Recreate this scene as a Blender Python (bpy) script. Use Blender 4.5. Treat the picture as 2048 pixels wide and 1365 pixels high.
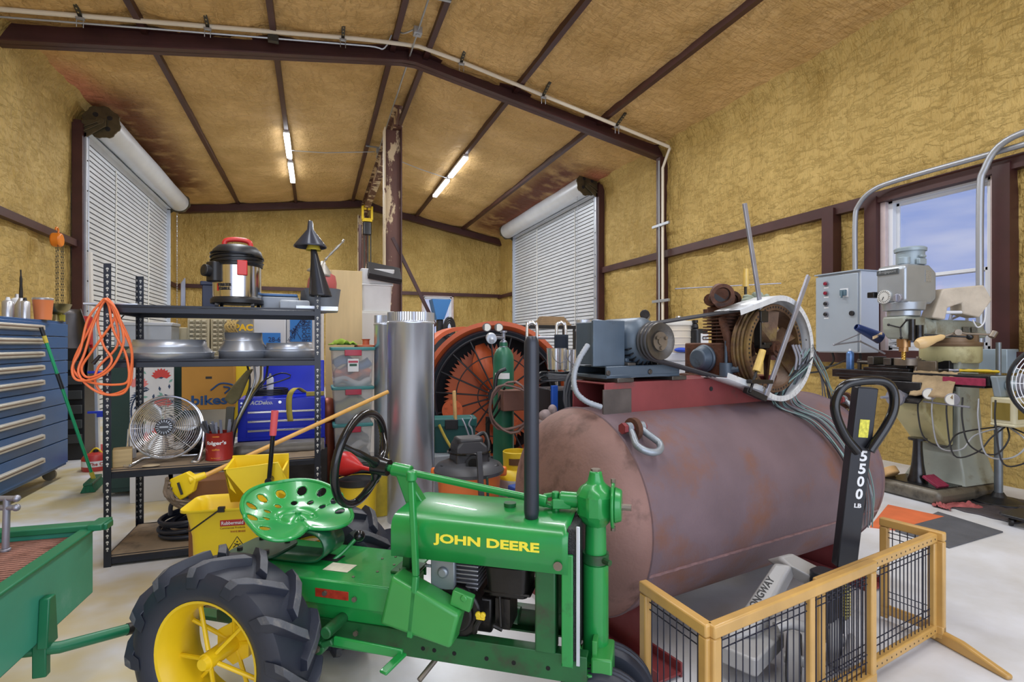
import bpy, bmesh, math, random
from math import sin, cos, pi, radians, sqrt, atan2
from mathutils import Vector, Matrix, Euler, noise as mnoise
random.seed(7)
for o in list(bpy.data.objects): bpy.data.objects.remove(o)
SC = bpy.context.scene
COL = SC.collection
# ---------------------------------------------------------------- camera
EYE = 1.34; FPX = 1066.0; YAW = radians(20.28); HOR = 690.0
cam_data = bpy.data.cameras.new('camera'); cam = bpy.data.objects.new('camera', cam_data); COL.objects.link(cam)
cam.location = (0, 0, EYE); cam.rotation_euler = (pi/2, 0, -YAW)
cam_data.sensor_width = 36; cam_data.lens = 36*FPX/2048; cam_data.shift_y = (HOR-682.5)/2048
cam_data.clip_start = .05; cam_data.clip_end = 300
SC.camera = cam
SC.view_settings.view_transform = 'Standard'; SC.view_settings.look = 'None'
SC.view_settings.gamma = 1; SC.view_settings.use_curve_mapping = False; SC.view_settings.exposure = 0.0
SC.cycles.use_denoising = True
SC.cycles.max_bounces = 6; SC.cycles.diffuse_bounces = 4; SC.cycles.glossy_bounces = 3; SC.cycles.sample_clamp_indirect = 4
SC.cycles.caustics_reflective = False; SC.cycles.caustics_refractive = False
# ---------------------------------------------------------------- sky (blue with long soft clouds)
def lin(c):
    out = []
    for v in c[:3]:
        v = v/255.0
        out.append(v/12.92 if v <= .04045 else ((v+.055)/1.055)**2.4)
    return (out[0], out[1], out[2], 1)
SKY_GAIN = 1.0
wd = bpy.data.worlds.new('sky'); SC.world = wd; wd.use_nodes = True
nt = wd.node_tree; nt.nodes.clear()
def N(t, kind, **kw):
    n = t.nodes.new(kind)
    for k, v in kw.items(): setattr(n, k, v)
    return n
tc = N(nt, 'ShaderNodeTexCoord'); mp = N(nt, 'ShaderNodeMapping'); mp.inputs['Scale'].default_value = (2, 1.5, 9)
nz = N(nt, 'ShaderNodeTexNoise'); nz.inputs['Scale'].default_value = 1.6; nz.inputs['Detail'].default_value = 5
rp = N(nt, 'ShaderNodeValToRGB'); rp.color_ramp.elements[0].position = .38; rp.color_ramp.elements[1].position = .68
rp.color_ramp.elements[0].color = lin((142, 164, 224)); rp.color_ramp.elements[1].color = lin((214, 218, 238))
bg = N(nt, 'ShaderNodeBackground'); bg.inputs['Strength'].default_value = SKY_GAIN
wo = N(nt, 'ShaderNodeOutputWorld')
nt.links.new(tc.outputs['Generated'], mp.inputs['Vector']); nt.links.new(mp.outputs['Vector'], nz.inputs['Vector'])
nt.links.new(nz.outputs['Fac'], rp.inputs['Fac']); nt.links.new(rp.outputs['Color'], bg.inputs['Color']); nt.links.new(bg.outputs['Background'], wo.inputs['Surface'])
# ---------------------------------------------------------------- large soft fill lights added without fixtures, overhead and behind the camera
def area(name, loc, rot, sx, sy, power, col=(.93, .96, 1)):
    l = bpy.data.lights.new(name, 'AREA'); l.shape = 'RECTANGLE'; l.size = sx; l.size_y = sy; l.energy = power; l.color = col
    o = bpy.data.objects.new(name, l); COL.objects.link(o); o.location = loc; o.rotation_euler = rot
    return o
area('overhead_fill_light', (-.6, 1.2, 5.5), (0, 0, 0), .5, 5, 118)
area('overhead_fill_light', (3.2, 1.2, 5.4), (0, 0, 0), .5, 5, 118)
area('overhead_fill_light', (-.6, 6.2, 5.55), (0, 0, 0), .3, 3, 135)
area('overhead_fill_light', (3.2, 6.2, 5.45), (0, 0, 0), .3, 3, 135)
area('rear_fill_light', (1.2, -3.4, 2.2), (radians(90), 0, 0), 7.5, 4.0, 235, (.9, .95, 1))  # fill light added at the open end, no door built there
# ---------------------------------------------------------------- pixel -> place helpers (rays of the calibrated camera)
CF = Vector((sin(YAW), cos(YAW), 0)); CR = Vector((cos(YAW), -sin(YAW), 0)); CU = Vector((0, 0, 1)); CE = Vector((0, 0, EYE))
def ray(px, py): return CF + CR*((px-1024)/FPX) + CU*((HOR-py)/FPX)
def W(px, py, d): return CE + ray(px, py)*d
def WZ(px, py, z): r = ray(px, py); return CE + r*((z-EYE)/r.z)
def WX(px, py, x): r = ray(px, py); return CE + r*(x/r.x)
def WY(px, py, y): r = ray(px, py); return CE + r*(y/r.y)
def cl(lat, d, z=0): return CF*d + CR*lat + CU*z       # camera-frame metres -> world
class Fr:
    def __init__(s, loc, rot=0):
        s.loc = Vector(loc); s.rot = rot; s.M = Matrix.Translation(s.loc) @ Matrix.Rotation(rot, 4, 'Z'); s.I = s.M.inverted()
        s.e = s.I @ CE
    def d(s, px, py): return s.I.to_3x3() @ ray(px, py)
    def y(s, px, py, v): d = s.d(px, py); return s.e + d*((v-s.e.y)/d.y)
    def x(s, px, py, v): d = s.d(px, py); return s.e + d*((v-s.e.x)/d.x)
    def z(s, px, py, v): d = s.d(px, py); return s.e + d*((v-s.e.z)/d.z)
    def w(s, p): return s.M @ Vector(p)
    def l(s, p): return s.I @ Vector(p)
V = Vector
# ---------------------------------------------------------------- materials
_m = {}
def mat(name, rgb, rough=.5, metal=0, var=0, sc=8, bump=0, bsc=60, dirt=None, dlo=.55, dhi=.7, dsc=5, stretch=(1, 1, 1), emit=0, alpha=1, trans=0, spec=None, coat=0):
    if name in _m: return _m[name]
    m = bpy.data.materials.new(name); m.use_nodes = True; t = m.node_tree; b = t.nodes['Principled BSDF']
    c = lin(rgb); b.inputs['Base Color'].default_value = c; b.inputs['Roughness'].default_value = rough; b.inputs['Metallic'].default_value = metal
    if spec is not None: b.inputs['Specular IOR Level'].default_value = spec
    if coat: b.inputs['Coat Weight'].default_value = coat
    if trans: b.inputs['Transmission Weight'].default_value = trans
    if alpha < 1: b.inputs['Alpha'].default_value = alpha
    if emit: b.inputs['Emission Color'].default_value = c; b.inputs['Emission Strength'].default_value = emit
    L = t.links.new
    if var or bump or dirt:
        co = N(t, 'ShaderNodeTexCoord'); mp = N(t, 'ShaderNodeMapping'); mp.inputs['Scale'].default_value = stretch
        L(co.outputs['Object'], mp.inputs['Vector'])
    src = None
    if var:
        n = N(t, 'ShaderNodeTexNoise'); n.inputs['Scale'].default_value = sc; n.inputs['Detail'].default_value = 4; L(mp.outputs['Vector'], n.inputs['Vector'])
        r = N(t, 'ShaderNodeValToRGB'); r.color_ramp.elements[0].position = .3; r.color_ramp.elements[1].position = .7
        r.color_ramp.elements[0].color = tuple(v*(1-var) for v in c[:3])+(1,); r.color_ramp.elements[1].color = tuple(min(1, v*(1+var)) for v in c[:3])+(1,)
        L(n.outputs['Fac'], r.inputs['Fac']); src = r.outputs['Color']
    if dirt:
        n = N(t, 'ShaderNodeTexNoise'); n.inputs['Scale'].default_value = dsc; n.inputs['Detail'].default_value = 6; n.inputs['Roughness'].default_value = .65; L(mp.outputs['Vector'], n.inputs['Vector'])
        r = N(t, 'ShaderNodeMapRange'); r.inputs['From Min'].default_value = dlo; r.inputs['From Max'].default_value = dhi; L(n.outputs['Fac'], r.inputs['Value'])
        x = N(t, 'ShaderNodeMix', data_type='RGBA'); L(r.outputs['Result'], x.inputs['Factor'])
        if src: L(src, x.inputs['A'])
        else: x.inputs['A'].default_value = c
        x.inputs['B'].default_value = lin(dirt); src = x.outputs['Result']
    if src: L(src, b.inputs['Base Color'])
    if bump:
        n = N(t, 'ShaderNodeTexNoise'); n.inputs['Scale'].default_value = bsc; n.inputs['Detail'].default_value = 3; L(mp.outputs['Vector'], n.inputs['Vector'])
        u = N(t, 'ShaderNodeBump'); u.inputs['Strength'].default_value = bump; u.inputs['Distance'].default_value = .01; L(n.outputs['Fac'], u.inputs['Height']); L(u.outputs['Normal'], b.inputs['Normal'])
    _m[name] = m
    return m
# ---------------------------------------------------------------- mesh builder
def frame_of(z, xh=None):
    z = V(z).normalized(); a = V(xh) if xh is not None else (V((0, 0, 1)) if abs(z.z) < .9 else V((1, 0, 0)))
    x = a - z*a.dot(z)
    if x.length < 1e-6: x = V((1, 0, 0)) - z*z.x
    x.normalize(); y = z.cross(x)
    return x, y, z
def smooth_path(pts, k=6, closed=False):
    P = [V(p) for p in pts]; n = len(P); out = []
    for i in range(n if closed else n-1):
        p0 = P[(i-1) % n] if closed or i > 0 else P[0]*2-P[1]
        p1 = P[i]; p2 = P[(i+1) % n]
        p3 = P[(i+2) % n] if closed or i+2 < n else p2*2-p1
        for j in range(k):
            t = j/k
            out.append(.5*((2*p1)+(p2-p0)*t+(2*p0-5*p1+4*p2-p3)*t*t+(3*p1-p0-3*p2+p3)*t*t*t))
    if not closed: out.append(P[-1])
    return out
class MB:
    def __init__(s): s.v = []; s.f = []; s.mi = []; s.cur = 0
    def add(s, vs, fs):
        o = len(s.v); s.v += [tuple(v) for v in vs]
        for f in fs: s.f.append(tuple(i+o for i in f)); s.mi.append(s.cur)
        return s
    def mat(s, i): s.cur = i; return s
    def box(s, c, d, rot=None):
        c = V(c); h = V(d)/2
        vs = [V((sx*h.x, sy*h.y, sz*h.z)) for sx in (-1, 1) for sy in (-1, 1) for sz in (-1, 1)]
        if rot is not None:
            R = rot if isinstance(rot, Matrix) else Euler(rot).to_matrix()
            vs = [R @ v for v in vs]
        return s.add([c+v for v in vs], [(0, 1, 3, 2), (4, 6, 7, 5), (0, 4, 5, 1), (2, 3, 7, 6), (0, 2, 6, 4), (1, 5, 7, 3)])
    def b2(s, lo, hi):
        lo, hi = V(lo), V(hi); return s.box((lo+hi)/2, hi-lo)
    def bar(s, p, q, w, h, up=None):
        p, q = V(p), V(q); x, y, z = frame_of(q-p, up)
        R = Matrix((y, z, x)).transposed()       # local x: width, local y: along, local z: up/height
        return s.box((p+q)/2, (w, (q-p).length, h), R)
    def cyl(s, p, q, r, r2=None, n=20, cap=True):
        p, q = V(p), V(q); r2 = r if r2 is None else r2; x, y, z = frame_of(q-p)
        vs = [p+(x*cos(2*pi*i/n)+y*sin(2*pi*i/n))*r for i in range(n)]+[q+(x*cos(2*pi*i/n)+y*sin(2*pi*i/n))*r2 for i in range(n)]
        fs = [(i, (i+1) % n, n+(i+1) % n, n+i) for i in range(n)]
        if cap: fs += [tuple(range(n-1, -1, -1)), tuple(range(n, 2*n))]
        return s.add(vs, fs)
    def tube(s, pts, r, n=8, closed=False, k=0, cap=True):
        P = smooth_path(pts, k, closed) if k else [V(p) for p in pts]
        m = len(P); vs = []; fs = []; x = None
        for i in range(m):
            a = P[(i-1) % m] if closed or i else P[0]; b = P[(i+1) % m] if closed or i < m-1 else P[-1]
            z = (b-a)
            if z.length < 1e-9: z = V((0, 0, 1))
            x, y, z = frame_of(z, x)
            rr = r[i*len(r)//m] if isinstance(r, (list, tuple)) else r
            vs += [P[i]+(x*cos(2*pi*j/n)+y*sin(2*pi*j/n))*rr for j in range(n)]
        for i in range(m if closed else m-1):
            a = i*n; b = ((i+1) % m)*n
            fs += [(a+j, a+(j+1) % n, b+(j+1) % n, b+j) for j in range(n)]
        if cap and not closed: fs += [tuple(range(n-1, -1, -1)), tuple(range((m-1)*n, m*n))]
        return s.add(vs, fs)
    def lathe(s, prof, o=(0, 0, 0), ax=(0, 0, 1), n=32, close=False, a0=0, a1=2*pi):
        o = V(o); x, y, z = frame_of(ax); vs = []; fs = []; m = len(prof); full = abs(a1-a0-2*pi) < 1e-6
        k = n if full else n+1
        for i in range(k):
            a = a0+(a1-a0)*i/n
            vs += [o+(x*cos(a)+y*sin(a))*r+z*h for r, h in prof]
        for i in range(n):
            j = (i+1) % k
            for q in range(m if close else m-1):
                q2 = (q+1) % m
                fs.append((i*m+q, j*m+q, j*m+q2, i*m+q2))
        return s.add(vs, fs)
    def disc(s, o, ax, r, n=24):
        x, y, z = frame_of(ax); o = V(o)
        return s.add([o+(x*cos(2*pi*i/n)+y*sin(2*pi*i/n))*r for i in range(n)], [tuple(range(n))])
    def prism(s, poly, ext):
        P = [V(p) for p in poly]; e = V(ext); n = len(P)
        nrm = V((0, 0, 0))
        for i in range(n): nrm += P[i].cross(P[(i+1) % n])
        if nrm.dot(e) > 0: P.reverse()
        return s.add(P+[p+e for p in P], [tuple(range(n)), tuple(range(2*n-1, n-1, -1))]+[(i, i+n, (i+1) % n+n, (i+1) % n) for i in range(n)])
    def sph(s, c, r, n=16, m=10, rot=None):
        c = V(c); r = V((r, r, r)) if not hasattr(r, '__len__') else V(r)
        vs = []; fs = []
        for i in range(m+1):
            t = pi*i/m
            for j in range(n):
                a = 2*pi*j/n; v = V((r.x*sin(t)*cos(a), r.y*sin(t)*sin(a), r.z*cos(t)))
                vs.append(c+(rot @ v if rot is not None else v))
        for i in range(m):
            for j in range(n): fs.append((i*n+j, (i+1)*n+j, (i+1)*n+(j+1) % n, i*n+(j+1) % n))
        return s.add(vs, fs)
    def grid(s, fn, nu, nv, wu=False):
        vs = [fn(i/nu, j/nv) for i in range(nu+(0 if wu else 1)) for j in range(nv+1)]
        k = nu if wu else nu+1
        return s.add(vs, [(i*(nv+1)+j, ((i+1) % k)*(nv+1)+j, ((i+1) % k)*(nv+1)+j+1, i*(nv+1)+j+1) for i in range(nu) for j in range(nv)])
    def rod(s, p, q, r, n=8): return s.cyl(p, q, r, None, n)
    def rbox(s, c, d, r=.02, k=4, rot=None, taper=1.0):
        """box with rounded vertical edges; taper scales the bottom"""
        c = V(c); hx, hy, hz = d[0]/2, d[1]/2, d[2]/2; ring = []
        for (cx, cy, a0) in ((hx-r, hy-r, 0), (-hx+r, hy-r, pi/2), (-hx+r, -hy+r, pi), (hx-r, -hy+r, 1.5*pi)):
            ring += [V((cx+r*cos(a0+pi/2*i/k), cy+r*sin(a0+pi/2*i/k), 0)) for i in range(k+1)]
        n = len(ring); R = Euler(rot).to_matrix() if rot is not None and not isinstance(rot, Matrix) else (rot or Matrix.Identity(3))
        vs = [c+R @ V((p.x*taper, p.y*taper, -hz)) for p in ring]+[c+R @ V((p.x, p.y, hz)) for p in ring]
        return s.add(vs, [tuple(range(n-1, -1, -1)), tuple(range(n, 2*n))]+[(i, (i+1) % n, (i+1) % n+n, i+n) for i in range(n)])
def mesh(name, mb, mats, parent=None, bev=0, seg=2, smooth=40, solid=0, fix=False, sub=0):
    me = bpy.data.meshes.new(name); me.from_pydata(mb.v, [], mb.f)
    if not isinstance(mats, (list, tuple)): mats = [mats]
    for m in mats: me.materials.append(m)
    if len(mats) > 1: me.polygons.foreach_set('material_index', mb.mi)
    if fix or True:
        b = bmesh.new(); b.from_mesh(me); bmesh.ops.remove_doubles(b, verts=b.verts, dist=1e-6); bmesh.ops.recalc_face_normals(b, faces=b.faces); b.to_mesh(me); b.free()
    if smooth:
        me.polygons.foreach_set('use_smooth', [True]*len(me.polygons)); me.set_sharp_from_angle(angle=radians(smooth))
    o = bpy.data.objects.new(name, me); COL.objects.link(o)
    if parent is not None: o.parent = parent
    if solid: d = o.modifiers.new('solid', 'SOLIDIFY'); d.thickness = solid; d.offset = 0
    if bev: d = o.modifiers.new('bevel', 'BEVEL'); d.width = bev; d.segments = seg; d.limit_method = 'ANGLE'; d.angle_limit = radians(35)
    if sub: d = o.modifiers.new('sub', 'SUBSURF'); d.levels = sub; d.render_levels = sub
    return o
def tag(o, label, cat=None, group=None, kind=None):
    if label: o['label'] = label
    if cat: o['category'] = cat
    if group: o['group'] = group
    if kind: o['kind'] = kind
    return o
def thing(name, label, cat, loc=(0, 0, 0), rot=0, group=None):
    o = bpy.data.objects.new(name, None); o.empty_display_size = .1; COL.objects.link(o)
    o.location = loc; o.rotation_euler = (0, 0, rot) if not hasattr(rot, '__len__') else rot
    return tag(o, label, cat, group)
def solo(name, label, cat, mb, mats, group=None, kind=None, **k):
    """a thing that is one mesh, its origin moved to its base"""
    n = len(mb.v); lo = [min(v[i] for v in mb.v) for i in range(3)]; hi = [max(v[i] for v in mb.v) for i in range(3)]
    c = V(((lo[0]+hi[0])/2, (lo[1]+hi[1])/2, lo[2])); mb.v = [tuple(V(v)-c) for v in mb.v]
    o = mesh(name, mb, mats, **k); o.location = c
    return tag(o, label, cat, group, kind)
def struct(name, label, cat, mb, mats, **k):
    o = mesh(name, mb, mats, **k); return tag(o, label, cat, None, 'structure')
def dup(root, loc, rot=None, label=None, group=None):
    r = root.copy(); COL.objects.link(r); r.location = loc
    if rot is not None: r.rotation_euler = (0, 0, rot) if not hasattr(rot, '__len__') else rot
    if label: r['label'] = label
    if group: r['group'] = group
    for ch in list(root.children):
        c = ch.copy(); COL.objects.link(c); c.parent = r
        for g in list(ch.children):
            q = g.copy(); COL.objects.link(q); q.parent = c
    return r
def text(name, s, mt, parent, origin, right, up, h, w=None, depth=.0015, bold=0.0, shear=0):
    """lettering as a mesh; origin = centre, h = cap height, w = total width"""
    c = bpy.data.curves.new('t', 'FONT'); c.body = s; c.align_x = 'CENTER'; c.align_y = 'CENTER'; c.extrude = .02; c.offset = bold; c.shear = shear; c.resolution_u = 3
    o = bpy.data.objects.new('t', c); COL.objects.link(o)
    dg = bpy.context.evaluated_depsgraph_get(); me = bpy.data.meshes.new_from_object(o.evaluated_get(dg))
    bpy.data.objects.remove(o)
    xs = [v.co.x for v in me.vertices]; ys = [v.co.y for v in me.vertices]
    if not xs: return None
    cx, cy = (max(xs)+min(xs))/2, (max(ys)+min(ys))/2; hh = max(ys)-min(ys); ww = max(xs)-min(xs)
    fy = h/hh; fx = w/ww if w else fy
    r, u = V(right).normalized(), V(up).normalized(); n = r.cross(u)
    for v in me.vertices: v.co = V(origin)+r*((v.co.x-cx)*fx)+u*((v.co.y-cy)*fy)+n*(depth if v.co.z > 0 else -depth)
    me.materials.clear(); me.materials.append(mt)
    q = bpy.data.objects.new(name, me); COL.objects.link(q); q.parent = parent
    return q
# ================================================================ materials of the setting
def foam(name, rgb, stretch, stains=None):
    m = bpy.data.materials.new(name); m.use_nodes = True; t = m.node_tree; b = t.nodes['Principled BSDF']; L = t.links.new
    b.inputs['Roughness'].default_value = .6; b.inputs['Specular IOR Level'].default_value = .35
    co = N(t, 'ShaderNodeTexCoord'); mp = N(t, 'ShaderNodeMapping'); mp.inputs['Scale'].default_value = stretch; L(co.outputs['Object'], mp.inputs['Vector'])
    def noise(scale, det, src):
        n = N(t, 'ShaderNodeTexNoise'); n.inputs['Scale'].default_value = scale; n.inputs['Detail'].default_value = det; L(src, n.inputs['Vector']); return n.outputs['Fac']
    a = noise(1.3, 6, co.outputs['Object']); r = N(t, 'ShaderNodeValToRGB'); c = lin(rgb)
    r.color_ramp.elements[0].position = .3; r.color_ramp.elements[1].position = .72
    r.color_ramp.elements[0].color = (c[0]*.8, c[1]*.76, c[2]*.66, 1); r.color_ramp.elements[1].color = (min(1, c[0]*1.1), min(1, c[1]*1.1), c[2]*1.15, 1)
    L(a, r.inputs['Fac']); col = r.outputs['Color']
    def blend(col, fac, rgb2):
        x = N(t, 'ShaderNodeMix', data_type='RGBA'); L(fac, x.inputs['Factor']); L(col, x.inputs['A']); x.inputs['B'].default_value = lin(rgb2); return x.outputs['Result']
    sp = N(t, 'ShaderNodeTexNoise'); sp.inputs['Scale'].default_value = 3.5; sp.inputs['Detail'].default_value = 8; sp.inputs['Roughness'].default_value = .7; L(co.outputs['Object'], sp.inputs['Vector'])
    mr = N(t, 'ShaderNodeMapRange'); mr.inputs['From Min'].default_value = .66; mr.inputs['From Max'].default_value = .8; mr.inputs['To Max'].default_value = .6; L(sp.outputs['Fac'], mr.inputs['Value'])
    col = blend(col, mr.outputs['Result'], (120, 92, 40))
    if stains:  # foam tints masked by position, with some shade mixed into the colour
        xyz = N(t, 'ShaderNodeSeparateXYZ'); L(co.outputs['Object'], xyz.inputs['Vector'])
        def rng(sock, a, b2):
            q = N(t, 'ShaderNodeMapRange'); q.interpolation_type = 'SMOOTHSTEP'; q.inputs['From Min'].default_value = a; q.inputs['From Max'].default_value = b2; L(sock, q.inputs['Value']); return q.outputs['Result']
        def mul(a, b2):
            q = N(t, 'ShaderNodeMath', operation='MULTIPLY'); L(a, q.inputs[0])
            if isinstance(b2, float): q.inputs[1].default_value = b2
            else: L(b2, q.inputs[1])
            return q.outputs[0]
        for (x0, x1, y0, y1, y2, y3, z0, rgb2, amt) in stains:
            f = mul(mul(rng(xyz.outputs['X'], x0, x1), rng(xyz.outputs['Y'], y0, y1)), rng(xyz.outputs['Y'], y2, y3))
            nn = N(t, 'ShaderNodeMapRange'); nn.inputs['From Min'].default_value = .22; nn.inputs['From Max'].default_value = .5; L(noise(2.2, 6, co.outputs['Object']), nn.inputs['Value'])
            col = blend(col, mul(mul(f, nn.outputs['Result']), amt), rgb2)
    L(col, b.inputs['Base Color'])
    n1 = noise(9, 4, mp.outputs['Vector']); n2 = noise(38, 3, mp.outputs['Vector']); n3 = noise(4, 2, co.outputs['Object'])
    ad = N(t, 'ShaderNodeMath', operation='MULTIPLY_ADD'); L(n2, ad.inputs[0]); ad.inputs[1].default_value = .35; L(n1, ad.inputs[2])
    ad2 = N(t, 'ShaderNodeMath', operation='MULTIPLY_ADD'); L(n3, ad2.inputs[0]); ad2.inputs[1].default_value = .8; L(ad.outputs[0], ad2.inputs[2])
    mq = N(t, 'ShaderNodeMapping'); mq.inputs['Scale'].default_value = (1, .55, 1.5) if stains is None else (1.5, .55, 1); L(co.outputs['Object'], mq.inputs['Vector'])
    ck = N(t, 'ShaderNodeTexNoise'); ck.inputs['Scale'].default_value = 10; ck.inputs['Detail'].default_value = 7; ck.inputs['Roughness'].default_value = .62; ck.inputs['Distortion'].default_value = .6; L(mq.outputs['Vector'], ck.inputs['Vector'])
    cm = N(t, 'ShaderNodeMapRange'); cm.inputs['From Min'].default_value = .50; cm.inputs['From Max'].default_value = .6; cm.inputs['To Max'].default_value = .12; L(ck.outputs['Fac'], cm.inputs['Value'])
    ad3 = N(t, 'ShaderNodeMath', operation='ADD'); L(cm.outputs['Result'], ad3.inputs[0]); L(ad2.outputs[0], ad3.inputs[1])
    u = N(t, 'ShaderNodeBump'); u.inputs['Strength'].default_value = .9; u.inputs['Distance'].default_value = .07; L(ad3.outputs[0], u.inputs['Height']); L(u.outputs['Normal'], b.inputs['Normal'])
    return m
M_foamw = foam('sprayed_foam_wall', (194, 166, 98), (1, 1, .33))
M_foamc = foam('sprayed_foam_ceiling', (214, 178, 118), (.35, 1, 1), [(4.5, 5.2, 9.4, 11, 17.9, 16.5, 0, (104, 58, 36), 1.0), (5.4, 6.0, 9.9, 10.6, 17, 16, 0, (196, 120, 92), .8),  # brown by the doors: partly painted shade, partly browner and pinkish foam
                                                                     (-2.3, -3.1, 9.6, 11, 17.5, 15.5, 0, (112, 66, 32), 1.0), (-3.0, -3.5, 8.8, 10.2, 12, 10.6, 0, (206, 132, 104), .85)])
M_steel = mat('brown_primer_steel', (66, 35, 34), .45, 0, .18, 3, .05, 40, (60, 34, 26), .55, .75, 4)
M_galv = mat('galvanised_metal', (200, 206, 216), .33, .65, .08, 6)
M_conduit = mat('grey_conduit', (168, 172, 178), .4, .6)
M_pvc = mat('white_plastic_pipe', (222, 214, 196), .45)
M_strut = mat('dark_strut_metal', (70, 68, 62), .5, .6)
M_black = mat('black_plastic', (30, 31, 35), .42, 0, .1)
M_white = mat('white_vinyl', (226, 230, 236), .4)
M_door = mat('pale_door_steel', (214, 219, 226), .35, .25, .05, 3)
M_doordark = mat('door_gap_dark', (122, 126, 132), .5, .2)
# floor: polished pale concrete with ochre stains, scuffs and hairline cracks
def floor_mat():
    m = bpy.data.materials.new('polished_concrete'); m.use_nodes = True; t = m.node_tree; b = t.nodes['Principled BSDF']; L = t.links.new
    co = N(t, 'ShaderNodeTexCoord')
    def noise(s, d, r=.6):
        n = N(t, 'ShaderNodeTexNoise'); n.inputs['Scale'].default_value = s; n.inputs['Detail'].default_value = d; n.inputs['Roughness'].default_value = r; L(co.outputs['Object'], n.inputs['Vector']); return n.outputs['Fac']
    def rng(s, a, b2, hi=1.0):
        q = N(t, 'ShaderNodeMapRange'); q.inputs['From Min'].default_value = a; q.inputs['From Max'].default_value = b2; q.inputs['To Max'].default_value = hi; L(s, q.inputs['Value']); return q.outputs['Result']
    def blend(a, f, c2):
        x = N(t, 'ShaderNodeMix', data_type='RGBA'); L(f, x.inputs['Factor'])
        if isinstance(a, tuple): x.inputs['A'].default_value = a
        else: L(a, x.inputs['A'])
        x.inputs['B'].default_value = lin(c2); return x.outputs['Result']
    c = blend(lin((216, 218, 224)), rng(noise(2.2, 5), .35, .75), (192, 190, 186))
    xyz = N(t, 'ShaderNodeSeparateXYZ'); L(co.outputs['Object'], xyz.inputs['Vector'])
    fx = rng(xyz.outputs['X'], .5, -.5); ad = N(t, 'ShaderNodeMath', operation='MULTIPLY'); L(rng(noise(1.1, 4), .41, .6), ad.inputs[0]); L(fx, ad.inputs[1])
    c = blend(c, ad.outputs[0], (204, 188, 140))
    c = blend(c, rng(noise(5, 8, .75), .66, .76, .7), (128, 112, 92))
    c = blend(c, rng(noise(30, 6, .8), .72, .8, .8), (96, 88, 78))
    L(c, b.inputs['Base Color']); L(rng(noise(3, 4), .3, .7, .5), b.inputs['Roughness'])
    b.inputs['Roughness'].default_value = .35
    rr = N(t, 'ShaderNodeMapRange'); rr.inputs['To Min'].default_value = .22; rr.inputs['To Max'].default_value = .5; L(noise(3, 4), rr.inputs['Value']); L(rr.outputs['Result'], b.inputs['Roughness'])
    return m
M_floor = floor_mat()
# ================================================================ room shell
XL, XR, YF, YN = -3.72, 6.17, 18.0, -2.6
RX, RZ = 1.39, 6.0
def roofz(x): return RZ-(RX-x)*.117 if x < RX else RZ-(x-RX)*.192
mb = MB(); mb.b2((XL-.3, YN, -.12), (XR+.3, YF+.3, 0)); struct('floor', 'pale polished concrete floor with ochre stains', 'floor', mb, M_floor, smooth=0)
def fbm(p, sc): return mnoise.noise(V(p)*sc)
def lines(a, b, step, cuts=()):
    ks = sorted(set([a, b]+[c for c in cuts if a < c < b])); out = []
    for i in range(len(ks)-1):
        n = max(1, round((ks[i+1]-ks[i])/step)); out += [ks[i]+(ks[i+1]-ks[i])*j/n for j in range(n)]
    return out+[b]
def sheet(us, vs, fn, holes=(), off=None):
    mb = MB(); nv = len(vs)
    pts = [fn(u, v) for u in us for v in vs]; fs = []
    for i in range(len(us)-1):
        for j in range(len(vs)-1):
            uc, vc = (us[i]+us[i+1])/2, (vs[j]+vs[j+1])/2
            if any(h[0] < uc < h[1] and h[2] < vc < h[3] for h in holes): continue
            fs.append((i*nv+j, (i+1)*nv+j, (i+1)*nv+j+1, i*nv+j+1))
    return mb.add(pts, fs)
def relief(y, z, seed): return .05*fbm((y+seed, z*.5, seed), 1.1)+.035*fbm((y*2.4, z*.6, seed), 1.7)+.02*fbm((y, z, seed), 5)
DY0, DY1, DZ = 10.8, 16.15, 4.95          # roll-up doors
WY0, WY1, WZ0, WZ1 = 3.2, 4.27, 1.28, 3.0  # window
def edge_fade(y, z, holes, w=.25):
    f = 1
    for h in holes:
        dy = max(h[0]-y, y-h[1], 0); dz = max(h[2]-z, z-h[3], 0); d = sqrt(dy*dy+dz*dz); f = min(f, d/w)
    return min(1, f)
hl = [(DY0, DY1, 0, DZ)]
st = .09
m1 = sheet(lines(YN, YF, st, (DY0, DY1)), lines(0, roofz(XL)+.05, st, (DZ,)), lambda y, z: (XL-.02+relief(y, z, 3)*edge_fade(y, z, hl)+max(0, z-4.95)**2*.9, y, z), hl)
struct('wall_left', 'left wall sprayed with yellow foam', 'wall', m1, M_foamw, smooth=60)
hr = [(DY0, DY1, 0, DZ), (WY0, WY1, WZ0, WZ1)]
m1 = sheet(lines(YN, YF, st, (DY0, DY1, WY0, WY1)), lines(0, roofz(XR)+.05, st, (DZ, WZ0, WZ1)), lambda y, z: (XR+.02+relief(y, z, 11)*edge_fade(y, z, hr)-max(0, z-4.7)**2*.9, y, z), hr)
struct('wall_right', 'right wall sprayed with yellow foam around the window', 'wall', m1, M_foamw, smooth=60)
FX0, FX1, FZ0, FZ1 = 3.44, 4.42, 1.5, 2.98
hf = [(FX0, FX1, FZ0, FZ1)]
m1 = sheet(lines(XL-.2, XR+.2, .12, (FX0, FX1)), lines(0, 6.1, .12, (FZ0, FZ1)), lambda x, z: (x, YF+relief(x, z, 5)*edge_fade(x, z, hf), z), hf)
struct('wall_back', 'far end wall sprayed with yellow foam', 'wall', m1, M_foamw, smooth=60)
PUR = [-2.15, -.55, 1.13, 1.65, 3.17, 4.78]
def cz(x, y):
    d = min(abs(x-p) for p in PUR)
    return roofz(x)+.03-.05*min(1, max(0, d-.08)/.25)+.03*fbm((x*.7, y, 2), 1.3)+.012*fbm((x*1.3, y*3, 9), 2.2)
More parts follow.
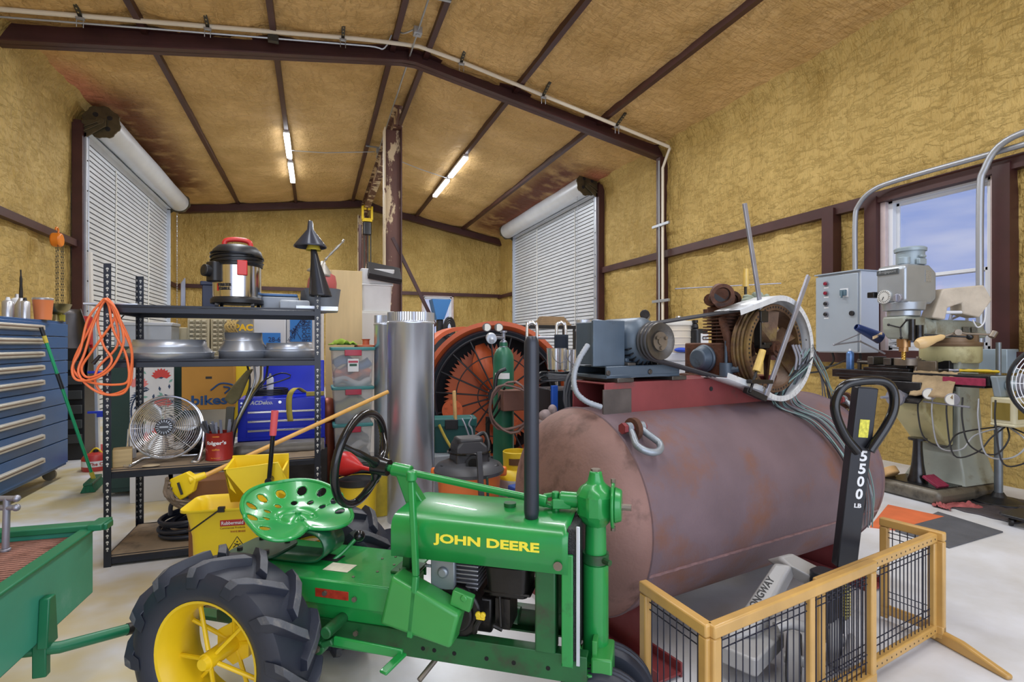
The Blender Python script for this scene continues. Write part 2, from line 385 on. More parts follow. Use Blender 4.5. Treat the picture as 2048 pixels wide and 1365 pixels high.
m1 = sheet(lines(XL-.1, XR+.1, st, (RX,)), lines(YN, YF+.1, .1), lambda x, y: (x, y, cz(x, y)))
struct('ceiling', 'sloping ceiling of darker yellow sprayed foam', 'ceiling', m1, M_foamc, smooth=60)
# ---- steel
tn = [0]
def trim(label, mb, m=None, **k):
    tn[0] += 1; return struct('trim_%d' % tn[0], label, 'steel beam', mb, m or M_steel, **k)
for i, x in enumerate(PUR):
    mb = MB(); z = roofz(x); mb.b2((x-.04, YN, z-.06), (x+.04, YF-.05, z+.12))
    trim(['brown roof purlin nearest the left wall', 'brown roof purlin carrying the left strip lamps', 'brown purlin just left of the ridge', 'brown purlin just right of the ridge', 'brown roof purlin carrying the right strip lamps', 'brown roof purlin nearest the right wall'][i], mb)
BY = 8.47
bot = [(XL, 5.10), (RX-.1, 5.78), (RX+.1, 5.78), (XR, 4.83)]
mb = MB()
web = [V((x, BY-.008, z)) for x, z in bot]+[V((x, BY-.008, roofz(x)+.04)) for x, z in reversed(bot)]
mb.prism(web, (0, .016, 0))
for i in range(3):
    a, b = bot[i], bot[i+1]; mb.bar((a[0], BY, a[1]), (b[0], BY, b[1]), .22, .02, (0, 0, 1) if False else (0, 1, 0)) if False else None
def flange(mb, pts, w, t, y):
    for (x0, z0), (x1, z1) in zip(pts[:-1], pts[1:]):
        mb.prism([V((x0, y-w/2, z0)), V((x1, y-w/2, z1)), V((x1, y-w/2, z1+t)), V((x0, y-w/2, z0+t))], (0, w, 0))
flange(mb, bot, .2, .02, BY)
flange(mb, [(x, roofz(x)-.02) for x, z in bot], .2, .02, BY)
for x in (RX,): mb.b2((x-.01, BY-.1, 5.78), (x+.01, BY+.1, roofz(x)))
trim('large brown peaked main rafter across the hall', mb, smooth=0)
mb = MB(); fb = [(XL, roofz(XL)-.24), (RX, roofz(RX)-.22), (XR, roofz(XR)-.24)]
flange(mb, fb, .2, .2, YF-.15); trim('brown rafter against the far wall', mb, smooth=0)
mb = MB(); mb.b2((XR-.13, BY-.1, 0), (XR+.05, BY+.02, 4.85)); trim('brown rafter column on right wall', mb)
def girt(label, a, b, h=.11, w=.1):
    mb = MB(); mb.bar(a, b, w, h, (0, 0, 1)); return trim(label, mb)
girt('brown girt along left wall beside the chain hoist', (XL+.03, YN, 3.0), (XL+.03, DY0-.05, 3.0))
girt('brown girt on left wall beyond the roll-up door', (XL+.03, DY1+.1, 3.0), (XL+.03, YF, 3.0))
girt('brown girt along right wall above the compressor', (XR-.03, WY1+.14, 3.03), (XR-.03, DY0-.1, 3.03), .13)
girt('brown girt on right wall beyond the roll-up door', (XR-.03, DY1+.1, 3.03), (XR-.03, YF, 3.03))
girt('brown girt along the far wall', (XL, YF-.05, 3.07), (XR, YF-.05, 3.07))
girt('brown low girt under the window and control box', (XR-.06, 2.0, 1.2), (XR-.06, 5.9, 1.2), .15, .16)
girt('brown window head rail', (XR-.05, 1.5, 3.04), (XR-.05, WY1+.2, 3.04), .13, .1)
for y, w, l in ((WY1+.1, .14, 'brown upright left of the window'), (4.92, .16, 'brown upright post above the control box'), (WY0-.09, .14, 'brown upright right of the window')):
    mb = MB(); mb.b2((XR-.12, y-w/2, 1.2), (XR+.02, y+w/2, 3.05)); trim(l, mb)
for x, s, l in ((XL, 1, 'left'), (XR, -1, 'right')):
    mb = MB()
    for y in (DY0-.1, DY1+.1): mb.b2((min(x, x+s*.14), y-.06, 0), (max(x, x+s*.14), y+.06, 4.98))
    mb.b2((min(x, x+s*.1), DY0-.1, DZ-.02), (max(x, x+s*.1), DY1+.1, DZ+.1))
    trim('brown frame of the %s roll-up door' % l, mb)
# ---- windows
M_glass = bpy.data.materials.new('window_glass'); M_glass.use_nodes = True
_t = M_glass.node_tree; _t.nodes.clear(); _o = N(_t, 'ShaderNodeOutputMaterial'); _x = N(_t, 'ShaderNodeMixShader'); _a = N(_t, 'ShaderNodeBsdfTransparent'); _b = N(_t, 'ShaderNodeBsdfGlossy'); _b.inputs['Roughness'].default_value = .02
_x.inputs[0].default_value = .06; _t.links.new(_a.outputs[0], _x.inputs[1]); _t.links.new(_b.outputs[0], _x.inputs[2]); _t.links.new(_x.outputs[0], _o.inputs[0])
def window(name, label, P, r, n, w, z0, z1, ins=.1):
    """P: one lower corner; r: along the wall; n: into the room"""
    P, r, n = V(P), V(r), V(n)
    root = thing(name, label, 'window', P); root['kind'] = 'structure'
    def bx(mb, a0, a1, b0, b1, t0, t1):
        c = [r*a+n*t+V((0, 0, b-P.z)) for a in (a0, a1) for t in (t0, t1) for b in (b0, b1)]
        lo = [min(q[i] for q in c) for i in range(3)]; hi = [max(q[i] for q in c) for i in range(3)]; mb.b2(lo, hi)
    fr = MB(); t = .05
    bx(fr, 0, t, z0, z1, -.09, .0); bx(fr, w-t, w, z0, z1, -.09, .0); bx(fr, 0, w, z0, z0+t, -.09, .0); bx(fr, 0, w, z1-t, z1, -.09, .0)
    zm = (z0+z1)/2-.06
    mesh('window_frame', fr, M_white, root, bev=.004)
    for a, b, dd in ((zm-.01, z1-t, -.06), (z0+t, zm+.03, -.03)):
        s = MB(); q = .035
        bx(s, t, t+q, a, b, dd-.02, dd); bx(s, w-t-q, w-t, a, b, dd-.02, dd); bx(s, t, w-t, a, a+q, dd-.02, dd); bx(s, t, w-t, b-q, b, dd-.02, dd)
        so = mesh('sash', s, M_white, root, bev=.003)
        g = MB(); bx(g, t+q, w-t-q, a+q, b-q, dd-.012, dd-.008); mesh('pane', g, M_glass, so, smooth=0)
    sl = MB(); bx(sl, -.02, w+.02, z0-.03, z0, -.09, .03); mesh('window_sill', sl, M_white, root, bev=.004)
    rv = MB(); bx(rv, -.06, 0, z0-.03, z1+.06, -.1, .05); bx(rv, w, w+.06, z0-.03, z1+.06, -.1, .05); bx(rv, -.06, w+.06, z1, z1+.06, -.1, .05)
    mesh('window_reveal', rv, mat('pale_pinkish_reveal', (206, 190, 190), .5, 0, .1, 9), root, bev=.003)
    return root
window('window_1', 'large white sash window behind the milling machine', (XR, WY0+.03, WZ0), (0, 1, 0), (-1, 0, 0), WY1-WY0-.06, WZ0, WZ1)
window('window_2', 'small white window in the far wall', (FX0, YF-.02, FZ0), (1, 0, 0), (0, -1, 0), FX1-FX0, FZ0, FZ1)
# trees outside behind the window
mb = MB(); rr = random.Random(4)
for i in range(60):
    y = rr.uniform(-3, 26); mb.sph((30+rr.uniform(-2, 2), y, rr.uniform(.5, 1.6)), (rr.uniform(.8, 1.6), rr.uniform(.9, 1.8), rr.uniform(.6, 1.5)), 10, 6)
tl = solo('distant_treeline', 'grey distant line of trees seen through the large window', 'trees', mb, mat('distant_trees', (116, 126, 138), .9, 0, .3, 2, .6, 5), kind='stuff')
mb = MB(); mb.b2((7, -40, -.3), (80, 60, -.2)); struct('ground', 'pale field outside the window', 'ground', mb, mat('pale_field', (176, 176, 168), .9, 0, .1, .3), smooth=0)
# ---- roll-up doors
def rollup(name, label, side):
    x = XL if side < 0 else XR; s = -side     # s: into the room
    root = thing(name, label, 'roll-up door', (x, (DY0+DY1)/2, 0)); root['kind'] = 'structure'
    hw = (DY1-DY0)/2; mb = MB(); zs = []; z = 0.02
    prof = []
    while z < 4.95:
        prof += [(.0, z), (.0, z+.062), (.018, z+.07), (.018, z+.078), (.0, z+.086)]; z += .088
    k = len(prof)
    pts = [V((s*(.10-d), yy, zz)) for d, zz in prof for yy in (-hw, hw)]
    mb.add(pts, [(2*i, 2*i+1, 2*i+3, 2*i+2) for i in range(k-1)])
    mb.mi = [1 if (i % 5) in (1, 2, 3) else 0 for i in range(k-1)]
    mesh('curtain', mb, [M_door, M_doordark], root, smooth=0, solid=.004)
    for yy in (-hw, hw):
        g = MB(); e = .05 if yy > 0 else -.05
        g.b2((min(0, s*.17), min(yy-e*.2, yy+e*1.6), 0), (max(0, s*.17), max(yy-e*.2, yy+e*1.6), 4.86)); g.b2((min(0, s*.18), yy+min(0, -e*.4), 0), (max(s*.17, s*.18), yy+max(0, -e*.4), 4.86))
        go = mesh('guide', g, M_galv, root, bev=.004)
        bq = MB()
        for q in range(9): bq.cyl((s*.17, yy+e*.9, .4+q*.5), (s*.18, yy+e*.9, .4+q*.5), .012, n=8)
        mesh('guide_bolts', bq, M_strut, go)
    zc = 5.0; xc = s*.36; R = .235
    if side < 0: zc = 5.08
    d = MB(); n = 40
    d.lathe([(R, -hw+.02), (R-.01, -hw/2), (R, 0), (R-.01, hw/2), (R, hw-.02)], (xc, 0, zc), (0, 1, 0), n)
    mesh('drum_roll', d, M_door, root)
    c2 = MB(); c2.prism([V((s*.1, -hw+.02, zc-.2)), V((xc-s*.16, -hw+.02, zc-.2)), V((xc-s*.225, -hw+.02, zc-.06)), V((s*.1, -hw+.02, 4.8))], (0, 2*hw-.04, 0)); mesh('curtain_feed', c2, M_door, root)
    for yy, o in ((-hw, -1), (hw, 1)):
        w = MB(); prof = []
        for i in range(48): a = 2*pi*i/48; r = R+.03+(.012 if (i//3) % 2 else -.008); prof.append(V((xc+r*cos(a), yy+o*.0, zc+r*sin(a))))
        w.prism(prof, (0, o*.03, 0)); w.cyl((xc, yy, zc), (xc, yy+o*.1, zc), .06)
        for a in (0.6, 2.2, 3.8, 5.4): w.mat(1); w.cyl((xc+.14*cos(a), yy+o*.028, zc+.14*sin(a)), (xc+.14*cos(a), yy+o*.034, zc+.14*sin(a)), .04, n=14); w.mat(0)
        dk = mat('dark_bronze_bracket', (86, 76, 54), .5, .4, .2)
        wo_ = mesh('drum_wheel', w, [dk, M_black], root, bev=.004)
        bk = MB(); bk.prism([V((0, yy+o*.05, zc-.42)), V((0, yy+o*.05, zc-.05)), V((xc+s*.08, yy+o*.05, zc+.06)), V((xc+s*.08, yy+o*.05, zc-.08))], (0, o*.03, 0))
        for q in (0.08, .16): bk.bar((s*.05, yy+o*.09, zc-.34+q), (xc, yy+o*.09, zc-.1+q*.6), .02, .03, (0, 1, 0))
        mesh('bracket', bk, dk, root, bev=.006)
    cords = [-hw+.28*2*hw, -hw+.68*2*hw] if side < 0 else [-hw+.2*2*hw, -hw+.65*2*hw]
    for yy in cords:
        t = MB(); pts = []
        for q in range(40): zz = 4.7-q*.112; pts.append(V((s*(.115+.006*(q % 2)), yy+.012*sin(q*.5), zz)))
        t.tube(pts, .011, 6); mesh('pull_rope', t, mat('white_rope', (226, 224, 216), .8), root)
    # hand chain at one end
    yy = hw+.12 if side < 0 else -hw+.3
    ch = MB()
    for q in range(60):
        zz = zc-.15-q*.065; o = V((s*(.3 if side < 0 else .45), yy, zz)); ch.tube([o+V((0 if q % 2 else .0, (.011 if q % 2 else 0)*c_, .038*s_))+V(((0 if q % 2 else .011)*c_, 0, 0)) for c_, s_ in ((1, -.6), (1, .6), (-1, .6), (-1, -.6))], .0045, 4, True)
    mesh('hand_chain', ch, M_galv, root)
    return root
rollup('door_1', 'wide pale steel roll-up door in the left wall', -1)
rollup('door_2', 'wide pale steel roll-up door in the right wall', 1)
# ---- conduits and lamps
def tz(x): return 5.10+(x-XL)*.1328 if x < RX-.1 else 5.78-(max(0, x-RX-.1))*.2027
def pz(x): return tz(x)+(.25-.1*(x-XL)/(RX-XL) if x < RX else .15-.05*(x-RX)/(XR-RX))-.03*max(0, 1-abs(x-RX)/.7)
pv = MB(); pp = []
for i in range(33):
    x = XL+.02+(XR-.14-XL)*i/32; pp.append(V((x, BY-.34, pz(x))))
pv.tube(pp, .03, 10); e = pp[-1]
pv.tube([e, e+V((.04, .02, -.02)), e+V((.05, .1, -.1)), V((XR-.16, BY-.22, 4.6)), V((XR-.16, BY-.22, 0.9))], .026, 10)
pr = thing('plastic_conduit', 'white plastic conduit hung along the front of the main rafter', 'pipe', (0, BY, 0)); pv.v = [tuple(V(v)-V((0, BY, 0))) for v in pv.v]
mesh('pipe', pv, M_pvc, pr)
for q, x in enumerate((-2.75, -1.35, .38, 2.15, 3.55, 4.95)):
    s = MB(); z = pz(x); s.bar((x, -.3, z-.03), (x, -.64, z+.09), .045, .03, (0, 0, 1)); 
    for k in range(4): s.mat(1); s.box((x, -.42-.055*k, z-.004+.0194*k), (.016, .026, .006)); s.mat(0)
    s.mat(2); s.b2((x-.045, -.385, z-.06), (x+.045, -.345, z-.035)); s.rod((x-.035, -.37, z-.16), (x-.035, -.37, z-.04), .005); s.rod((x+.035, -.37, z-.16), (x+.035, -.37, z-.04), .005)
    mesh('hanger', s, [M_strut, mat('slot_light', (170, 150, 100), .6), M_conduit], pr, bev=.002)
mc = MB(); mp_ = [V((x, BY-.3, pz(x)-.07)) for x in (XL+.02, -2, -.3, .75, .98)]+[V((1.12, BY-.4, tz(1.1)+.33)), V((1.2, BY-.6, 5.9)), V((1.34, BY-.75, 5.9))]
mc.tube(mp_, .012, 8, k=5)
solo('metal_conduit', 'thin metal conduit running under the plastic pipe to the ridge box', 'pipe', mc, M_conduit)
rc = thing('ridge_conduit', 'thin metal conduit along the roof ridge with cross struts', 'pipe', (RX, 8, 0))
c = MB(); c.rod((0, YN-8, 5.86), (0, 5.2, 5.86), .013); mesh('pipe', c, M_conduit, rc)
for y in (6.9, 8.75, 12.6):
    c = MB(); c.b2((-.3, y-8-.02, 5.88), (.3, y-8+.02, 5.905)); mesh('strut', c, M_conduit, rc)
c = MB(); c.b2((-.06, -.36, 5.82), (.06, -.24, 5.92)); c.cyl((0, -.3, 5.81), (0, -.3, 5.82), .03); mesh('junction_box', c, M_conduit, rc, bev=.005)
c = MB(); c.b2((-.06, 4.6, 5.8), (.06, 4.72, 5.88)); mesh('junction_box', c, M_conduit, rc, bev=.005)
jb = MB(); x = -.55; jb.b2((x-.07, BY-.33, pz(x)-.12), (x+.07, BY-.26, pz(x)-.03)); jb.cyl((x, BY-.335, pz(x)-.075), (x, BY-.33, pz(x)-.075), .02)
solo('junction_box', 'small grey junction box on the left half of the main rafter', 'electrical box', jb, M_strut, bev=.004)
c = MB(); c.tube([V((1.3, 12.7, 5.82)), V((0.2, 12.7, 5.66)), V((-.5, 12.7, 5.62))], .01, 6); solo('branch_conduit', 'thin conduit from the ridge to the left strip lamps', 'pipe', c, M_conduit)
c = MB(); c.tube([V((1.5, 12.7, 5.78)), V((2.4, 12.9, 5.6)), V((3.1, 13.1, 5.52))], .01, 6); solo('branch_conduit', 'thin conduit from the ridge to the right strip lamps', 'pipe', c, M_conduit)
vc = MB(); 
for y in (BY-.15,): vc.rod((XR-.19, y, .6), (XR-.19, y, 4.75), .016)
solo('wall_conduit', 'thin metal conduit beside the white pipe on right wall', 'pipe', vc, M_conduit)
for k, z in enumerate((3.55, 2.15)):
    c = MB(); c.b2((XR-.21, BY-.45, z-.025), (XR-.17, BY+.05, z+.025)); solo('strut_clamp', ['short metal strut clamp across the wall pipes, upper', 'short metal strut clamp across the wall pipes, lower'][k], 'strut', c, M_conduit, bev=.003)
M_tube = mat('lit_lamp_tube', (245, 248, 255), .4, emit=14)
def lamp(x, y, l, label):
    z = roofz(x)-.1; r = thing('ceiling_light', label, 'ceiling light', (x, y, z), 0, 'strip lamps under the roof purlins')
    b = MB(); b.b2((-.06, -l/2, 0), (.06, l/2, .05)); mesh('housing', b, M_white, r, bev=.006)
    b = MB(); b.rbox((0, 0, -.02), (.11, l-.04, .05), .02); mesh('tube', b, M_tube, r)
    al = area('lamp_light', (0, 0, -.06), (0, 0, 0), .1, l, 90, (.94, .97, 1)); al.parent = r
lamp(-.55, 12.55, 1.5, 'left lit strip lamp, nearer of the pair'); lamp(-.55, 14.5, 1.55, 'left lit strip lamp, farther of the pair')
lamp(3.17, 12.3, 1.5, 'right lit strip lamp, nearer of the pair'); lamp(3.17, 14.1, 1.6, 'right lit strip lamp, farther of the pair')
# ---- gantry
M_peel = mat('peeling_brown_paint', (96, 62, 52), .55, .1, .2, 5, .15, 30, (206, 184, 148), .52, .56, 4.2, (1, 1, .4))
M_cream = mat('cream_peeled_paint', (204, 188, 156), .6, 0, .1, 6, .1, 30, (92, 58, 48), .58, .62, 6, (1, 1, .4))
g = thing('hoist_gantry', 'tall peeling brown and cream steel gantry in hall centre', 'gantry', (1.36, 13.5, 0))
def hcol(x, y, z1, name='column'):
    w = MB(); w.b2((x-.15, y-.012, 0), (x+.15, y+.012, z1)); o = mesh(name, w, M_peel, g)
    for s in (-1, 1):
        f = MB(); f.b2((x+s*.15-.012, y-.13, 0), (x+s*.15+.012, y+.13, z1)); mesh('flange', f, M_cream if s < 0 else M_steel, o)
hcol(0.0, -3.35, 5.36); hcol(0.04, 3.7, 5.36)
b = MB(); b.b2((.07, -3.6, 5.36), (.09, 4.1, 5.74)); b.b2((0, -3.6, 5.36), (.16, 4.1, 5.38)); b.b2((0, -3.6, 5.72), (.16, 4.1, 5.74)); mesh('runway_beam', b, M_peel, g)
for x1, z1, y in ((.82, 1.9, -3.35), (-.75, 1.95, 3.7), (.85, 1.95, 3.7)):
    b = MB(); b.bar((.0, y, 3.35), (x1, y, z1-.2), .06, .06); mesh('brace', b, M_steel, g)
h = thing('chain_fall', 'yellow trolley hoist with hanging chains on the gantry beam', 'hoist', (1.44, 16.2, 5.36))
M_yel = mat('yellow_paint', (222, 190, 40), .45, 0, .1)
b = MB(); b.b2((-.16, -.1, -.35), (-.1, .1, .05)); b.b2((.1, -.1, -.35), (.16, .1, .05)); b.cyl((-.1, 0, .02), (-.02, 0, .02), .07); b.cyl((.1, 0, .02), (.02, 0, .02), .07); b.b2((-.14, -.08, -.4), (.14, .08, -.3)); mesh('trolley', b, M_yel, h, bev=.01)
b = MB(); b.rbox((0, 0, -.6), (.24, .2, .36), .05); mesh('hoist_body', b, M_black, h, bev=.01)
for x in (-.08, .02, .1):
    b = MB(); b.tube([V((x, 0, -.75)), V((x, 0, -1.6-x)), V((x, .02, -2.2-x*2))], .02, 6); mesh('chain', b, M_strut, h)
b = MB(); b.tube([V((-.2, 0, -.5)), V((-.2, 0, -1.9))], .05, 8); mesh('hook_block', b, M_steel, h)
# ================================================================ tractor
M_grn = mat('tractor_green_paint', (28, 136, 62), .3, 0, .12, 4, .04, 50, (30, 88, 46), .6, .72, 6, coat=.3)
M_grnl = mat('fresh_green_paint', (52, 142, 66), .35, 0, .06, 5, coat=.2)
M_grnd = mat('grimy_green_paint', (24, 88, 44), .45, 0, .25, 6, .08, 40, (52, 50, 38), .5, .7, 7)
M_wyel = mat('wheel_yellow_paint', (226, 190, 26), .35, 0, .08, 5, .03, 30, (150, 118, 30), .66, .78, 8)
M_tyre = mat('tractor_tyre_rubber', (40, 44, 56), .48, 0, .15, 4, .06, 60)
M_lug = mat('scuffed_tyre_lug', (80, 82, 88), .65, 0, .25, 10, .2, 90, (122, 118, 112), .55, .75, 16)
M_iron = mat('greasy_black_iron', (36, 33, 31), .4, .3, .3, 9, .15, 50)
M_bare = mat('bare_worn_steel', (128, 118, 106), .4, .7, .25, 10)
M_chrome = mat('bright_chrome', (228, 230, 234), .2, .85)
M_gloss = mat('glossy_black_plastic', (22, 23, 26), .2, 0)
M_decal = mat('decal_yellow', (236, 220, 60), .5)
M_engine = mat('engine_black', (28, 26, 25), .35, .4, .3, 9, .15, 40, (84, 66, 46), .6, .75, 8)
TF = Fr((-.089, 2.23, 0), radians(-35.1))
T = thing('tractor', 'small green and yellow vintage garden tractor with black stack', 'tractor', TF.loc, TF.rot)
# ---- rear wheels
def wsc(mb):
    mb.v = [(x*.91-.025, y, (z-.352)*.91+.325) for x, y, z in mb.v]; return mb
def rear_wheel(y, s):
    """s = outward direction in y"""
    R = .352; o = V((0, y, R)); ax = V((0, s, 0))
    t = MB(); hw = .1
    prof = [(.205, -.075), (.215, -.085), (.25, -.1), (.29, -.098), (.318, -.085), (.328, -.05), (.332, 0), (.328, .05), (.318, .085), (.29, .098), (.25, .1), (.215, .085), (.205, .075)]
    t.lathe(prof, o, ax, 56); w = mesh('rear_tyre', wsc(t), M_tyre, T)
    lg = MB(); n = 12
    for i in range(n):
        for sd in (-1, 1):
            a0 = 2*pi*(i+(.5 if sd > 0 else 0))/n
            # lug runs from the centre to the shoulder, swept back
            path = [(.0, -.012, .335), (.35, .035, .335), (.7, .075, .333), (1.0, .1, .322), (1.12, .103, .29)]
            ring = []
            for da, yy, rr in path:
                a = a0-da*.36
                for (dd, hh) in ((-.032, -.03), (-.017, .024), (.017, .024), (.032, -.03)):
                    aa = a+dd*(1 if yy < .09 else .9)/.33; r = rr+hh*(1 if yy < .1 else .75)
                    ring.append(o+V((-cos(aa)*r, s*sd*yy, sin(aa)*r)))
            k = len(path); fs = []
            for q in range(k-1):
                for j in range(4):
                    lg.mat(1 if j == 1 else 0); b = q*4
                    fs.append((b+j, b+(j+1) % 4, b+4+(j+1) % 4, b+4+j))
            base = len(lg.v); lg.v += [tuple(v) for v in ring]
            for idx, f in enumerate(fs): lg.f.append(tuple(i2+base for i2 in f)); lg.mi.append(1 if idx % 4 == 1 else 0)
            lg.f += [tuple(base+i2 for i2 in (0, 1, 2, 3)), tuple(base+(k-1)*4+i2 for i2 in (3, 2, 1, 0))]; lg.mi += [0, 0]
    mesh('tread_lugs', wsc(lg), [M_tyre, M_lug], w, bev=.004, smooth=30)
    r = MB(); r.lathe([(.208, -.085), (.218, -.088), (.218, -.078), (.198, -.065), (.186, -.03), (.186, .03), (.198, .065), (.218, .078), (.218, .088), (.208, .085), (.2, .07), (.178, .03), (.178, -.03), (.2, -.07)], o, ax, 56, True)
    rim = mesh('rear_rim', wsc(r), M_wyel, T)
    sp = MB(); hubc = o+ax*.01
    for i in range(10):
        a = 2*pi*i/10+.2; off = .05 if i % 2 else -.055
        sp.rod(hubc+ax*off*.9+V((cos(a)*.03, 0, sin(a)*.03)), o+ax*off*.35+V((cos(a)*.184, 0, sin(a)*.184)), .0075, 8)
    sp.cyl(hubc-ax*.075, hubc+ax*.07, .03, n=24); sp.cyl(hubc+ax*.07, hubc+ax*.085, .026, .02, n=24)
    sp.cyl(hubc-ax*.06, hubc-ax*.045, .08, n=6)
    mesh('spokes_and_hub', wsc(sp), M_wyel, rim)
rear_wheel(-.3, -1); rear_wheel(.3, 1)
a = MB(); a.cyl((-.025, -.24, .325), (-.025, .24, .325), .03); a.cyl((-.025, -.2, .325), (-.025, -.13, .325), .055); a.cyl((-.025, .2, .325), (-.025, .13, .325), .055); mesh('rear_axle', a, M_grnd, T)
for _y in (-.185, .185):
    p = MB(); p.box((.0, _y, .325), (.16, .012, .1)); mesh('axle_plate', p, M_wyel, T, bev=.006)
# ---- chassis
fr = MB()
for y in (-.14, .14):
    s = 1 if y > 0 else -1
    fr.b2((.05, y-.005, .30), (1.16, y+.005, .385)); fr.b2((.05, min(y, y-s*.04), .30), (1.16, max(y, y-s*.04), .308)); fr.b2((.05, min(y, y-s*.04), .377), (1.16, max(y, y-s*.04), .385))
fr.b2((1.1, -.14, .3), (1.11, .14, .385))
f = mesh('frame_rails', fr, M_grnd, T, bev=.002)
h = MB()
for x in (.62, .66, .73, .84, .93, 1.04): h.cyl((x, -.1462, .335), (x, -.144, .335), .007, n=12)
for x in (.8, .98): h.cyl((x, .134, .35), (x, .1345, .35), .008, n=12)
mesh('rail_holes', h, mat('hole_black', (12, 12, 12), .9), f, smooth=0)
tc = MB(); tc.b2((-.12, -.135, .28), (.5, .135, .47)); tc.b2((-.16, -.1, .3), (-.12, .1, .45)); mesh('transaxle_case', tc, M_grn, T, bev=.008)
d = MB(); d.prism([V((-.24, -.16, .525)), V((.53, -.15, .525)), V((.53, .15, .525)), V((-.24, .16, .525))], (0, 0, -.006))
d.b2((-.22, -.156, .44), (.5, -.15, .523)); d.b2((-.22, .15, .44), (.5, .156, .523)); d.b2((-.24, -.15, .44), (-.234, .15, .52))
deck = mesh('deck_cover', d, M_grn, T, bev=.006)
dd = MB(); dd.b2((.13, -.01, .526), (.21, .045, .5275)); mesh('lever_slot', dd, mat('hole_black', (12, 12, 12), .9), deck, smooth=0)
dd = MB(); dd.b2((.2, -.085, .5262), (.3, -.02, .5272)); lb = mesh('paper_label', dd, mat('aged_paper', (206, 202, 180), .7, 0, .1, 40), deck, smooth=0); lb['label'] = 'aged white paper label'
dd = MB(); dd.b2((.22, -.1578, .465), (.35, -.1562, .495)); rd = mesh('reflector', dd, mat('red_reflector', (150, 48, 30), .3, 0, .3, 60), deck, bev=.002); rd['label'] = 'red reflector strip'
dd = MB()
for x, z in ((.26, .482), (.375, .475), (.38, .36), (.3, .33)): dd.cyl((x, -.158, z), (x, -.166, z), .009, n=6)
for x, y in ((.36, .06), (.4, .09), (.43, .02), (.4, -.05), (.34, -.11), (.47, .1)): dd.cyl((x, y, .5255), (x, y, .528), .005, n=8)
mesh('bolts', dd, M_bare, deck)
pl = MB(); pl.cyl((.05, -.165, .40), (.05, -.14, .40), .065, n=28); pl.cyl((.05, -.172, .40), (.05, -.165, .40), .028, n=20); mesh('drive_pulley', pl, M_grnd, T, bev=.003)
# ---- seat with drain holes
def seat():
    nu, nv = 150, 150; mb = MB(); vs = {}
    holes = []
    for i in range(9):
        a = radians(62+i*29.5); holes.append((.86*cos(a)*.78-.0, .86*sin(a)*.93, .030))
    for i in range(6):
        a = radians(95+i*34); holes.append((.56*cos(a)*.8, .6*sin(a)*.9, .020))
    def outline(a):
        r = 1.0+.05*cos(2*a)
        c = cos(a)
        if c > 0: r *= 1-.46*math.exp(-((a if a < pi else a-2*pi)/.38)**2)+.10*math.exp(-((abs(a if a < pi else a-2*pi)-.8)/.35)**2)
        return r
    A, B = .2, .195
    pts = []; fs = []
    R_N, A_N = 90, 240
    def surf(rho, a):
        k = outline(a); c_ = cos(a); x = A*rho*k*cos(a); y = B*rho*k*sin(a)
        back = max(0, -cos(a)); side = abs(sin(a))
        z = .012+.082*(rho**2.4)*(.5*side**1.5*(1 if c_<0 else .75)+.95*back**1.3+.08)
        if cos(a) > 0: z -= .035*rho**3*cos(a)**1.2*(.5+.9*side)
        z += .012*math.exp(-(rho/.25)**2)-.006*math.exp(-((rho-.33)/.06)**2)
        return V((x, y, z))
    grid_ = [[surf(max(.001, i/R_N), 2*pi*j/A_N) for j in range(A_N)] for i in range(R_N+1)]
    hw = [(V((hx*A/.78*.95, hy*B/.93*.95)), hr) for hx, hy, hr in holes]
    for i in range(R_N+1):
        for j in range(A_N):
            p = grid_[i][j]
            for hc, hr in hw:
                dv = V((p.x, p.y))-hc; L = dv.length
                if abs(L-hr*.62) < .0022 and L > 1e-5:
                    q = hc+dv*(hr*.62/L); p.x, p.y = q.x, q.y
            pts.append(p)
    for i in range(R_N):
        for j in range(A_N):
            q = [(i, j), (i+1, j), (i+1, (j+1) % A_N), (i, (j+1) % A_N)]
            c = V((0, 0))
            for (a_, b_) in q: c += V((grid_[a_][b_].x, grid_[a_][b_].y))*.25
            if any((c-hc).length < hr*.62 for hc, hr in hw): continue
            fs.append(tuple(a_*A_N+b_ for a_, b_ in q))
    mb.add(pts, fs)
    rim = [grid_[R_N][j] for j in range(A_N)]; mb.tube([p+V((0, 0, 0)) for p in rim], .006, 8, True)
    return mb
SC_ = V((.025, 0, .665))
s = seat(); s.v = [tuple(Matrix.Rotation(radians(-32), 3, 'Z') @ Matrix.Rotation(radians(2), 3, 'Y') @ V(v)+SC_) for v in s.v]
st_ = mesh('seat', s, mat('seat_green_enamel', (38, 150, 74), .25, 0, .06, 5, 0, 60, (30, 92, 50), .66, .76, 9, coat=.5), T, solid=.004)
b = MB(); b.cyl(SC_+V((.01, 0, .012)), SC_+V((.01, 0, .032)), .012, n=8)
for x, y in ((.05, .03), (-.04, .03), (.05, -.03), (-.04, -.03)): b.cyl(SC_+V((x, y, .0)), SC_+V((x, y, .018)), .006, n=8)
mesh('seat_bolts', b, M_grn, st_)
b = MB(); bp = smooth_path([V((-.0, 0, .65)), V((.1, 0, .65)), V((.165, 0, .635)), V((.19, 0, .598)), V((.18, 0, .562)), V((.12, 0, .537)), V((-.1, 0, .535)), V((-.22, 0, .535))], 6)
for p, q in zip(bp[:-1], bp[1:]): pass
vs = []; fs = []
for i, p in enumerate(bp): vs += [p+V((0, -.065, 0)), p+V((0, .065, 0))]
b.add(vs, [(2*i, 2*i+1, 2*i+3, 2*i+2) for i in range(len(bp)-1)]); sp_ = mesh('seat_spring', b, mat('dark_green_spring', (22, 84, 52), .35, 0, .15, 6, coat=.3), T, solid=.008)
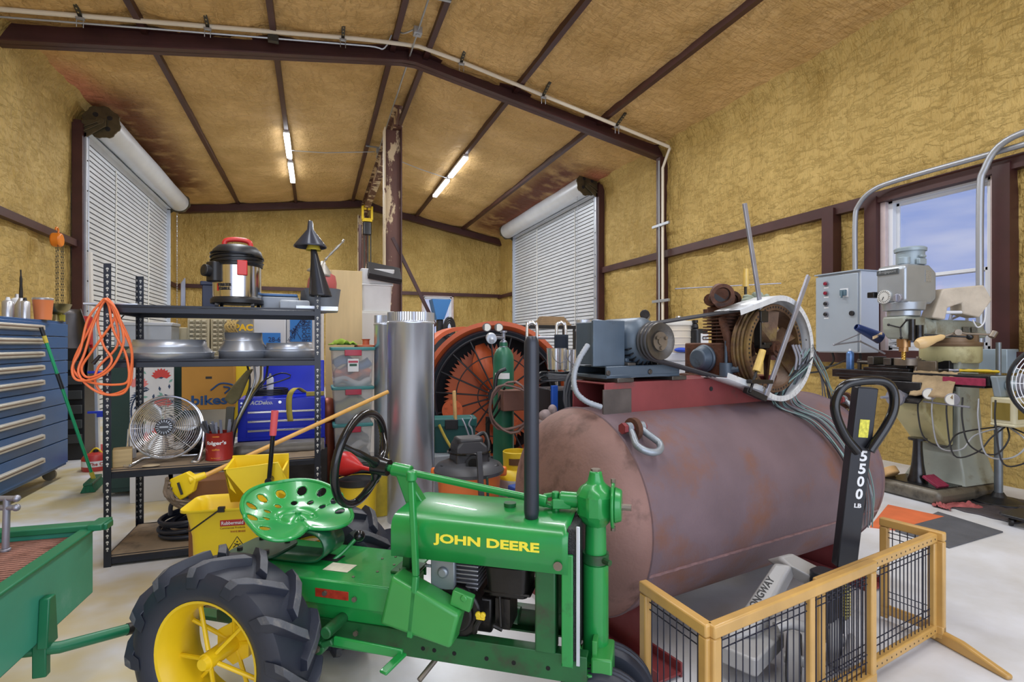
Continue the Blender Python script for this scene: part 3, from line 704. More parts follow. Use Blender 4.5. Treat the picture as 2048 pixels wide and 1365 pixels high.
b = MB(); b.rbox((-.12, 0, .545), (.2, .18, .01), .03); mesh('spring_plate', b, mat('dull_grey_green_plate', (62, 84, 66), .4, .2, .2, 8), T, bev=.002)
b = MB()
for x in (-.18, -.06):
    for y in (-.06, .06): b.cyl((x, y, .55), (x, y, .562), .011, n=6)
mesh('plate_bolts', b, M_iron, sp_)
# ---- hood, pedestal posts
yh = -.165
hd = MB(); prof = [(-.165, .64), (-.165, .735), (-.158, .755), (-.142, .768), (-.11, .775), (0, .782), (.11, .775), (.142, .768), (.158, .755), (.165, .735), (.165, .64)]
xs0, xs1 = .515, 1.105
vs = []; 
for x, dz in ((xs0, 0), (xs0+.02, 0), (xs1-.02, -.0), (xs1, -.0)): vs += [V((x, y, z+dz)) for y, z in prof]
k = len(prof); hd.add(vs, [(i*k+j, i*k+j+1, (i+1)*k+j+1, (i+1)*k+j) for i in range(3) for j in range(k-1)])
hd.prism([V((xs0, y, z)) for y, z in prof], (.004, 0, 0))
hood = mesh('hood', hd, M_grn, T, solid=.003, smooth=50)
text('lettering', 'JOHN DEERE', M_decal, hood, (.842, -.1675, .71), (1, 0, 0), (0, 0, 1), .038, .35, .0015, bold=.035)
b = MB(); b.cyl((1.075, -.1675, .665), (1.075, -.171, .665), .014, n=20); mesh('hood_button', b, M_bare, hood)
# front grille frame
for _y in (-.125, .125):
    g_ = MB(); g_.b2((1.0, _y-.03, .385), (1.065, _y+.03, .645)); mesh('hood_support', g_, M_grnd, T, bev=.005)
g_ = MB()
for y in (-.165, .15): g_.b2((1.085, y, .36), (1.12, y+.012, .70))
g_.b2((1.085, -.165, .36), (1.12, .162, .372)); mesh('grille_frame', g_, M_grn, T, bev=.003)
g_ = MB(); g_.b2((1.10, -.15, .37), (1.13, .15, .775)); mesh('radiator_screen', g_, mat('radiator_mesh', (58, 58, 60), .5, .6, .3, 120, .6, 300), T, bev=.004)
g_ = MB(); g_.b2((1.128, -.155, .36), (1.14, -.148, .785)); g_.b2((1.128, .148, .36), (1.14, .155, .785)); mesh('radiator_edge', g_, M_galv, T, bev=.002)
# steering gear
PX = 1.172
gb = MB(); gb.lathe([(.0, -.075), (.03, -.075), (.05, -.055), (.066, -.03), (.066, .03), (.05, .055), (.034, .066), (.028, .075), (.022, .1), (.022, .108), (0, .108)], (PX, 0, .815), (0, 0, 1), 10)
gb.cyl((PX-.12, 0, .822), (PX-.05, 0, .822), .026, n=18); box_ = mesh('steering_box', gb, M_grn, T, bev=.006, smooth=30)
c_ = MB(); c_.cyl((PX+.052, 0, .815), (PX+.062, 0, .815), .075, n=24); c_.cyl((PX+.062, 0, .815), (PX+.085, 0, .815), .058, .05, n=24); mesh('box_cover', c_, M_grn, box_, bev=.004)
c_ = MB(); c_.cyl((PX+.08, 0, .81), (PX+.115, 0, .81), .011, n=8); c_.cyl((PX, 0, .922), (PX, 0, .93), .017, n=6); c_.cyl((PX+.057, 0, .885), (PX+.057, 0, .9), .008, n=6); c_.cyl((PX+.057, 0, .73), (PX+.057, 0, .745), .008, n=6); mesh('box_bolts', c_, M_bare, box_)
st2 = MB(); st2.cyl((PX, 0, .76), (PX, 0, .62), .034, .036, n=20); st2.cyl((PX, 0, .62), (PX, 0, .3), .042, n=20); ped = mesh('steering_pedestal', st2, M_grn, T)
c_ = MB(); c_.cyl((PX, 0, .625), (PX, 0, .655), .043, n=20); c_.cyl((PX+.03, -.03, .64), (PX+.05, -.045, .64), .01, n=8); mesh('pedestal_clamp', c_, M_grnd, ped)
fp = MB(); fp.rbox((PX+.005, 0, .31), (.016, .17, .19), .002); fp.b2((1.12, -.11, .3), (PX, .11, .31)); fp.prism([V((1.12, -.08, .31)), V((PX-.02, -.08, .31)), V((1.12, -.08, .42))], (0, .01, 0)); mesh('front_plate', fp, M_grnl, T, bev=.004)
fb_ = MB(); fb_.b2((PX-.005, -.1, .22), (PX+.06, .03, .36)); mesh('front_bolster', fb_, M_grnl, T, bev=.006)
# front twin wheels
for y in (-.075, .075):
    w = MB(); o = V((PX+.03, y, .16)); w.lathe([(.075, -.035), (.11, -.045), (.145, -.04), (.157, -.025), (.157, -.017), (.153, -.013), (.153, -.007), (.159, -.003), (.159, .003), (.153, .007), (.153, .013), (.157, .017), (.157, .025), (.145, .04), (.11, .045), (.075, .035)], o, (0, 1, 0), 36, True)
    tw = mesh('front_tyre', w, M_tyre, T)
    w = MB(); w.cyl(o-V((0, .03, 0)), o+V((0, .03, 0)), .078, n=28); w.cyl(o-V((0, .05, 0)), o+V((0, .05, 0)), .025, n=16); mesh('front_rim', w, M_wyel, T)
w = MB(); w.cyl((PX+.01, 0, .3), (PX+.02, 0, .15), .022); w.cyl((PX+.03, -.06, .16), (PX+.03, .06, .16), .014); mesh('front_spindle', w, M_bare, T)
# steering shaft, joints, wheel
A0 = TF.y(785, 938, 0.0); A1 = TF.y(1085, 1002, 0.0)
ax = (A1-A0).normalized()
b = MB(); b.cyl(A0-ax*.04, A1, .0125, n=14); mesh('steering_shaft', b, M_grn, T)
b = MB(); b.cyl(A0+ax*.0, A0+ax*.075, .025, n=20); b.prism([A0+ax*.015+V((0, -.02, 0)), A0+ax*.06+V((0, -.02, 0)), V((.565, -.02, .775)), V((.515, -.02, .68)), V((.515, -.02, .72))], (0, .04, 0)); mesh('shaft_support', b, M_grn, T, bev=.005)
b = MB(); b.bar((.5, .0, .53), (.515, 0, .72), .06, .03); b.box((.5, 0, .53), (.1, .1, .01)); b.cyl((.5, -.05, .535), (.5, -.05, .55), .015, n=6); mesh('support_leg', b, M_grnd, T, bev=.004)
b = MB(); q = A1
b.cyl(q-ax*.02, q+ax*.015, .02, n=14); b.prism([q+V((0, 0, .02)), q+V((.05, 0, .03)), q+V((.05, 0, .018)), q+V((.01, 0, .008))], (0, .02, 0)); b.prism([q+V((0, 0, -.02)), q+V((.05, 0, -.03)), q+V((.05, 0, -.018)), q+V((.01, 0, -.008))], (0, .02, 0))
b.cyl(q+V((.045, -.03, 0)), q+V((.045, .03, 0)), .013, n=12); b.cyl(q+V((.045, 0, -.034)), q+V((.045, 0, .034)), .013, n=12)
b.prism([q+V((.04, -.035, -.016)), q+V((.1, -.02, -.016)), q+V((.1, .02, -.016)), q+V((.04, .035, -.016)), q+V((.04, .02, -.016)), q+V((.07, .0, -.016)), q+V((.04, -.02, -.016))], (0, 0, .032))
b.cyl(q+V((.09, 0, 0)), V((PX-.11, 0, .822)), .017, n=14); mesh('universal_joint', b, M_grn, T, bev=.003)
b = MB(); b.cyl(TF.y(1020, 1000, 0)+V((0, 0, -.05)), TF.y(1020, 1000, 0)+V((0, 0, -.01)), .018, .022, n=12); mesh('shaft_bearing', b, M_grnd, T)
Cw = TF.y(722, 917, 0.0); nx = ax
b = MB(); Rw = .168; x_, y_, z_ = frame_of(nx); n = 56
b.tube([Cw+(x_*cos(2*pi*i/n)+y_*sin(2*pi*i/n))*Rw for i in range(n)], .015, 12, True)
sw = mesh('steering_wheel', b, M_gloss, T)
b = MB()
for i in range(64):
    a = 2*pi*i/64; r_ = x_*cos(a)+y_*sin(a); b.sph(Cw+r_*(Rw-.0115), (.0045, .0045, .0045), 6, 4)
    b.sph(Cw+r_*(Rw-.004)-nx*.0125, (.0045, .0045, .0045), 6, 4)
mesh('rim_grip_beads', b, M_gloss, sw)
hub = A0-ax*.045
b = MB(); b.cyl(hub-ax*.03, hub+ax*.03, .036, .03, n=24); 
up = V((0, 0, 1))-nx*nx.z; up.normalize(); sd = nx.cross(up)
for ang in (62, -62, 180):
    e = Cw+(up*cos(radians(ang))+sd*sin(radians(ang)))*(Rw-.004); b.tube([hub-ax*.01, hub.lerp(e, .45)+ax*.012, e], [.02, .013, .009], 10, k=5)
mesh('wheel_spokes', b, M_gloss, sw)
# levers
b = MB(); l0 = TF.y(823, 962, -.2); l1 = TF.y(832, 1152, -.2); b.bar(l0, l1, .02, .02); b.bar(l1, V((.6, -.2, .40)), .02, .02); b.cyl(l0, l0+V((0, 0, .03)), .017, n=12); mesh('clutch_lever', b, M_grn, T, bev=.004)
b = MB(); k0 = V((.18, .01, .52)); k1 = TF.y(712, 1078, .06); b.tube([k0, k0.lerp(k1, .5)+V((-.005, 0, -.01)), k1], .0075, 8, k=5); lv = mesh('gear_lever', b, M_grn, T)
b = MB(); b.sph(k1+V((.015, 0, .012)), .021, 18, 12); mesh('lever_knob', b, M_gloss, lv)
# belt guard
b = MB(); y0 = -.21
pp_ = [TF.y(px, py, y0) for px, py in ((781, 1153), (758, 1250), (900, 1301), (918, 1232))]
b.prism(pp_, (0, .085, 0))
mesh('belt_guard', b, M_grnl, T, bev=.012, seg=3)
b = MB(); c0 = TF.y(925, 1200, -.17); b.box(c0, (.07, .03, .05), (0, .25, 0)); b.cyl(c0+V((.01, -.02, .012)), c0+V((.01, -.012, .012)), .012, n=8); mesh('guard_bracket', b, M_grnl, T, bev=.006)
# brake pedal linkage
b = MB(); y0 = -.22
q0, q1, q2 = TF.y(668, 1282, y0), TF.y(806, 1309, y0), TF.y(765, 1348, y0-.08)
b.bar(q0, q1, .03, .012, (0, 1, 0)) ; b.bar(q1+V((0, .006, 0)), q2, .03, .01, (0, 0, 1)); mesh('brake_pedal', b, M_grn, T, bev=.004)
b = MB(); q3 = TF.y(640, 1290, y0); b.cyl(q3+V((0, -.015, -.005)), q3+V((0, .02, -.005)), .024, n=20); b.bar(q3, q0, .02, .03, (0, 1, 0)); b.bar(q3, q3+V((-.02, 0, .06)), .02, .03, (0, 1, 0)); b.cyl(q0+V((-.02, -.02, .03)), q0+V((-.02, .16, .03)), .02, n=16); mesh('pedal_pivot', b, M_grnd, T, bev=.004)
b = MB(); b.cyl(q3+V((0, -.028, -.005)), q3+V((0, -.012, -.005)), .012, n=6); mesh('pivot_bolt', b, M_bare, T)
# engine
e = MB(); e.b2((.62, -.09, .385), (.84, .1, .5)); e.cyl((.73, -.13, .46), (.73, .1, .46), .085, n=26); e.cyl((.73, -.145, .46), (.73, -.13, .46), .06, n=26); en = mesh('engine_block', e, M_engine, T, bev=.01)
e = MB()
for i in range(7): e.b2((.715, -.11, .535+i*.014), (.80, .08, .541+i*.014))
e.b2((.73, -.09, .5), (.79, .06, .64)); mesh('cooling_fins', e, mat('dull_aluminium', (150, 152, 158), .4, .8, .2, 20), en, bev=.002)
e = MB(); e.prism([V((.64, -.13, .645)), V((.725, -.13, .645)), V((.725, -.13, .53)), V((.655, -.13, .53)), V((.64, -.13, .545))], (0, .02, 0)); e.cyl((.685, -.14, .588), (.685, -.13, .588), .016, .02, n=16); e.b2((.615, -.125, .595), (.64, -.115, .605)); mesh('engine_shroud', e, mat('grey_shroud', (132, 140, 146), .35, .5), en, bev=.004)
e = MB(); e.rbox((.9, -.06, .575), (.15, .14, .1), .025, taper=.9); e.b2((.82, -.125, .535), (.98, .015, .545)); mesh('muffler_box', e, M_engine, en, bev=.006)
e = MB(); e.tube([V((.79, -.12, .4)), V((.8, -.13, .43)), V((.815, -.135, .455))], .01, 8); ye = MB(); ye.box((.818, -.14, .465), (.03, .01, .022)); ye.cyl((.81, -.146, .47), (.81, -.135, .47), .01, n=10); ye.cyl((.826, -.146, .47), (.826, -.135, .47), .01, n=10)
mesh('oil_filler', e, M_iron, en); o_ = mesh('dipstick_cap', ye, M_yel, en, bev=.003); o_['label'] = 'yellow dipstick cap'
e = MB(); e.rod((.87, -.1, .53), (.875, -.1, .42), .005); e.rod((.85, -.1, .42), (.88, -.1, .41), .008); e.b2((.85, -.08, .4), (.9, .02, .5)); mesh('governor_link', e, M_iron, en)
e = MB(); e.cyl((.9, .05, .385), (.6, .05, .42), .03); mesh('cross_tube', e, M_grnd, T)
b = MB(); b.cyl(TF.y(886, 1302, -.1), TF.y(838, 1362, -.2), .009, n=10); mesh('pto_rod', b, M_bare, T)
# exhaust stack
e = MB(); sx = TF.z(1063, 1040, .772); 
e.lathe([(0, 0), (.014, .003), (.022, .012), (.0245, .03), (.0245, .56), (.0235, .58), (.017, .598), (.014, .6), (0, .6)], (sx.x, sx.y, .768), (0, 0, 1), 28); mesh('exhaust_stack', e, mat('matt_black_stack', (44, 48, 58), .38, .2, .1), T)
# hitch bar
e = MB(); e.b2((-.5, -.03, .24), (-.1, .03, .256)); e.b2((-.3, -.05, .256), (-.1, .05, .3)); mesh('hitch_bar', e, M_grnd, T, bev=.003)
# ================================================================ green dump cart
M_cart = mat('cart_green_paint', (62, 150, 124), .4, 0, .1, 3, .04, 40, (120, 172, 158), .55, .75, 3)
M_cartd = mat('cart_dark_green', (22, 106, 70), .4, 0, .12, 4)
M_rust = mat('rusty_grate', (142, 100, 86), .8, .1, .25, 14, .4, 80, (104, 66, 52), .5, .65, 10)
A = cl(-1.66, 2.11); B = cl(-1.504, 1.566); fx = (B-A); fx.z = 0; wid = .95; fx.normalize()
CT = thing('garden_cart', 'green metal garden cart with rusty grate, behind the tractor wheel', 'cart', (A.x, A.y, 0), atan2(fx.y, fx.x))
# local: +x along the front panel towards the viewer, local +y away to the tractor?, length runs to local -y
zb, zt = .36, .61; Lc = 1.15; yd = -1
cm = MB(); cm.b2((0, -.004, zb), (wid, 0, zt)); cm.b2((0, yd*Lc, zb), (.004, 0, zt)); cm.b2((wid-.004, yd*Lc, zb), (wid, 0, zt)); cm.b2((0, yd*Lc, zb), (wid, yd*Lc+.004, zt)); cm.b2((0, yd*Lc, zb), (wid, 0, zb+.004))
mesh('tub', cm, M_cart, CT, bev=.002)
cm = MB(); cm.b2((-.03, -Lc-.03, zt), (.03, .06, zt+.025)); cm.b2((wid-.03, -Lc-.03, zt), (wid+.03, .03, zt+.025)); cm.b2((.03, -.03, zt), (wid, .02, zt+.012)); cm.b2((-.05, .0, zt+.005), (.05, .05, zt+.03)); mesh('rim_flange', cm, M_cartd, CT, bev=.004)
cm = MB(); 
n = 46
for i in range(n): x = .02+i*(wid-.04)/n; cm.b2((x, -Lc+.02, zt-.035), (x+.012, -.02, zt-.018))
for i in range(30): y = -.03-i*(Lc-.06)/30; cm.b2((.02, y-.006, zt-.038), (wid-.02, y, zt-.02))
mesh('grate', cm, M_rust, CT, smooth=0)
cm = MB(); cm.prism([V((.33, .0, zb+.14)), V((.37, 0, zb+.14)), V((.385, 0, zb-.02)), V((.315, 0, zb-.02))], (0, .03, 0)); cm.b2((.34, -.02, .24), (.37, .02, zb)); mesh('hitch_bracket', cm, M_cartd, CT, bev=.004)
cm = MB(); hb = CT.matrix_basis.inverted() @ TF.w((-.46, 0, .248)); cm.tube([V((.35, -.25, .33)), V((.35, .05, .325)), hb], .019, 14); dbr = mesh('drawbar', cm, M_cartd, CT)
cm = MB(); h2 = V((.35, .05, .325)); cm.cyl(h2.lerp(hb, .45), hb, .021, n=14); mesh('drawbar_sleeve', cm, M_iron, dbr)
cm = MB(); cm.b2((.08, -Lc+.2, zb-.06), (wid-.08, -.1, zb)); mesh('subframe', cm, M_cartd, CT, bev=.004)
for x in (.02, wid-.02):
    w = MB(); w.lathe([(.09, -.05), (.15, -.06), (.18, -.05), (.185, 0), (.18, .05), (.15, .06), (.09, .05)], (x, -.75, .185), (1, 0, 0), 32, True); w.cyl((x-.03, -.75, .185), (x+.03, -.75, .185), .09); mesh('cart_wheel', w, M_tyre, CT)
b = MB(); P0 = W(11, 1142, 1.93); P1 = W(14, 1040, 1.93)
b.cyl(P0, P1, .011, n=14); mm = [P0.lerp(P1, t) for t in (.98, .8)]
rt = V((CR.x, CR.y, 0))
for m_ in mm: b.cyl(m_-rt*.035, m_+rt*.035, .01, n=12); b.sph(m_+rt*.035, .013, 10, 6)
b.cyl(P0-V((0, 0, .01)), P0, .016, n=12)
cl_ = solo('bar_clamp', 'small silver bar clamp standing on the cart grate at the left', 'clamp', b, mat('scuffed_steel', (158, 160, 172), .4, .6, .15), bev=.002)
cl_.location.z = zt-.018
# ================================================================ big rusty tank and what stands on it
M_tank = mat('rusty_red_oxide_tank', (114, 96, 102), .6, .15, .2, 2.2, .12, 90, (126, 82, 58), .5, .72, 2.6)
M_tankh = mat('rusty_brown_tank_head', (130, 98, 90), .65, .1, .22, 3, .15, 80, (92, 68, 60), .52, .68, 5)
M_oxide = mat('red_oxide_primer', (128, 56, 58), .5, .1, .15, 5, .06, 60, (92, 70, 66), .62, .75, 5)
M_rustd = mat('dark_rust_casting', (96, 62, 46), .7, .3, .3, 14, .3, 70, (60, 42, 36), .5, .65, 12)
M_motor = mat('blue_grey_motor_paint', (78, 92, 106), .4, .15, .12, 7, .05, 70, (52, 56, 60), .62, .75, 9)
M_worn = mat('worn_dark_steel', (88, 84, 80), .4, .7, .25, 12, .1, 90)
M_clamp = mat('scuffed_steel', (158, 160, 172), .4, .6, .15)
KF = Fr(cl(.326, 2.515), atan2(.167, .986)); KR, KZ, KL = .47, .57, 1.74
K = thing('storage_tank', 'large rusty red-brown horizontal steel tank lying on maroon skids', 'tank', KF.loc, KF.rot)
b = MB(); b.lathe([(KR, 0), (KR, KL)], (0, 0, KZ), (1, 0, 0), 96); mesh('shell', b, M_tank, K)
for x0, s, nm in ((0, -1, 'near'), (KL, 1, 'far')):
    b = MB(); b.lathe([(KR*sin(radians(a)), x0+s*.235*cos(radians(a))) for a in range(0, 91, 6)]+[(KR+.001, x0-s*.004)], (0, 0, KZ), (1, 0, 0), 72); mesh('dished_head', b, M_tankh if s < 0 else M_tank, K)
    b = MB(); x_, y_, z_ = frame_of((1, 0, 0)); b.tube([V((x0, cos(2*pi*i/80)*KR, KZ+sin(2*pi*i/80)*KR)) for i in range(80)], .006, 6, True); mesh('ring_weld', b, M_tank, K)
b = MB(); a = radians(200); b.tube([V((KL*i/60, cos(a)*KR, KZ+sin(a)*KR+.0015*sin(i*2.3))) for i in range(61)], .007, 6); mesh('seam_weld', b, mat('weld_bead', (138, 108, 108), .6, .2, .2, 40), K)
for x in (.06, KL-.1):
    b = MB(); b.b2((x-.07, -.5, .012), (x+.07, .5, .022)); b.b2((x-.004, -.34, .02), (x+.004, .34, .25)); b.b2((x-.07, -.5, .0), (x-.06, .5, .06)); b.b2((x+.06, -.5, 0), (x+.07, .5, .06))
    mesh('skid_foot', b, M_oxide, K, bev=.003)
b = MB(); b.cyl((-.17, -.28, KZ+.14), (-.27, -.28, KZ+.14), .03, n=20); b.cyl((-.25, -.28, KZ+.14), (-.28, -.28, KZ+.14), .036, n=20); mesh('nozzle', b, M_tankh, K)
def lug(x, ang):
    a = radians(ang); n = V((0, cos(a), sin(a))); p = V((x, 0, KZ))+n*(KR-.01); t = V((1, 0, 0))
    b = MB(); x_, y_, z_ = frame_of(t); pts = []
    b.lathe([(.022, -.012), (.05, -.012), (.05, .012), (.022, .012)], p+n*.035, t, 24, True); mesh('lifting_lug', b, M_rustd, K, bev=.003)
    return p, n
def shackle(x, ang, label):
    p, n = lug(x, ang); c = p+n*.045
    dn = V((0, n.z, -n.y)) if n.y < 0 else V((0, -n.z, n.y)); dn = (dn if dn.z < 0 else -dn)
    r = thing('bow_shackle', label, 'shackle', KF.w(c), KF.rot, 'shackles on the tank lugs')
    t = V((1, 0, 0)); pts = []
    for i in range(15):
        q = -pi/2-.0+(pi)*i/14; pts.append(t*(.062*sin(q))*1.0+dn*(.095+.055*cos(q)))
    pts = [t*-.035+dn*.0]+[t*-.036+dn*.03]+pts+[t*.036+dn*.03]+[t*.035+dn*.0]
    b = MB(); b.tube(pts, .015, 10, k=3); mesh('bow', b, mat('galvanised_shackle', (150, 158, 166), .45, .6, .15, 20, .1, 90), r)
    b = MB(); b.cyl(t*-.06, t*.06, .017, n=14); b.cyl(t*-.07, t*-.05, .024, n=6); o = mesh('pin', b, mat('red_shackle_pin', (128, 52, 56), .5, .2), r); o['label'] = 'red painted pin'
    for s in (-1, 1):
        b = MB(); b.cyl(t*s*.022, t*s*.048, .024, n=16); mesh('eye', b, _m['galvanised_shackle'], r)
shackle(.16, 131, 'galvanised bow shackle hanging on the tank nearest the tractor') if False else None
for (px, py, lab) in ((1262, 868, 'galvanised bow shackle with red pin hanging on near end of the tank'), (1686, 808, 'galvanised bow shackle on the tank behind the pallet jack handle')):
    best = None
    for i in range(200):
        ang = 90+i*.5; a = radians(ang); y = cos(a)*KR
        q = KF.y(px, py, y); e = abs(q.z-(KZ+sin(a)*KR))
        if best is None or e < best[0]: best = (e, q.x, ang)
    shackle(best[1], best[2], lab)
# compressor skid beam
b = MB(); z0, z1 = KZ+KR-.03, 1.165
for y in (-.12, .12): b.b2((.04, y-.004, z0), (1.32, y+.004, z1))
b.b2((.04, -.12, z1-.008), (1.32, .12, z1)); b.b2((.04, -.12, z0), (.3, -.10, z0+.008)); bm_ = mesh('skid_beam', b, M_oxide, K, bev=.003)
b = MB(); b.b2((.03, -.127, z0-.012), (.2, -.118, z0+.125)); o = mesh('end_stiffener', b, mat('scorched_plate', (84, 76, 72), .6, .3, .3, 9, .1, 40), K, bev=.003)
b = MB(); b.cyl((.75, -.127, 1.11), (.75, -.124, 1.11), .012, n=14); mesh('beam_hole', b, M_black, bm_)
# ---- motor
yp = -.16
Pm = KF.y(1312, 683, yp); Pf = KF.y(1535, 697, yp)
m = thing('electric_motor', 'blue-grey electric motor with belt pulley on the tank', 'motor', KF.w((Pm.x, .05, 1.165)), KF.rot)
def ml(p): return V(p)-V((Pm.x, .05, 1.165))
b = MB()
zb = 1.165
b.b2(ml((Pm.x-.27, -.12, zb+.02)), ml((Pm.x+.2, .16, zb+.035))); b.b2(ml((Pm.x-.27, -.12, zb+.02)), ml((Pm.x+.2, -.11, zb+.075))); b.b2(ml((Pm.x-.25, .15, zb+.02)), ml((Pm.x+.2, .16, zb+.075))); b.b2(ml((Pm.x-.25, -.12, zb+.068)), ml((Pm.x+.2, .16, zb+.075)))
base = mesh('slide_base', b, M_motor, m, bev=.005)
b = MB()
for x in (-.22, .13): b.b2(ml((Pm.x+x, -.14, zb)), ml((Pm.x+x+.1, .17, zb+.02)))
b.b2(ml((Pm.x-.13, -.11, zb+.075)), ml((Pm.x-.08, .15, zb+.09))); b.b2(ml((Pm.x+.06, -.11, zb+.075)), ml((Pm.x+.11, .15, zb+.09)))
for x in (-.26, .0): b.cyl(ml((Pm.x+x, -.125, zb+.045)), ml((Pm.x+x, -.118, zb+.045)), .014, n=6)
b.cyl(ml((Pm.x+.2, -.06, zb+.05)), ml((Pm.x+.25, -.06, zb+.05)), .015, n=6); b.cyl(ml((Pm.x+.2, .08, zb+.05)), ml((Pm.x+.25, .08, zb+.05)), .015, n=6); mesh('base_bolts_and_shims', b, M_worn, m, bev=.003)
zc = Pm.z; R = .118
b = MB(); b.lathe([(.0, .0), (.05, .0), (.085, .015), (.11, .04), (R, .06), (R, .29), (.112, .31), (.09, .35), (0, .36)], ml((Pm.x, -.12, zc)), (0, 1, 0), 40)
body = mesh('motor_body', b, M_motor, m, bev=.003)
b = MB(); b.b2(ml((Pm.x-.1, -.06, zb+.09)), ml((Pm.x+.1, -.01, zc-.08))); b.b2(ml((Pm.x-.1, .1, zb+.09)), ml((Pm.x+.1, .15, zc-.08))); mesh('motor_feet', b, M_motor, body, bev=.004)
b = MB()
for i in range(10):
    a = radians(200+i*15); c = ml((Pm.x+.107*cos(a), -.068, zc+.107*sin(a))); b.box(c, (.006, .05, .03), Matrix.Rotation(-a+pi/2, 3, 'Y'))
mesh('vent_slots', b, M_black, body)
b = MB(); b.rbox(ml((Pm.x-.215, .0, zc-.01)), (.17, .15, .2), .01); b.rbox(ml((Pm.x-.225, -.08, zc-.01)), (.19, .016, .215), .004) ; jb_ = mesh('terminal_box', b, M_motor, m, bev=.006)
b = MB(); b.lathe([(.0, -.022), (.05, -.022), (.06, -.03), (.088, -.034), (.09, -.026), (.078, -.018), (.09, -.01), (.09, -.004), (.078, .004), (.09, .012), (.09, .02), (.078, .028), (.09, .034), (.088, .04), (.0, .04)], ml((Pm.x, yp, zc)), (0, 1, 0), 40); pu = mesh('motor_pulley', b, M_worn, m)
b = MB(); b.cyl(ml((Pm.x, yp-.03, zc)), ml((Pm.x, yp-.02, zc)), .045, n=24); b.cyl(ml((Pm.x, yp-.036, zc)), ml((Pm.x, yp-.03, zc)), .018, n=20)
for a in (.5, 2.6, 4.7): b.cyl(ml((Pm.x+.032*cos(a), yp-.042, zc+.032*sin(a))), ml((Pm.x+.032*cos(a), yp-.03, zc+.032*sin(a))), .009, n=6)
mesh('taper_bush', b, M_bare, pu)
c0 = Pm+V((-.25, .0, -.09))
b = MB(); P = [W(1176, 690, 2.45), W(1158, 720, 2.42), W(1148, 752, 2.4), W(1152, 783, 2.38), W(1172, 803, 2.37), W(1203, 815, 2.38)]
b.tube(smooth_path(P, 12), [.0115, .0135]*34, 10)
solo('flexible_conduit', 'grey flexible conduit looping from motor to the skid beam end', 'conduit', b, mat('grey_flex_conduit', (150, 156, 164), .45, .1))
# ---- belts
r1, r2 = .086, Pf.x and .236
def belt(y):
    d = V((Pf.x-Pm.x, 0, Pf.z-Pm.z)); L = d.length; th = atan2(d.z, d.x); al_ = math.acos((r1-r2)/L) ; pts = []
    for i in range(25):
        a = th+al_+(2*pi-2*al_)*i/24; pts.append(V((Pm.x+r1*cos(a), y, Pm.z+r1*sin(a))))
    for i in range(33):
        a = th-al_+(2*al_)*i/32; pts.append(V((Pf.x+r2*cos(a), y, Pf.z+r2*sin(a))))
    return pts
for i, y in enumerate((yp-.02, yp+.005, yp+.03)):
    b = MB(); b.tube(belt(y), .008, 4, True); o = solo('drive_belt', 'black rubber drive belt running from motor pulley to the flywheel', 'belt', MB().add([KF.w(v) for v in b.v], b.f), mat('rubber_belt', (58, 58, 62), .6), 'belts from motor to flywheel')
# ---- compressor pump
c = thing('air_compressor_pump', 'rusty brown compressor pump with large spoked flywheel on the tank', 'compressor', KF.w((Pf.x, .08, 1.165)), KF.rot)
O = V((Pf.x, .08, 1.165))
def cp(p): return V(p)-O
def cpx(dx, y, dz): return V((Pf.x+dx, y, Pf.z+dz))-O
RF = .244
b = MB(); b.lathe([(RF-.035, -.05), (RF-.004, -.05), (RF, -.045), (RF, -.03), (RF-.012, -.022), (RF, -.014), (RF, -.006), (RF-.012, .002), (RF, .01), (RF, .018), (RF-.012, .026), (RF, .034), (RF, .05), (RF-.035, .05)], cpx(0, yp, 0), (0, 1, 0), 72, True)
M_fly = mat('brown_rusty_flywheel', (104, 78, 58), .55, .4, .3, 12, .2, 60, (132, 108, 62), .5, .65, 7)
fw = mesh('flywheel_rim', b, M_fly, c)
b = MB()
for i in range(60):
    a = 2*pi*i/60; b.cyl(cpx((RF-.018)*cos(a), yp-.051, (RF-.018)*sin(a)), cpx((RF-.018)*cos(a), yp-.049, (RF-.018)*sin(a)), .006, n=8)
mesh('rim_holes', b, M_black, fw)
b = MB(); b.cyl(cpx(0, yp-.06, 0), cpx(0, yp+.05, 0), .04, n=24); b.cyl(cpx(0, yp-.07, 0), cpx(0, yp-.06, 0), .025, n=6); mesh('flywheel_hub', b, M_rustd, fw)
for i in range(6):
    a = 2*pi*i/6+.45; b = MB(); u_ = V((cos(a), 0, sin(a))); w_ = V((-sin(a), 0, cos(a))); cc = cpx(0, yp, 0)
    vs = []
    for q in range(5):
        t = q/4; r = .03+.185*t; hw_ = .018+.018*t; tw = .03
        for s1, s2 in ((-1, -1), (1, -1), (1, 1), (-1, 1)): vs.append(cc+u_*r+w_*hw_*s1+V((0, tw*s1+.006*s2, 0)))
    b.add(vs, [(q*4+j, q*4+(j+1) % 4, q*4+4+(j+1) % 4, q*4+4+j) for q in range(4) for j in range(4)]); mesh('fan_spoke', b, M_fly, fw, smooth=30)
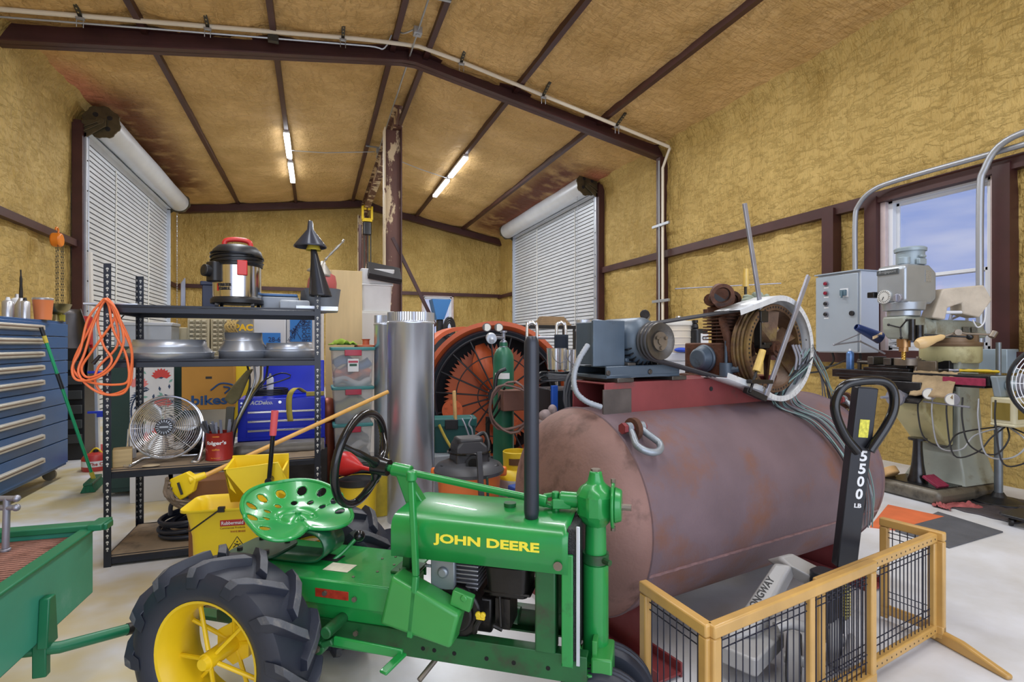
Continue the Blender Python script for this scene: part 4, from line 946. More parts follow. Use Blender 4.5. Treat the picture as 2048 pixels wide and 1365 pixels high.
# crankcase, cylinders
b = MB(); b.rbox(cpx(-.07, .1, -.07), (.3, .3, .2), .04); b.b2(cpx(-.24, -.02, -.18), cpx(.1, .26, -.15)); mesh('crankcase', b, M_rustd, c, bev=.008)
b = MB(); b.cyl(cpx(-.24, .08, -.06), cpx(-.22, .08, -.06), .08, n=24); b.cyl(cpx(-.29, .08, -.06), cpx(-.24, .08, -.06), .055, .075, n=24); mesh('end_cover', b, M_motor, c, bev=.008)
b = MB(); b.cyl(cpx(-.23, -.07, -.19), cpx(-.23, -.07, -.08), .035, n=18); b.cyl(cpx(-.23, -.07, -.12), cpx(-.2, -.13, -.11), .02, n=8); b.cyl(cpx(-.23, -.07, -.08), cpx(-.23, -.07, .05), .008); mesh('oil_filter', b, M_motor, c)
for k, (dx, y) in enumerate(((-.13, .0), (.0, .14))):
    b = MB(); b.cyl(cpx(dx, y, .0), cpx(dx, y, .2), .06, n=20)
    for q in range(8): b.rbox(cpx(dx, y, .05+q*.019), (.18, .16, .006), .02)
    b.rbox(cpx(dx, y, .215), (.17, .16, .04), .02); mesh('finned_cylinder', b, M_rustd, c, bev=.002)
b = MB(); b.tube([cpx(-.2, -.02, .17), cpx(-.215, -.07, .05), cpx(-.2, -.08, -.06), cpx(-.16, -.04, -.14)], [.022, .025]*12, 12, k=8); mesh('corrugated_intake', b, M_rustd, c)
b = MB(); b.tube([cpx(-.15, -.12, .06), cpx(-.16, -.13, -.02), cpx(-.16, -.12, -.1)], .006, 6, k=5); b.tube([cpx(-.06, -.08, .12), cpx(-.02, -.1, .14), cpx(.0, -.08, .05)], .006, 6, k=5); mesh('copper_line', b, M_clamp, c)
# manifold of three rusty elbows
mf = thing('rusty_manifold', 'rusty cast iron manifold with three round openings on the pump', 'engine part', KF.w(V((Pf.x-.14, .02, Pf.z+.235))), KF.rot)
b = MB()
for q, (dx, dy) in enumerate(((-.16, -.08), (-.01, .03), (.13, .1))):
    b.tube([V((dx+.06, dy+.05, .03)), V((dx+.02, dy+.0, .065)), V((dx-.04, dy-.06, .05)), V((dx-.06, dy-.08, .035))], .032, 14, k=4); a_ = V((-.5, -.75, -.3)); b.lathe([(.034, 0), (.05, .012), (.052, .024), (.036, .024), (.03, .0)], V((dx-.05, dy-.07, .04)), a_, 22, True); b.mat(1); b.disc(V((dx-.05, dy-.07, .04))+a_.normalized()*.012, a_, .034, 18); b.mat(0)
b.tube([V((-.1, .0, .03)), V((.1, .12, .03))], .03, 12); b.v = [tuple(V(v)*1.15+V((-.02, -.02, 0))) for v in b.v]; mesh('casting', b, [M_rustd, M_black], mf)
gl = MB()
for q in range(7): gl.sph((-.0+q*.026, -.09+.01*(q % 3), .03+.012*(q % 2)), (.05, .028, .022), 12, 8, Matrix.Rotation(.3*q, 3, 'Y'))
gl.v = [tuple(KF.w(V(v)+V((Pf.x-.07, -.0, Pf.z+.235)))) for v in gl.v]
solo('work_gloves', 'pale green work gloves lying on the rusty manifold', 'gloves', gl, mat('green_grey_cloth', (138, 146, 130), .85, 0, .2, 12, .3, 40))
# ---- belt guard strip
path = []
for px, py in ((1448, 622), (1500, 611), (1548, 601)): pass
ctr = V((Pf.x, 0, Pf.z)); RG = .285
a0, a1 = radians(100), radians(-128)
arc = [ctr+V((RG*cos(a0+(a1-a0)*i/40), 0, RG*sin(a0+(a1-a0)*i/40))) for i in range(41)]
sA = KF.y(1450, 622, yp); sB = KF.y(1424, 755, yp)
path = [V((sA.x, 0, sA.z))]+arc+[V((sB.x, 0, sB.z))]
g = thing('belt_guard_strip', 'bent white sheet metal belt guard curving around the flywheel', 'belt guard', KF.w((Pf.x, yp, Pf.z-.3)), KF.rot)
og = V((Pf.x, yp, Pf.z-.3))
b = MB(); n = len(path); b.add([p+V((0, y, 0))-og for p in path for y in (yp-.09, yp+.07)], [(2*i, 2*i+1, 2*i+3, 2*i+2) for i in range(n-1)])
M_gw = mat('white_scuffed_sheet', (214, 218, 222), .4, .3, .1, 20, .05, 60, (120, 124, 128), .62, .7, 12)
band = mesh('guard_band', b, M_gw, g, solid=.003, smooth=60)
b = MB()
for i in range(n-1):
    p, q = path[i], path[i+1]; d = (q-p).normalized(); inn = V((d.z, 0, -d.x)); 
    if (ctr-p).dot(inn) < 0: inn = -inn
    inn2 = inn*.028
    e = d*.0015 if 2 < i < n-3 else d*0
    b.add([p+e+V((0, yp-.09, 0))-og, q-e+V((0, yp-.09, 0))-og, q-e+inn2*1.0+V((0, yp-.09, 0))-og, p+e+inn2+V((0, yp-.09, 0))-og], [(0, 1, 2, 3)])
mesh('guard_flange_tabs', b, M_gw, g, solid=.002, smooth=0)
# ---- F clamps
def fclamp(p0, p1, y, label, hd_dir, jaw):
    A_, B_ = KF.y(p0[0], p0[1], y), KF.y(p1[0], p1[1], y)
    r = thing('bar_clamp', label, 'clamp', KF.w(B_), KF.rot, 'bar clamps on the flywheel guard')
    A_ = A_-B_; ax_ = A_.normalized(); b = MB(); b.bar(V((0, 0, 0)), A_, .028, .012, (0, 1, 0)); mesh('bar', b, M_clamp, r, bev=.002)
    return r, B_, A_, ax_
r, B_, A_, ax_ = fclamp((1489, 407), (1526, 645), -.2, 'tall steel bar clamp standing upright at the top of the flywheel', 1, 0)
b = MB(); b.b2((-.045, -.02, -.0), (.02, .02, .06)); b.b2((-.05, -.02, .0), (-.035, .02, -.14)); b.cyl((-.0, 0, -.12), (.07, 0, -.12), .012); b.b2((-.05, -.015, -.14), (.04, .015, -.12)); mesh('jaw', b, M_iron, r, bev=.004)
b = MB(); q = KF.y(1491, 555, -.2)-B_; b.cyl(q+V((0, 0, -.05)), q+V((0, 0, .045)), .016, .014, n=14); h = mesh('handle', b, mat('varnished_pale_wood', (206, 174, 92), .35, 0, .1, 30), r); h['label'] = 'pale wooden handle'
b = MB(); b.cyl(q+V((0, 0, -.09)), q+V((0, 0, -.05)), .007); mesh('spindle', b, M_iron, r)
r, B_, A_, ax_ = fclamp((1617, 552), (1530, 798), -.27, 'long slanting steel bar clamp across the flywheel front', 1, 0)
q = KF.y(1519, 722, -.27)-B_; e = KF.y(1503, 775, -.27)-B_; u_ = (q-e).normalized()
b = MB(); b.cyl(q-u_*.06, q+u_*.06, .02, .017, n=14); h = mesh('handle', b, _m['varnished_pale_wood'], r); h['label'] = 'pale wooden handle'
b = MB(); b.cyl(q-u_*.06, e-u_*.03, .007); b.bar(e+V((-.02, 0, .03)), A_*.13, .03, .02); mesh('sliding_jaw', b, M_iron, r, bev=.003)
b = MB(); b.bar(V((0, 0, -.0)), V((-.13, .02, .05)), .03, .03); mesh('fixed_jaw', b, M_iron, r, bev=.003)
# loose rod on the pump
b = MB(); b.rod(WX(1348, 578, 3.2) if False else W(1350, 578, 3.25), W(1562, 567, 3.25), .0035); solo('welding_rod', 'thin steel rod lying level over the rusty manifold', 'rod', b, M_clamp)
# tool roll of spanners hanging inside the guard right side
b = MB()
for i in range(3): p = KF.y(1585+i*6, 690, -.22); q = KF.y(1590+i*7, 740, -.22); b.tube([p, p.lerp(q, .5)+V((.01, -.01, 0)), q], .007, 6, k=4)
b.v = [tuple(KF.w(v)) for v in b.v]
solo('locking_pliers', 'worn locking pliers gripping the guard at the right of the flywheel', 'pliers', b, M_clamp)
# ---- wire bundle
rw = random.Random(5)
wcol = [mat('green_grey_wire', (122, 150, 146), .5), mat('grey_wire', (120, 124, 130), .5), mat('dark_wire', (44, 46, 52), .5)]
ends = [(1782, 1008), (1775, 985), (1770, 960), (1760, 930)]
wb = thing('wire_bundle', 'bundle of loose green and grey wires draped over far end of tank', 'wires', KF.w((1.4, -.2, 1.0)))
for i in range(16):
    j = rw.uniform(-14, 14); s0 = W(1608+rw.uniform(-4, 18), 715+rw.uniform(-20, 20), 3.0)
    pts = [s0]
    x = KL*.74+rw.uniform(-.1, .08)
    for k_, ang in enumerate((112, 135, 160, 185, 208)):
        a = radians(ang); rr = KR+.012+rw.uniform(0, .03); pts.append(KF.w(V((x+.075*k_+rw.uniform(-.03, .03), cos(a)*rr, KZ+sin(a)*rr))))
        if k_ > rw.choice((2, 3, 4, 4)): break
    b = MB(); b.tube([p-wb.location for p in pts], .0035, 5, k=8); mesh('wire', b, wcol[i % 3], wb)
for i in range(7):
    s0 = W(1612+rw.uniform(0, 10), 690+rw.uniform(-15, 20), 3.05); e0 = W(1680+rw.uniform(-10, 60), 790+rw.uniform(-30, 25), 4.0)
    b = MB(); m_ = s0.lerp(e0, .5)+V((0, 0, -.12-rw.uniform(0, .1))); b.tube([p-wb.location for p in (s0, s0.lerp(m_, .5)+V((.03, 0, -.02)), m_, e0)], .004, 5, k=8); mesh('wire', b, wcol[(i+1) % 3], wb)
# ================================================================ pallet jack
M_jack = mat('pallet_jack_grey', (172, 172, 172), .4, .1, .06, 4, .02, 50, (120, 118, 114), .68, .78, 9)
M_jblk = mat('black_powder_coat', (36, 38, 44), .35, .1, .08)
J0 = cl(1.20, 2.20); JF = Fr((J0.x, J0.y, 0), KF.rot)
j = thing('pallet_jack', 'grey pallet jack with black loop handle standing before the tank', 'pallet jack', JF.loc, JF.rot)
def jp(px, py, y): return JF.y(px, py, y)
h0 = JF.l(W(1688, 1132, 2.28)); h1 = JF.l(W(1730, 775, 2.22))
b = MB(); ax_ = (h1-h0).normalized(); side = JF.I.to_3x3() @ V((CR.x, CR.y, 0)); nrm = ax_.cross(side)
b.bar(h0, h1, .085, .045, nrm); bar_ = mesh('handle_bar', b, M_jblk, j, bev=.004)
b = MB(); lp = [JF.l(W(px, py, 2.2)) for px, py in ((1716, 905), (1690, 872), (1672, 830), (1672, 798), (1690, 771), (1728, 762), (1768, 764), (1786, 782), (1788, 815), (1774, 850), (1740, 902))]
b.tube(lp, .0185, 14, k=6); mesh('handle_loop', b, M_gloss, j)
tp = h0.lerp(h1, .44); n_ = nrm if (JF.M.to_3x3() @ nrm).dot(CF) < 0 else -nrm
rt_ = ax_.cross(n_); r2_ = JF.M.to_3x3() @ rt_
if r2_.dot(CR) < 0: rt_ = -rt_
M_wht = mat('white_print', (226, 228, 230), .5)
for ch, t in (('5', .63), ('5', .56), ('0', .49), ('0', .42), ('LB', .355)):
    text('lettering', ch, M_wht, bar_, h0.lerp(h1, t)+n_*.0235+rt_*.012, rt_, ax_, .045 if len(ch) == 1 else .018, .03 if len(ch) == 1 else .03, .001, bold=.03)
b = MB(); p_ = h0.lerp(h1, .78)+n_*.0235; b.box(p_, (.002, .04, .075), Matrix((n_, rt_, ax_)).transposed()); q_ = mesh('sticker', b, mat('yellow_sticker', (206, 200, 70), .5, 0, .3, 90), bar_, smooth=0); q_['label'] = 'small yellow warning sticker'
# grey head: two sloping legs joined at a rounded crown
pA = [JF.l(W(px, py, d)) for px, py, d in ((1552, 1118, 2.32), (1585, 1105, 2.34), (1502, 1345, 2.06), (1432, 1290, 2.12))]
def slab(mb, q, t):
    n3 = (q[1]-q[0]).cross(q[2]-q[1]).normalized()
    w3 = JF.M.to_3x3() @ n3
    if w3.dot(CF) < 0: n3 = -n3
    mb.prism(q, n3*t)
b = MB(); slab(b, [JF.l(W(px, py, d)) for px, py, d in ((1548, 1124, 2.3), (1584, 1130, 2.26), (1510, 1270, 2.14), (1436, 1290, 2.16))], .1)
slab(b, [JF.l(W(px, py, d)) for px, py, d in ((1556, 1114, 2.33), (1586, 1106, 2.36), (1655, 1142, 2.36), (1650, 1172, 2.28), (1588, 1135, 2.25))], .09)
leg_ = mesh('lift_frame', b, M_jack, j, bev=.015, seg=3)
o_ = JF.l(W(1535, 1178, 2.2)); up_ = (JF.l(W(1576, 1125, 2.28))-JF.l(W(1500, 1270, 2.15))).normalized(); q4 = JF.l(W(1516, 1200, 2.2)); 
nn = JF.I.to_3x3() @ (-V((ray(1520, 1200).x, ray(1520, 1200).y, ray(1520, 1200).z))).normalized(); r4 = up_; u4 = nn.cross(r4).normalized()
f0, f1, f2, f3 = [JF.l(W(px, py, d)) for px, py, d in ((1548, 1124, 2.3), (1584, 1130, 2.26), (1510, 1270, 2.14), (1436, 1290, 2.16))]
nf = (f1-f0).cross(f2-f1).normalized(); nf = -nf if (JF.M.to_3x3() @ nf).dot(CF) > 0 else nf
up5 = (f0-f3).normalized(); tc_ = f0*.34+f1*.2+f2*.16+f3*.3
text('lettering', 'STRONGWAY', mat('dark_print', (40, 40, 44), .5), leg_, tc_+nf*.002, up5, nf.cross(up5), .03, .21, .001, bold=.02)
b = MB(); b.rbox(JF.l(W(1492, 1305, 2.12))+V((.06, .02, -.0)), (.3, .16, .07), .02, rot=(0, 0, .25)); b.b2(JF.l(cl(.95, 2.2, .06))+V((-.05, -.08, 0)), JF.l(cl(.95, 2.2, .12))+V((.05, .08, 0))); mesh('fork_heel', b, M_jack, j, bev=.008)
b = MB(); pc = JF.l(W(1650, 1190, 2.26)); b.rbox(pc, (.1, .1, .2), .03); b.cyl(pc+V((.06, -.03, -.1)), pc+V((.06, -.03, .1)), .03); b.b2(pc+V((-.06, -.05, -.16)), pc+V((.06, .05, -.1))); mesh('pump_body', b, M_jblk, j, bev=.006)
b = MB(); p5 = JF.l(W(1692, 1205, 2.2)); b.tube([p5+V((.014*cos(t*.9), .014*sin(t*.9), -.06+t*.0018)) for t in range(70)], .004, 6); b.cyl(p5+V((0, 0, -.07)), p5+V((0, 0, .07)), .007); sp5 = mesh('release_spring', b, mat('brass_spring', (200, 190, 110), .35, .7), j); sp5['label'] = 'yellow coil spring'
b = MB(); p6 = JF.l(W(1570, 1258, 2.18)); b.tube([p6+V((-.06, 0, .02)), p6+V((0, -.02, .03)), p6+V((.08, -.03, 0))], .022, 10, k=4); mesh('pump_lever', b, M_jack, j)
for px, py, d in ((1588, 1290, 2.1), (1668, 1265, 2.24)):
    o = JF.l(W(px, py, d)); o.z = .1; wx = JF.I.to_3x3() @ (CR*.86-CF*.5)
    b = MB(); b.lathe([(.05, -.026), (.095, -.026), (.1, -.02), (.1, .02), (.095, .026), (.05, .026)], o, wx, 36, True); wh = mesh('steer_wheel', b, M_black, j)
    b = MB(); b.cyl(o-wx*.024, o+wx*.024, .052, n=24); b.cyl(o-wx*.035, o+wx*.035, .02, n=12); mesh('wheel_hub', b, M_jack, wh)
    b = MB(); b.lathe([(.1005, -.02), (.101, .02)], o, wx, 36); mesh('tread_band', b, mat('grey_tread', (150, 150, 150), .6), wh)
b = MB(); b.b2(JF.l(cl(1.3, 2.2, .09)), JF.l(cl(1.42, 2.22, .11))+V((0, .03, 0))); b.cyl(JF.l(cl(1.28, 2.06, .1)), JF.l(cl(1.44, 2.26, .1)), .015); mesh('wheel_axle', b, M_jack, j)
# ================================================================ wooden pet gate
M_oak = mat('varnished_oak', (190, 150, 84), .38, 0, .14, 7, .03, 40, None, stretch=(1, 1, 1), coat=.2)
M_wire = mat('black_gate_wire', (52, 54, 68), .35, .4)
GH = .51
def cpt(lat, d): p = cl(lat, d); return V((p.x, p.y, 0))
g1, g2, g3, g4 = cpt(.461, 1.883), cpt(.587, 1.58), cpt(1.934, 2.38), cpt(1.797, 2.60)
gt = thing('pet_gate', 'freestanding wooden pet gate with black wire bars at the right front', 'gate', g2)
def panel(name, p, q, z0, z1, off=0, wires=True, mids=(), holes=False, pw=.036, hr_=.04):
    p, q = V(p)-g2, V(q)-g2; d = (q-p).normalized(); nr = V((-d.y, d.x, 0)); p += nr*off; q += nr*off; L = (q-p).length
    fr = MB()
    def B(a, b, c, e, t=.03): 
        fr.prism([p+d*a+nr*(-t/2)+V((0, 0, c)), p+d*b+nr*(-t/2)+V((0, 0, c)), p+d*b+nr*(-t/2)+V((0, 0, e)), p+d*a+nr*(-t/2)+V((0, 0, e))], nr*t)
    B(0, pw, z0, z1-hr_-.0005); B(L-pw, L, z0, z1-hr_-.0005); B(0, L, z1-hr_, z1, .034); B(0, L, z0+.02, z0+.02+hr_, .034)
    for m_ in mids: B(L*m_-.014, L*m_+.014, z0+.03, z1-.02, .024)
    o = mesh(name, fr, M_oak, gt, bev=.006)
    w = MB(); k = int((L-2*pw)/.034)
    for i in range(k+1):
        x = pw+(L-2*pw)*(i+.5)/(k+1); w.rod(p+d*x+V((0, 0, z0+.05)), p+d*x+V((0, 0, z1-hr_+.0)), .0022, 6)
    for z in (z0+.1, z0+.13, z1-.09, z1-.065): w.rod(p+d*pw+V((0, 0, z))+nr*.004, p+d*(L-pw)+V((0, 0, z))+nr*.004, .0022, 6)
    mesh('wire_bars', w, M_wire, o)
    if holes:
        hh = MB()
        for i in range(14):
            for z in (z1-.02, z0+.04):
                c_ = p+d*(L*.42+L*.54*i/13)+V((0, 0, z)); s = nr if nr.dot(V((0, -1, 0))) > 0 else -nr; hh.cyl(c_+s*.0165, c_+s*.0176, .004, n=8)
        mesh('peg_holes', hh, M_black, o)
    return o
dv = (g3-g2)
pn = panel('side_panel', g1, g2, .02, GH, 0, mids=())
panel('front_panel', g2, g2+dv*.60, .02, GH, -.0, mids=(.55,))
panel('sliding_panel', g2+dv*.40, g3, .02, GH-.02, .04, holes=True)
panel('return_panel', g3+V((0, 0, 0)), g4, .02, GH-.01, 0)
fm = MB(); fd = cpt(1.983, 2.148)-g3; fq = V((-fd.y, fd.x, 0)).normalized()
a_ = g3-g2; fm.prism([a_-fd*.3+fq*-.016+V((0, 0, .0)), a_+fd*1.1+fq*-.016, a_+fd*1.1+fq*-.016+V((0, 0, .02)), a_+fd*.3+fq*-.016+V((0, 0, .055)), a_-fd*.3+fq*-.016+V((0, 0, .055))], fq*.032)
mesh('support_foot', fm, M_oak, gt, bev=.008)
# ================================================================ milling machine
M_mill = mat('mill_grey_green_paint', (152, 158, 148), .45, .1, .15, 3, .05, 50, (112, 104, 82), .55, .72, 4)
M_milly = mat('mill_yellowed_paint', (186, 180, 134), .45, .05, .15, 3, .04, 40, (128, 112, 74), .58, .74, 4)
M_millb = mat('oily_mill_base', (104, 98, 86), .4, .2, .25, 5, .08, 40, (44, 40, 36), .5, .68, 5)
M_mhead = mat('machine_silver_paint', (166, 174, 182), .3, .5, .08, 5, .03, 60)
M_mblue = mat('pale_blue_grey_paint', (150, 166, 176), .35, .1, .05, 4)
M_oil = mat('oily_dark_steel', (62, 62, 64), .28, .8, .3, 10, .1, 80)
eb = CR*.94+CF*.34; MO = cl(3.84, 4.795)
MF = Fr((MO.x, MO.y, 0), atan2(eb.y, eb.x))      # +x to the machine's back, +y to the far end of the table
m = thing('milling_machine', 'grey-green vertical milling machine standing before the window', 'milling machine', MF.loc, MF.rot)
def P(px, py, y=0): return MF.y(px, py, y)
# base
b = MB(); b.prism([V((-.44, -.27, 0)), V((.44, -.27, 0)), V((.44, .27, 0)), V((-.44, .27, 0))], (0, 0, .13)); mesh('base', b, M_millb, m, bev=.05, seg=3)
b = MB(); b.prism([V((-.40, -.23, .13)), V((-.02, -.23, .13)), V((-.02, .23, .13)), V((-.4, .23, .13))], (0, 0, .006)); mesh('oily_chip_tray', b, mat('oily_chips', (34, 33, 33), .2, .4, .4, 60, .6, 130, (150, 150, 148), .62, .68, 60), m)
# column: lofted
b = MB(); secs = [(.13, -.08, .42, .25), (.22, -.04, .40, .22), (.45, -.02, .36, .17), (.8, 0, .33, .16), (1.12, 0, .31, .16), (1.2, .0, .31, .17)]
vs = []
for z, x0, x1, w in secs:
    for (cx, cy, a) in ((x1-.06, w-.06, 0), (x0+.02, w-.02, pi/2), (x0+.02, -w+.02, pi), (x1-.06, -w+.06, 1.5*pi)):
        rr_ = .06 if cx > .2 else .02
        for i in range(4): vs.append(V((cx+rr_*cos(a+pi/6*i), cy+rr_*sin(a+pi/6*i), z)))
k = 16; fs = [(q*k+i, q*k+(i+1) % k, (q+1)*k+(i+1) % k, (q+1)*k+i) for q in range(len(secs)-1) for i in range(k)]+[tuple(range((len(secs)-1)*k, len(secs)*k))]
b.add(vs, fs); mesh('column', b, M_mill, m, smooth=60)
b = MB(); b.b2((-.06, -.12, .45), (.0, .12, 1.2)); mesh('column_ways', b, M_oil, m, bev=.004)
b = MB(); b.lathe([(0, 1.18), (.21, 1.18), (.225, 1.2), (.225, 1.33), (.215, 1.345), (0, 1.345)], (.15, 0, 0), (0, 0, 1), 40); mesh('turret_base', b, M_milly, m)
b = MB(); b.lathe([(.226, 1.325), (.23, 1.33), (.23, 1.36), (.2, 1.365), (.2, 1.44), (0, 1.44)], (.15, 0, 0), (0, 0, 1), 40); mesh('turret_ring', b, mat('brown_way_band', (128, 104, 78), .4, .3), m)
b = MB(); b.prism([V((-.22, -.12, 1.40)), V((.46, -.12, 1.40)), V((.5, -.1, 1.45)), V((.42, -.1, 1.54)), V((.25, -.1, 1.56)), V((-.22, -.1, 1.56))], (0, .22, 0)); mesh('ram', b, M_mill, m, bev=.02, seg=3)
b = MB(); b.b2((.12, -.123, 1.45), (.2, -.12, 1.5)); b.b2((.24, -.123, 1.45), (.32, -.12, 1.5)); mesh('name_plates', b, mat('engraved_plate', (110, 112, 108), .4, .4, .4, 120), m)
# head
hx = P(1812, 600).x
b = MB(); b.cyl((hx+.1, 0, 1.47), (-.2, 0, 1.48), .1, .11, n=28); mesh('head_knuckle', b, M_mill, m, bev=.01)
zt, zm, zl = P(1812, 532).z, P(1812, 590).z, P(1812, 606).z
b = MB(); b.prism([V((hx-.17, y, zt-.02)) for y in ()] or [V((hx-.19, 0, zl)), V((hx-.19, 0, zt-.03)), V((hx-.15, 0, zt)), V((hx+.12, 0, zt)), V((hx+.21, 0, zt-.06)), V((hx+.21, 0, zl+.03)), V((hx+.14, 0, zl-.02)), V((hx-.1, 0, zl-.02))], (0, .13, 0))
b.v = [(x, y-.12 if y < .05 else y+.0, z) for x, y, z in b.v]
hd_ = mesh('head_housing', b, M_mhead, m, bev=.03, seg=4)
b = MB(); b.b2((hx-.197, -.07, zt-.085), (hx-.19, .12, zt-.04)); np_ = mesh('badge', b, mat('dark_badge', (90, 96, 100), .4, .5), hd_, bev=.01)
text('lettering', 'Bridgeport', M_mhead, hd_, (hx-.1985, .025, zt-.062), (0, -1, 0), (0, 0, 1), .03, .15, .001, bold=.01, shear=.3)
b = MB(); b.b2((hx+.06, -.124, zt-.15), (hx+.13, -.12, zt-.05)); mesh('instruction_plate', b, mat('steel_plate', (170, 172, 172), .4, .5, .2, 90), hd_)
b = MB(); b.cyl((hx-.205, .05, zl+.05), (hx-.19, .05, zl+.05), .058, n=30); dl = mesh('speed_dial', b, mat('dial_face', (214, 216, 214), .4, .2), hd_)
b = MB()
for i in range(20): a = 2*pi*i/20; b.box((hx-.2058, .05+.045*cos(a), zl+.05+.045*sin(a)), (.001, .004, .014), Matrix.Rotation(a-pi/2, 3, 'X'))
b.bar((hx-.206, .05, zl+.05), (hx-.206, .065, zl+.02), .008, .002); mesh('dial_marks', b, M_black, dl, smooth=0)
b = MB(); b.cyl((hx-.22, -.07, zl+.03), (hx-.19, -.07, zl+.03), .035, n=22); b.box((hx-.226, -.07, zl+.03), (.02, .012, .06)); mesh('range_knob', b, M_clamp, hd_, bev=.003)
b = MB(); b.b2((hx-.22, .13, zl+.05), (hx-.12, .19, zl+.1)); mesh('brake_stub', b, M_oil, hd_, bev=.005)
zmt = P(1835, 497).z
b = MB(); b.lathe([(0, zt-.05), (.105, zt-.05), (.105, zmt-.035), (.118, zmt-.035), (.12, zmt-.01), (.11, zmt), (0, zmt)], (hx+.07, .01, 0), (0, 0, 1), 40); mt_ = mesh('motor_can', b, M_mblue, m)
b = MB(); b.b2((hx-.01, -.12, zt+.0), (hx+.08, -.09, zt+.05)); b.b2((hx+.01, -.125, zt+.06), (hx+.07, -.1, zt+.08)); mesh('drum_switch', b, M_mblue, mt_, bev=.005)
b = MB(); b.cyl((hx-.1, -.05, zt), (hx-.1, -.05, zt+.06), .045, n=20); mesh('gear_cap', b, M_mblue, mt_, bev=.004)
b = MB(); b.cyl((hx-.03, 0, zl-.07), (hx-.03, 0, zl), .15, .16, n=32); b.cyl((hx-.03, 0, zl-.12), (hx-.03, 0, zl-.07), .12, n=32); mesh('belt_housing', b, M_mhead, m, bev=.006)
zq = P(1800, 690).z
b = MB(); b.prism([V((hx-.16, -.1, zl-.12)), V((hx+.1, -.1, zl-.12)), V((hx+.1, -.1, zl-.3)), V((hx+.03, -.1, zq+.05)), V((hx-.1, -.1, zq+.05)), V((hx-.16, -.1, zl-.25))], (0, .2, 0)); mesh('quill_housing', b, M_mill, m, bev=.02)
b = MB(); b.cyl((hx-.1, -.115, zl-.33), (hx-.1, -.115, zl-.15), .025); b.cyl((hx-.04, -.13, zq+.02), (hx-.04, -.13, zl-.2), .035, n=18); mesh('quill_stop', b, M_oil, m)
b = MB(); b.cyl((hx-.03, 0, zq-.02), (hx-.03, 0, zq+.06), .05, n=24); b.cyl((hx-.03, 0, zq-.06), (hx-.03, 0, zq-.02), .035, n=20); mesh('spindle', b, mat('bronze_spindle', (176, 138, 96), .3, .8), m)
b = MB(); b.cyl((hx-.03, 0, zq-.13), (hx-.03, 0, zq-.06), .016, n=12); b.tube([V((hx-.03+.014*cos(t*.7), .014*sin(t*.7), zq-.13+t*.0025)) for t in range(28)], .005, 6); e_ = mesh('end_mill', b, mat('gold_cutter', (206, 168, 84), .25, .9), m); e_['label'] = 'gold coloured cutter'
b = MB(); b.cyl((hx+.05, -.12, zl-.28), (hx+.3, -.3, zl-.3), .008); b.sph((hx+.31, -.31, zl-.3), .026, 14, 10); mesh('quill_lever', b, M_oil, m)
b = MB(); 
for a in (.3, 2.4, 4.5): b.cyl((hx-.16, -.06, zl-.22), (hx-.16-.02, -.06+.09*cos(a), zl-.22+.09*sin(a)), .006); b.sph((hx-.18, -.06+.09*cos(a), zl-.22+.09*sin(a)), .012, 8, 6)
mesh('feed_handwheel', b, M_oil, m)
# knee, saddle, table
b = MB(); b.prism([V((-.42, -.15, .98)), V((-.05, -.15, .98)), V((-.05, -.15, .46)), V((-.12, -.15, .46)), V((-.42, -.15, .76))], (0, .3, 0)); kn = mesh('knee', b, M_milly, m, bev=.02, seg=3)
b = MB(); b.b2((-.46, -.14, .93), (.0, .14, 1.02)); mesh('saddle', b, M_oil, m, bev=.006)
b = MB(); b.lathe([(.075, .13), (.075, .15), (.06, .2), (.045, .3), (.035, .44), (.035, .5)], (-.28, 0, 0), (0, 0, 1), 24); b.cyl((-.28, 0, .5), (-.28, 0, .52), .07); mesh('knee_screw', b, M_oil, m)
TZ = 1.10; tx0, tx1 = -.42, -.17; ty0, ty1 = -.61, .72
b = MB(); b.b2((tx0, ty0, TZ-.075), (tx1, ty1, TZ)); b.b2((tx0+.03, ty0+.05, TZ-.1), (tx1-.03, ty1-.05, TZ-.07))
tb = mesh('table', b, M_oil, m, bev=.004)
b = MB()
for x in (tx0+.05, (tx0+tx1)/2, tx1-.05): b.b2((x-.008, ty0, TZ+.0005), (x+.008, ty1, TZ+.001))
b.b2((tx0-.001, ty0+.04, TZ-.05), (tx0-.0005, ty1-.04, TZ-.035)); mesh('tee_slots', b, M_black, tb, smooth=0)
b = MB(); b.b2((tx0-.012, ty0+.02, TZ-.08), (tx0-.002, ty0+.32, TZ-.02)); o = mesh('scale_housing', b, mat('magenta_strip', (146, 44, 74), .4, 0, .2, 30), m, bev=.003); o['label'] = 'dark red strip on the table edge'
b = MB(); b.prism([V((tx0, ty0, TZ-.0)), V((tx1, ty0, TZ)), V((tx1-.05, ty0, TZ-.16)), V((tx0+.05, ty0, TZ-.16))], (0, -.05, 0)); b.cyl((-.3, ty0-.05, TZ-.07), (-.3, ty0-.14, TZ-.07), .04, n=20); b.cyl((-.3, ty0-.14, TZ-.07), (-.3, ty0-.2, TZ-.07), .02); mesh('table_end_bracket', b, M_mblue, m, bev=.008)
b = MB(); q = V((-.3, ty0-.18, TZ-.07)); b.cyl(q+V((-.0, 0, -.1)), q+V((0, 0, .1)), .012); b.sph(q+V((0, 0, .11)), .024, 12, 8); b.cyl(q+V((0, 0, -.1)), q+V((0, -.09, -.1)), .012, .016); mesh('crank_handle', b, M_bare, m)
b = MB(); b.rbox((-.28, ty0-.06, TZ-.26), (.2, .16, .2), .02); b.b2((-.38, ty0-.14, TZ-.38), (-.18, ty0+.02, TZ-.355)); pf = mesh('power_feed', b, mat('cream_powerfeed', (206, 200, 168), .4, 0, .06, 6), m, bev=.01)
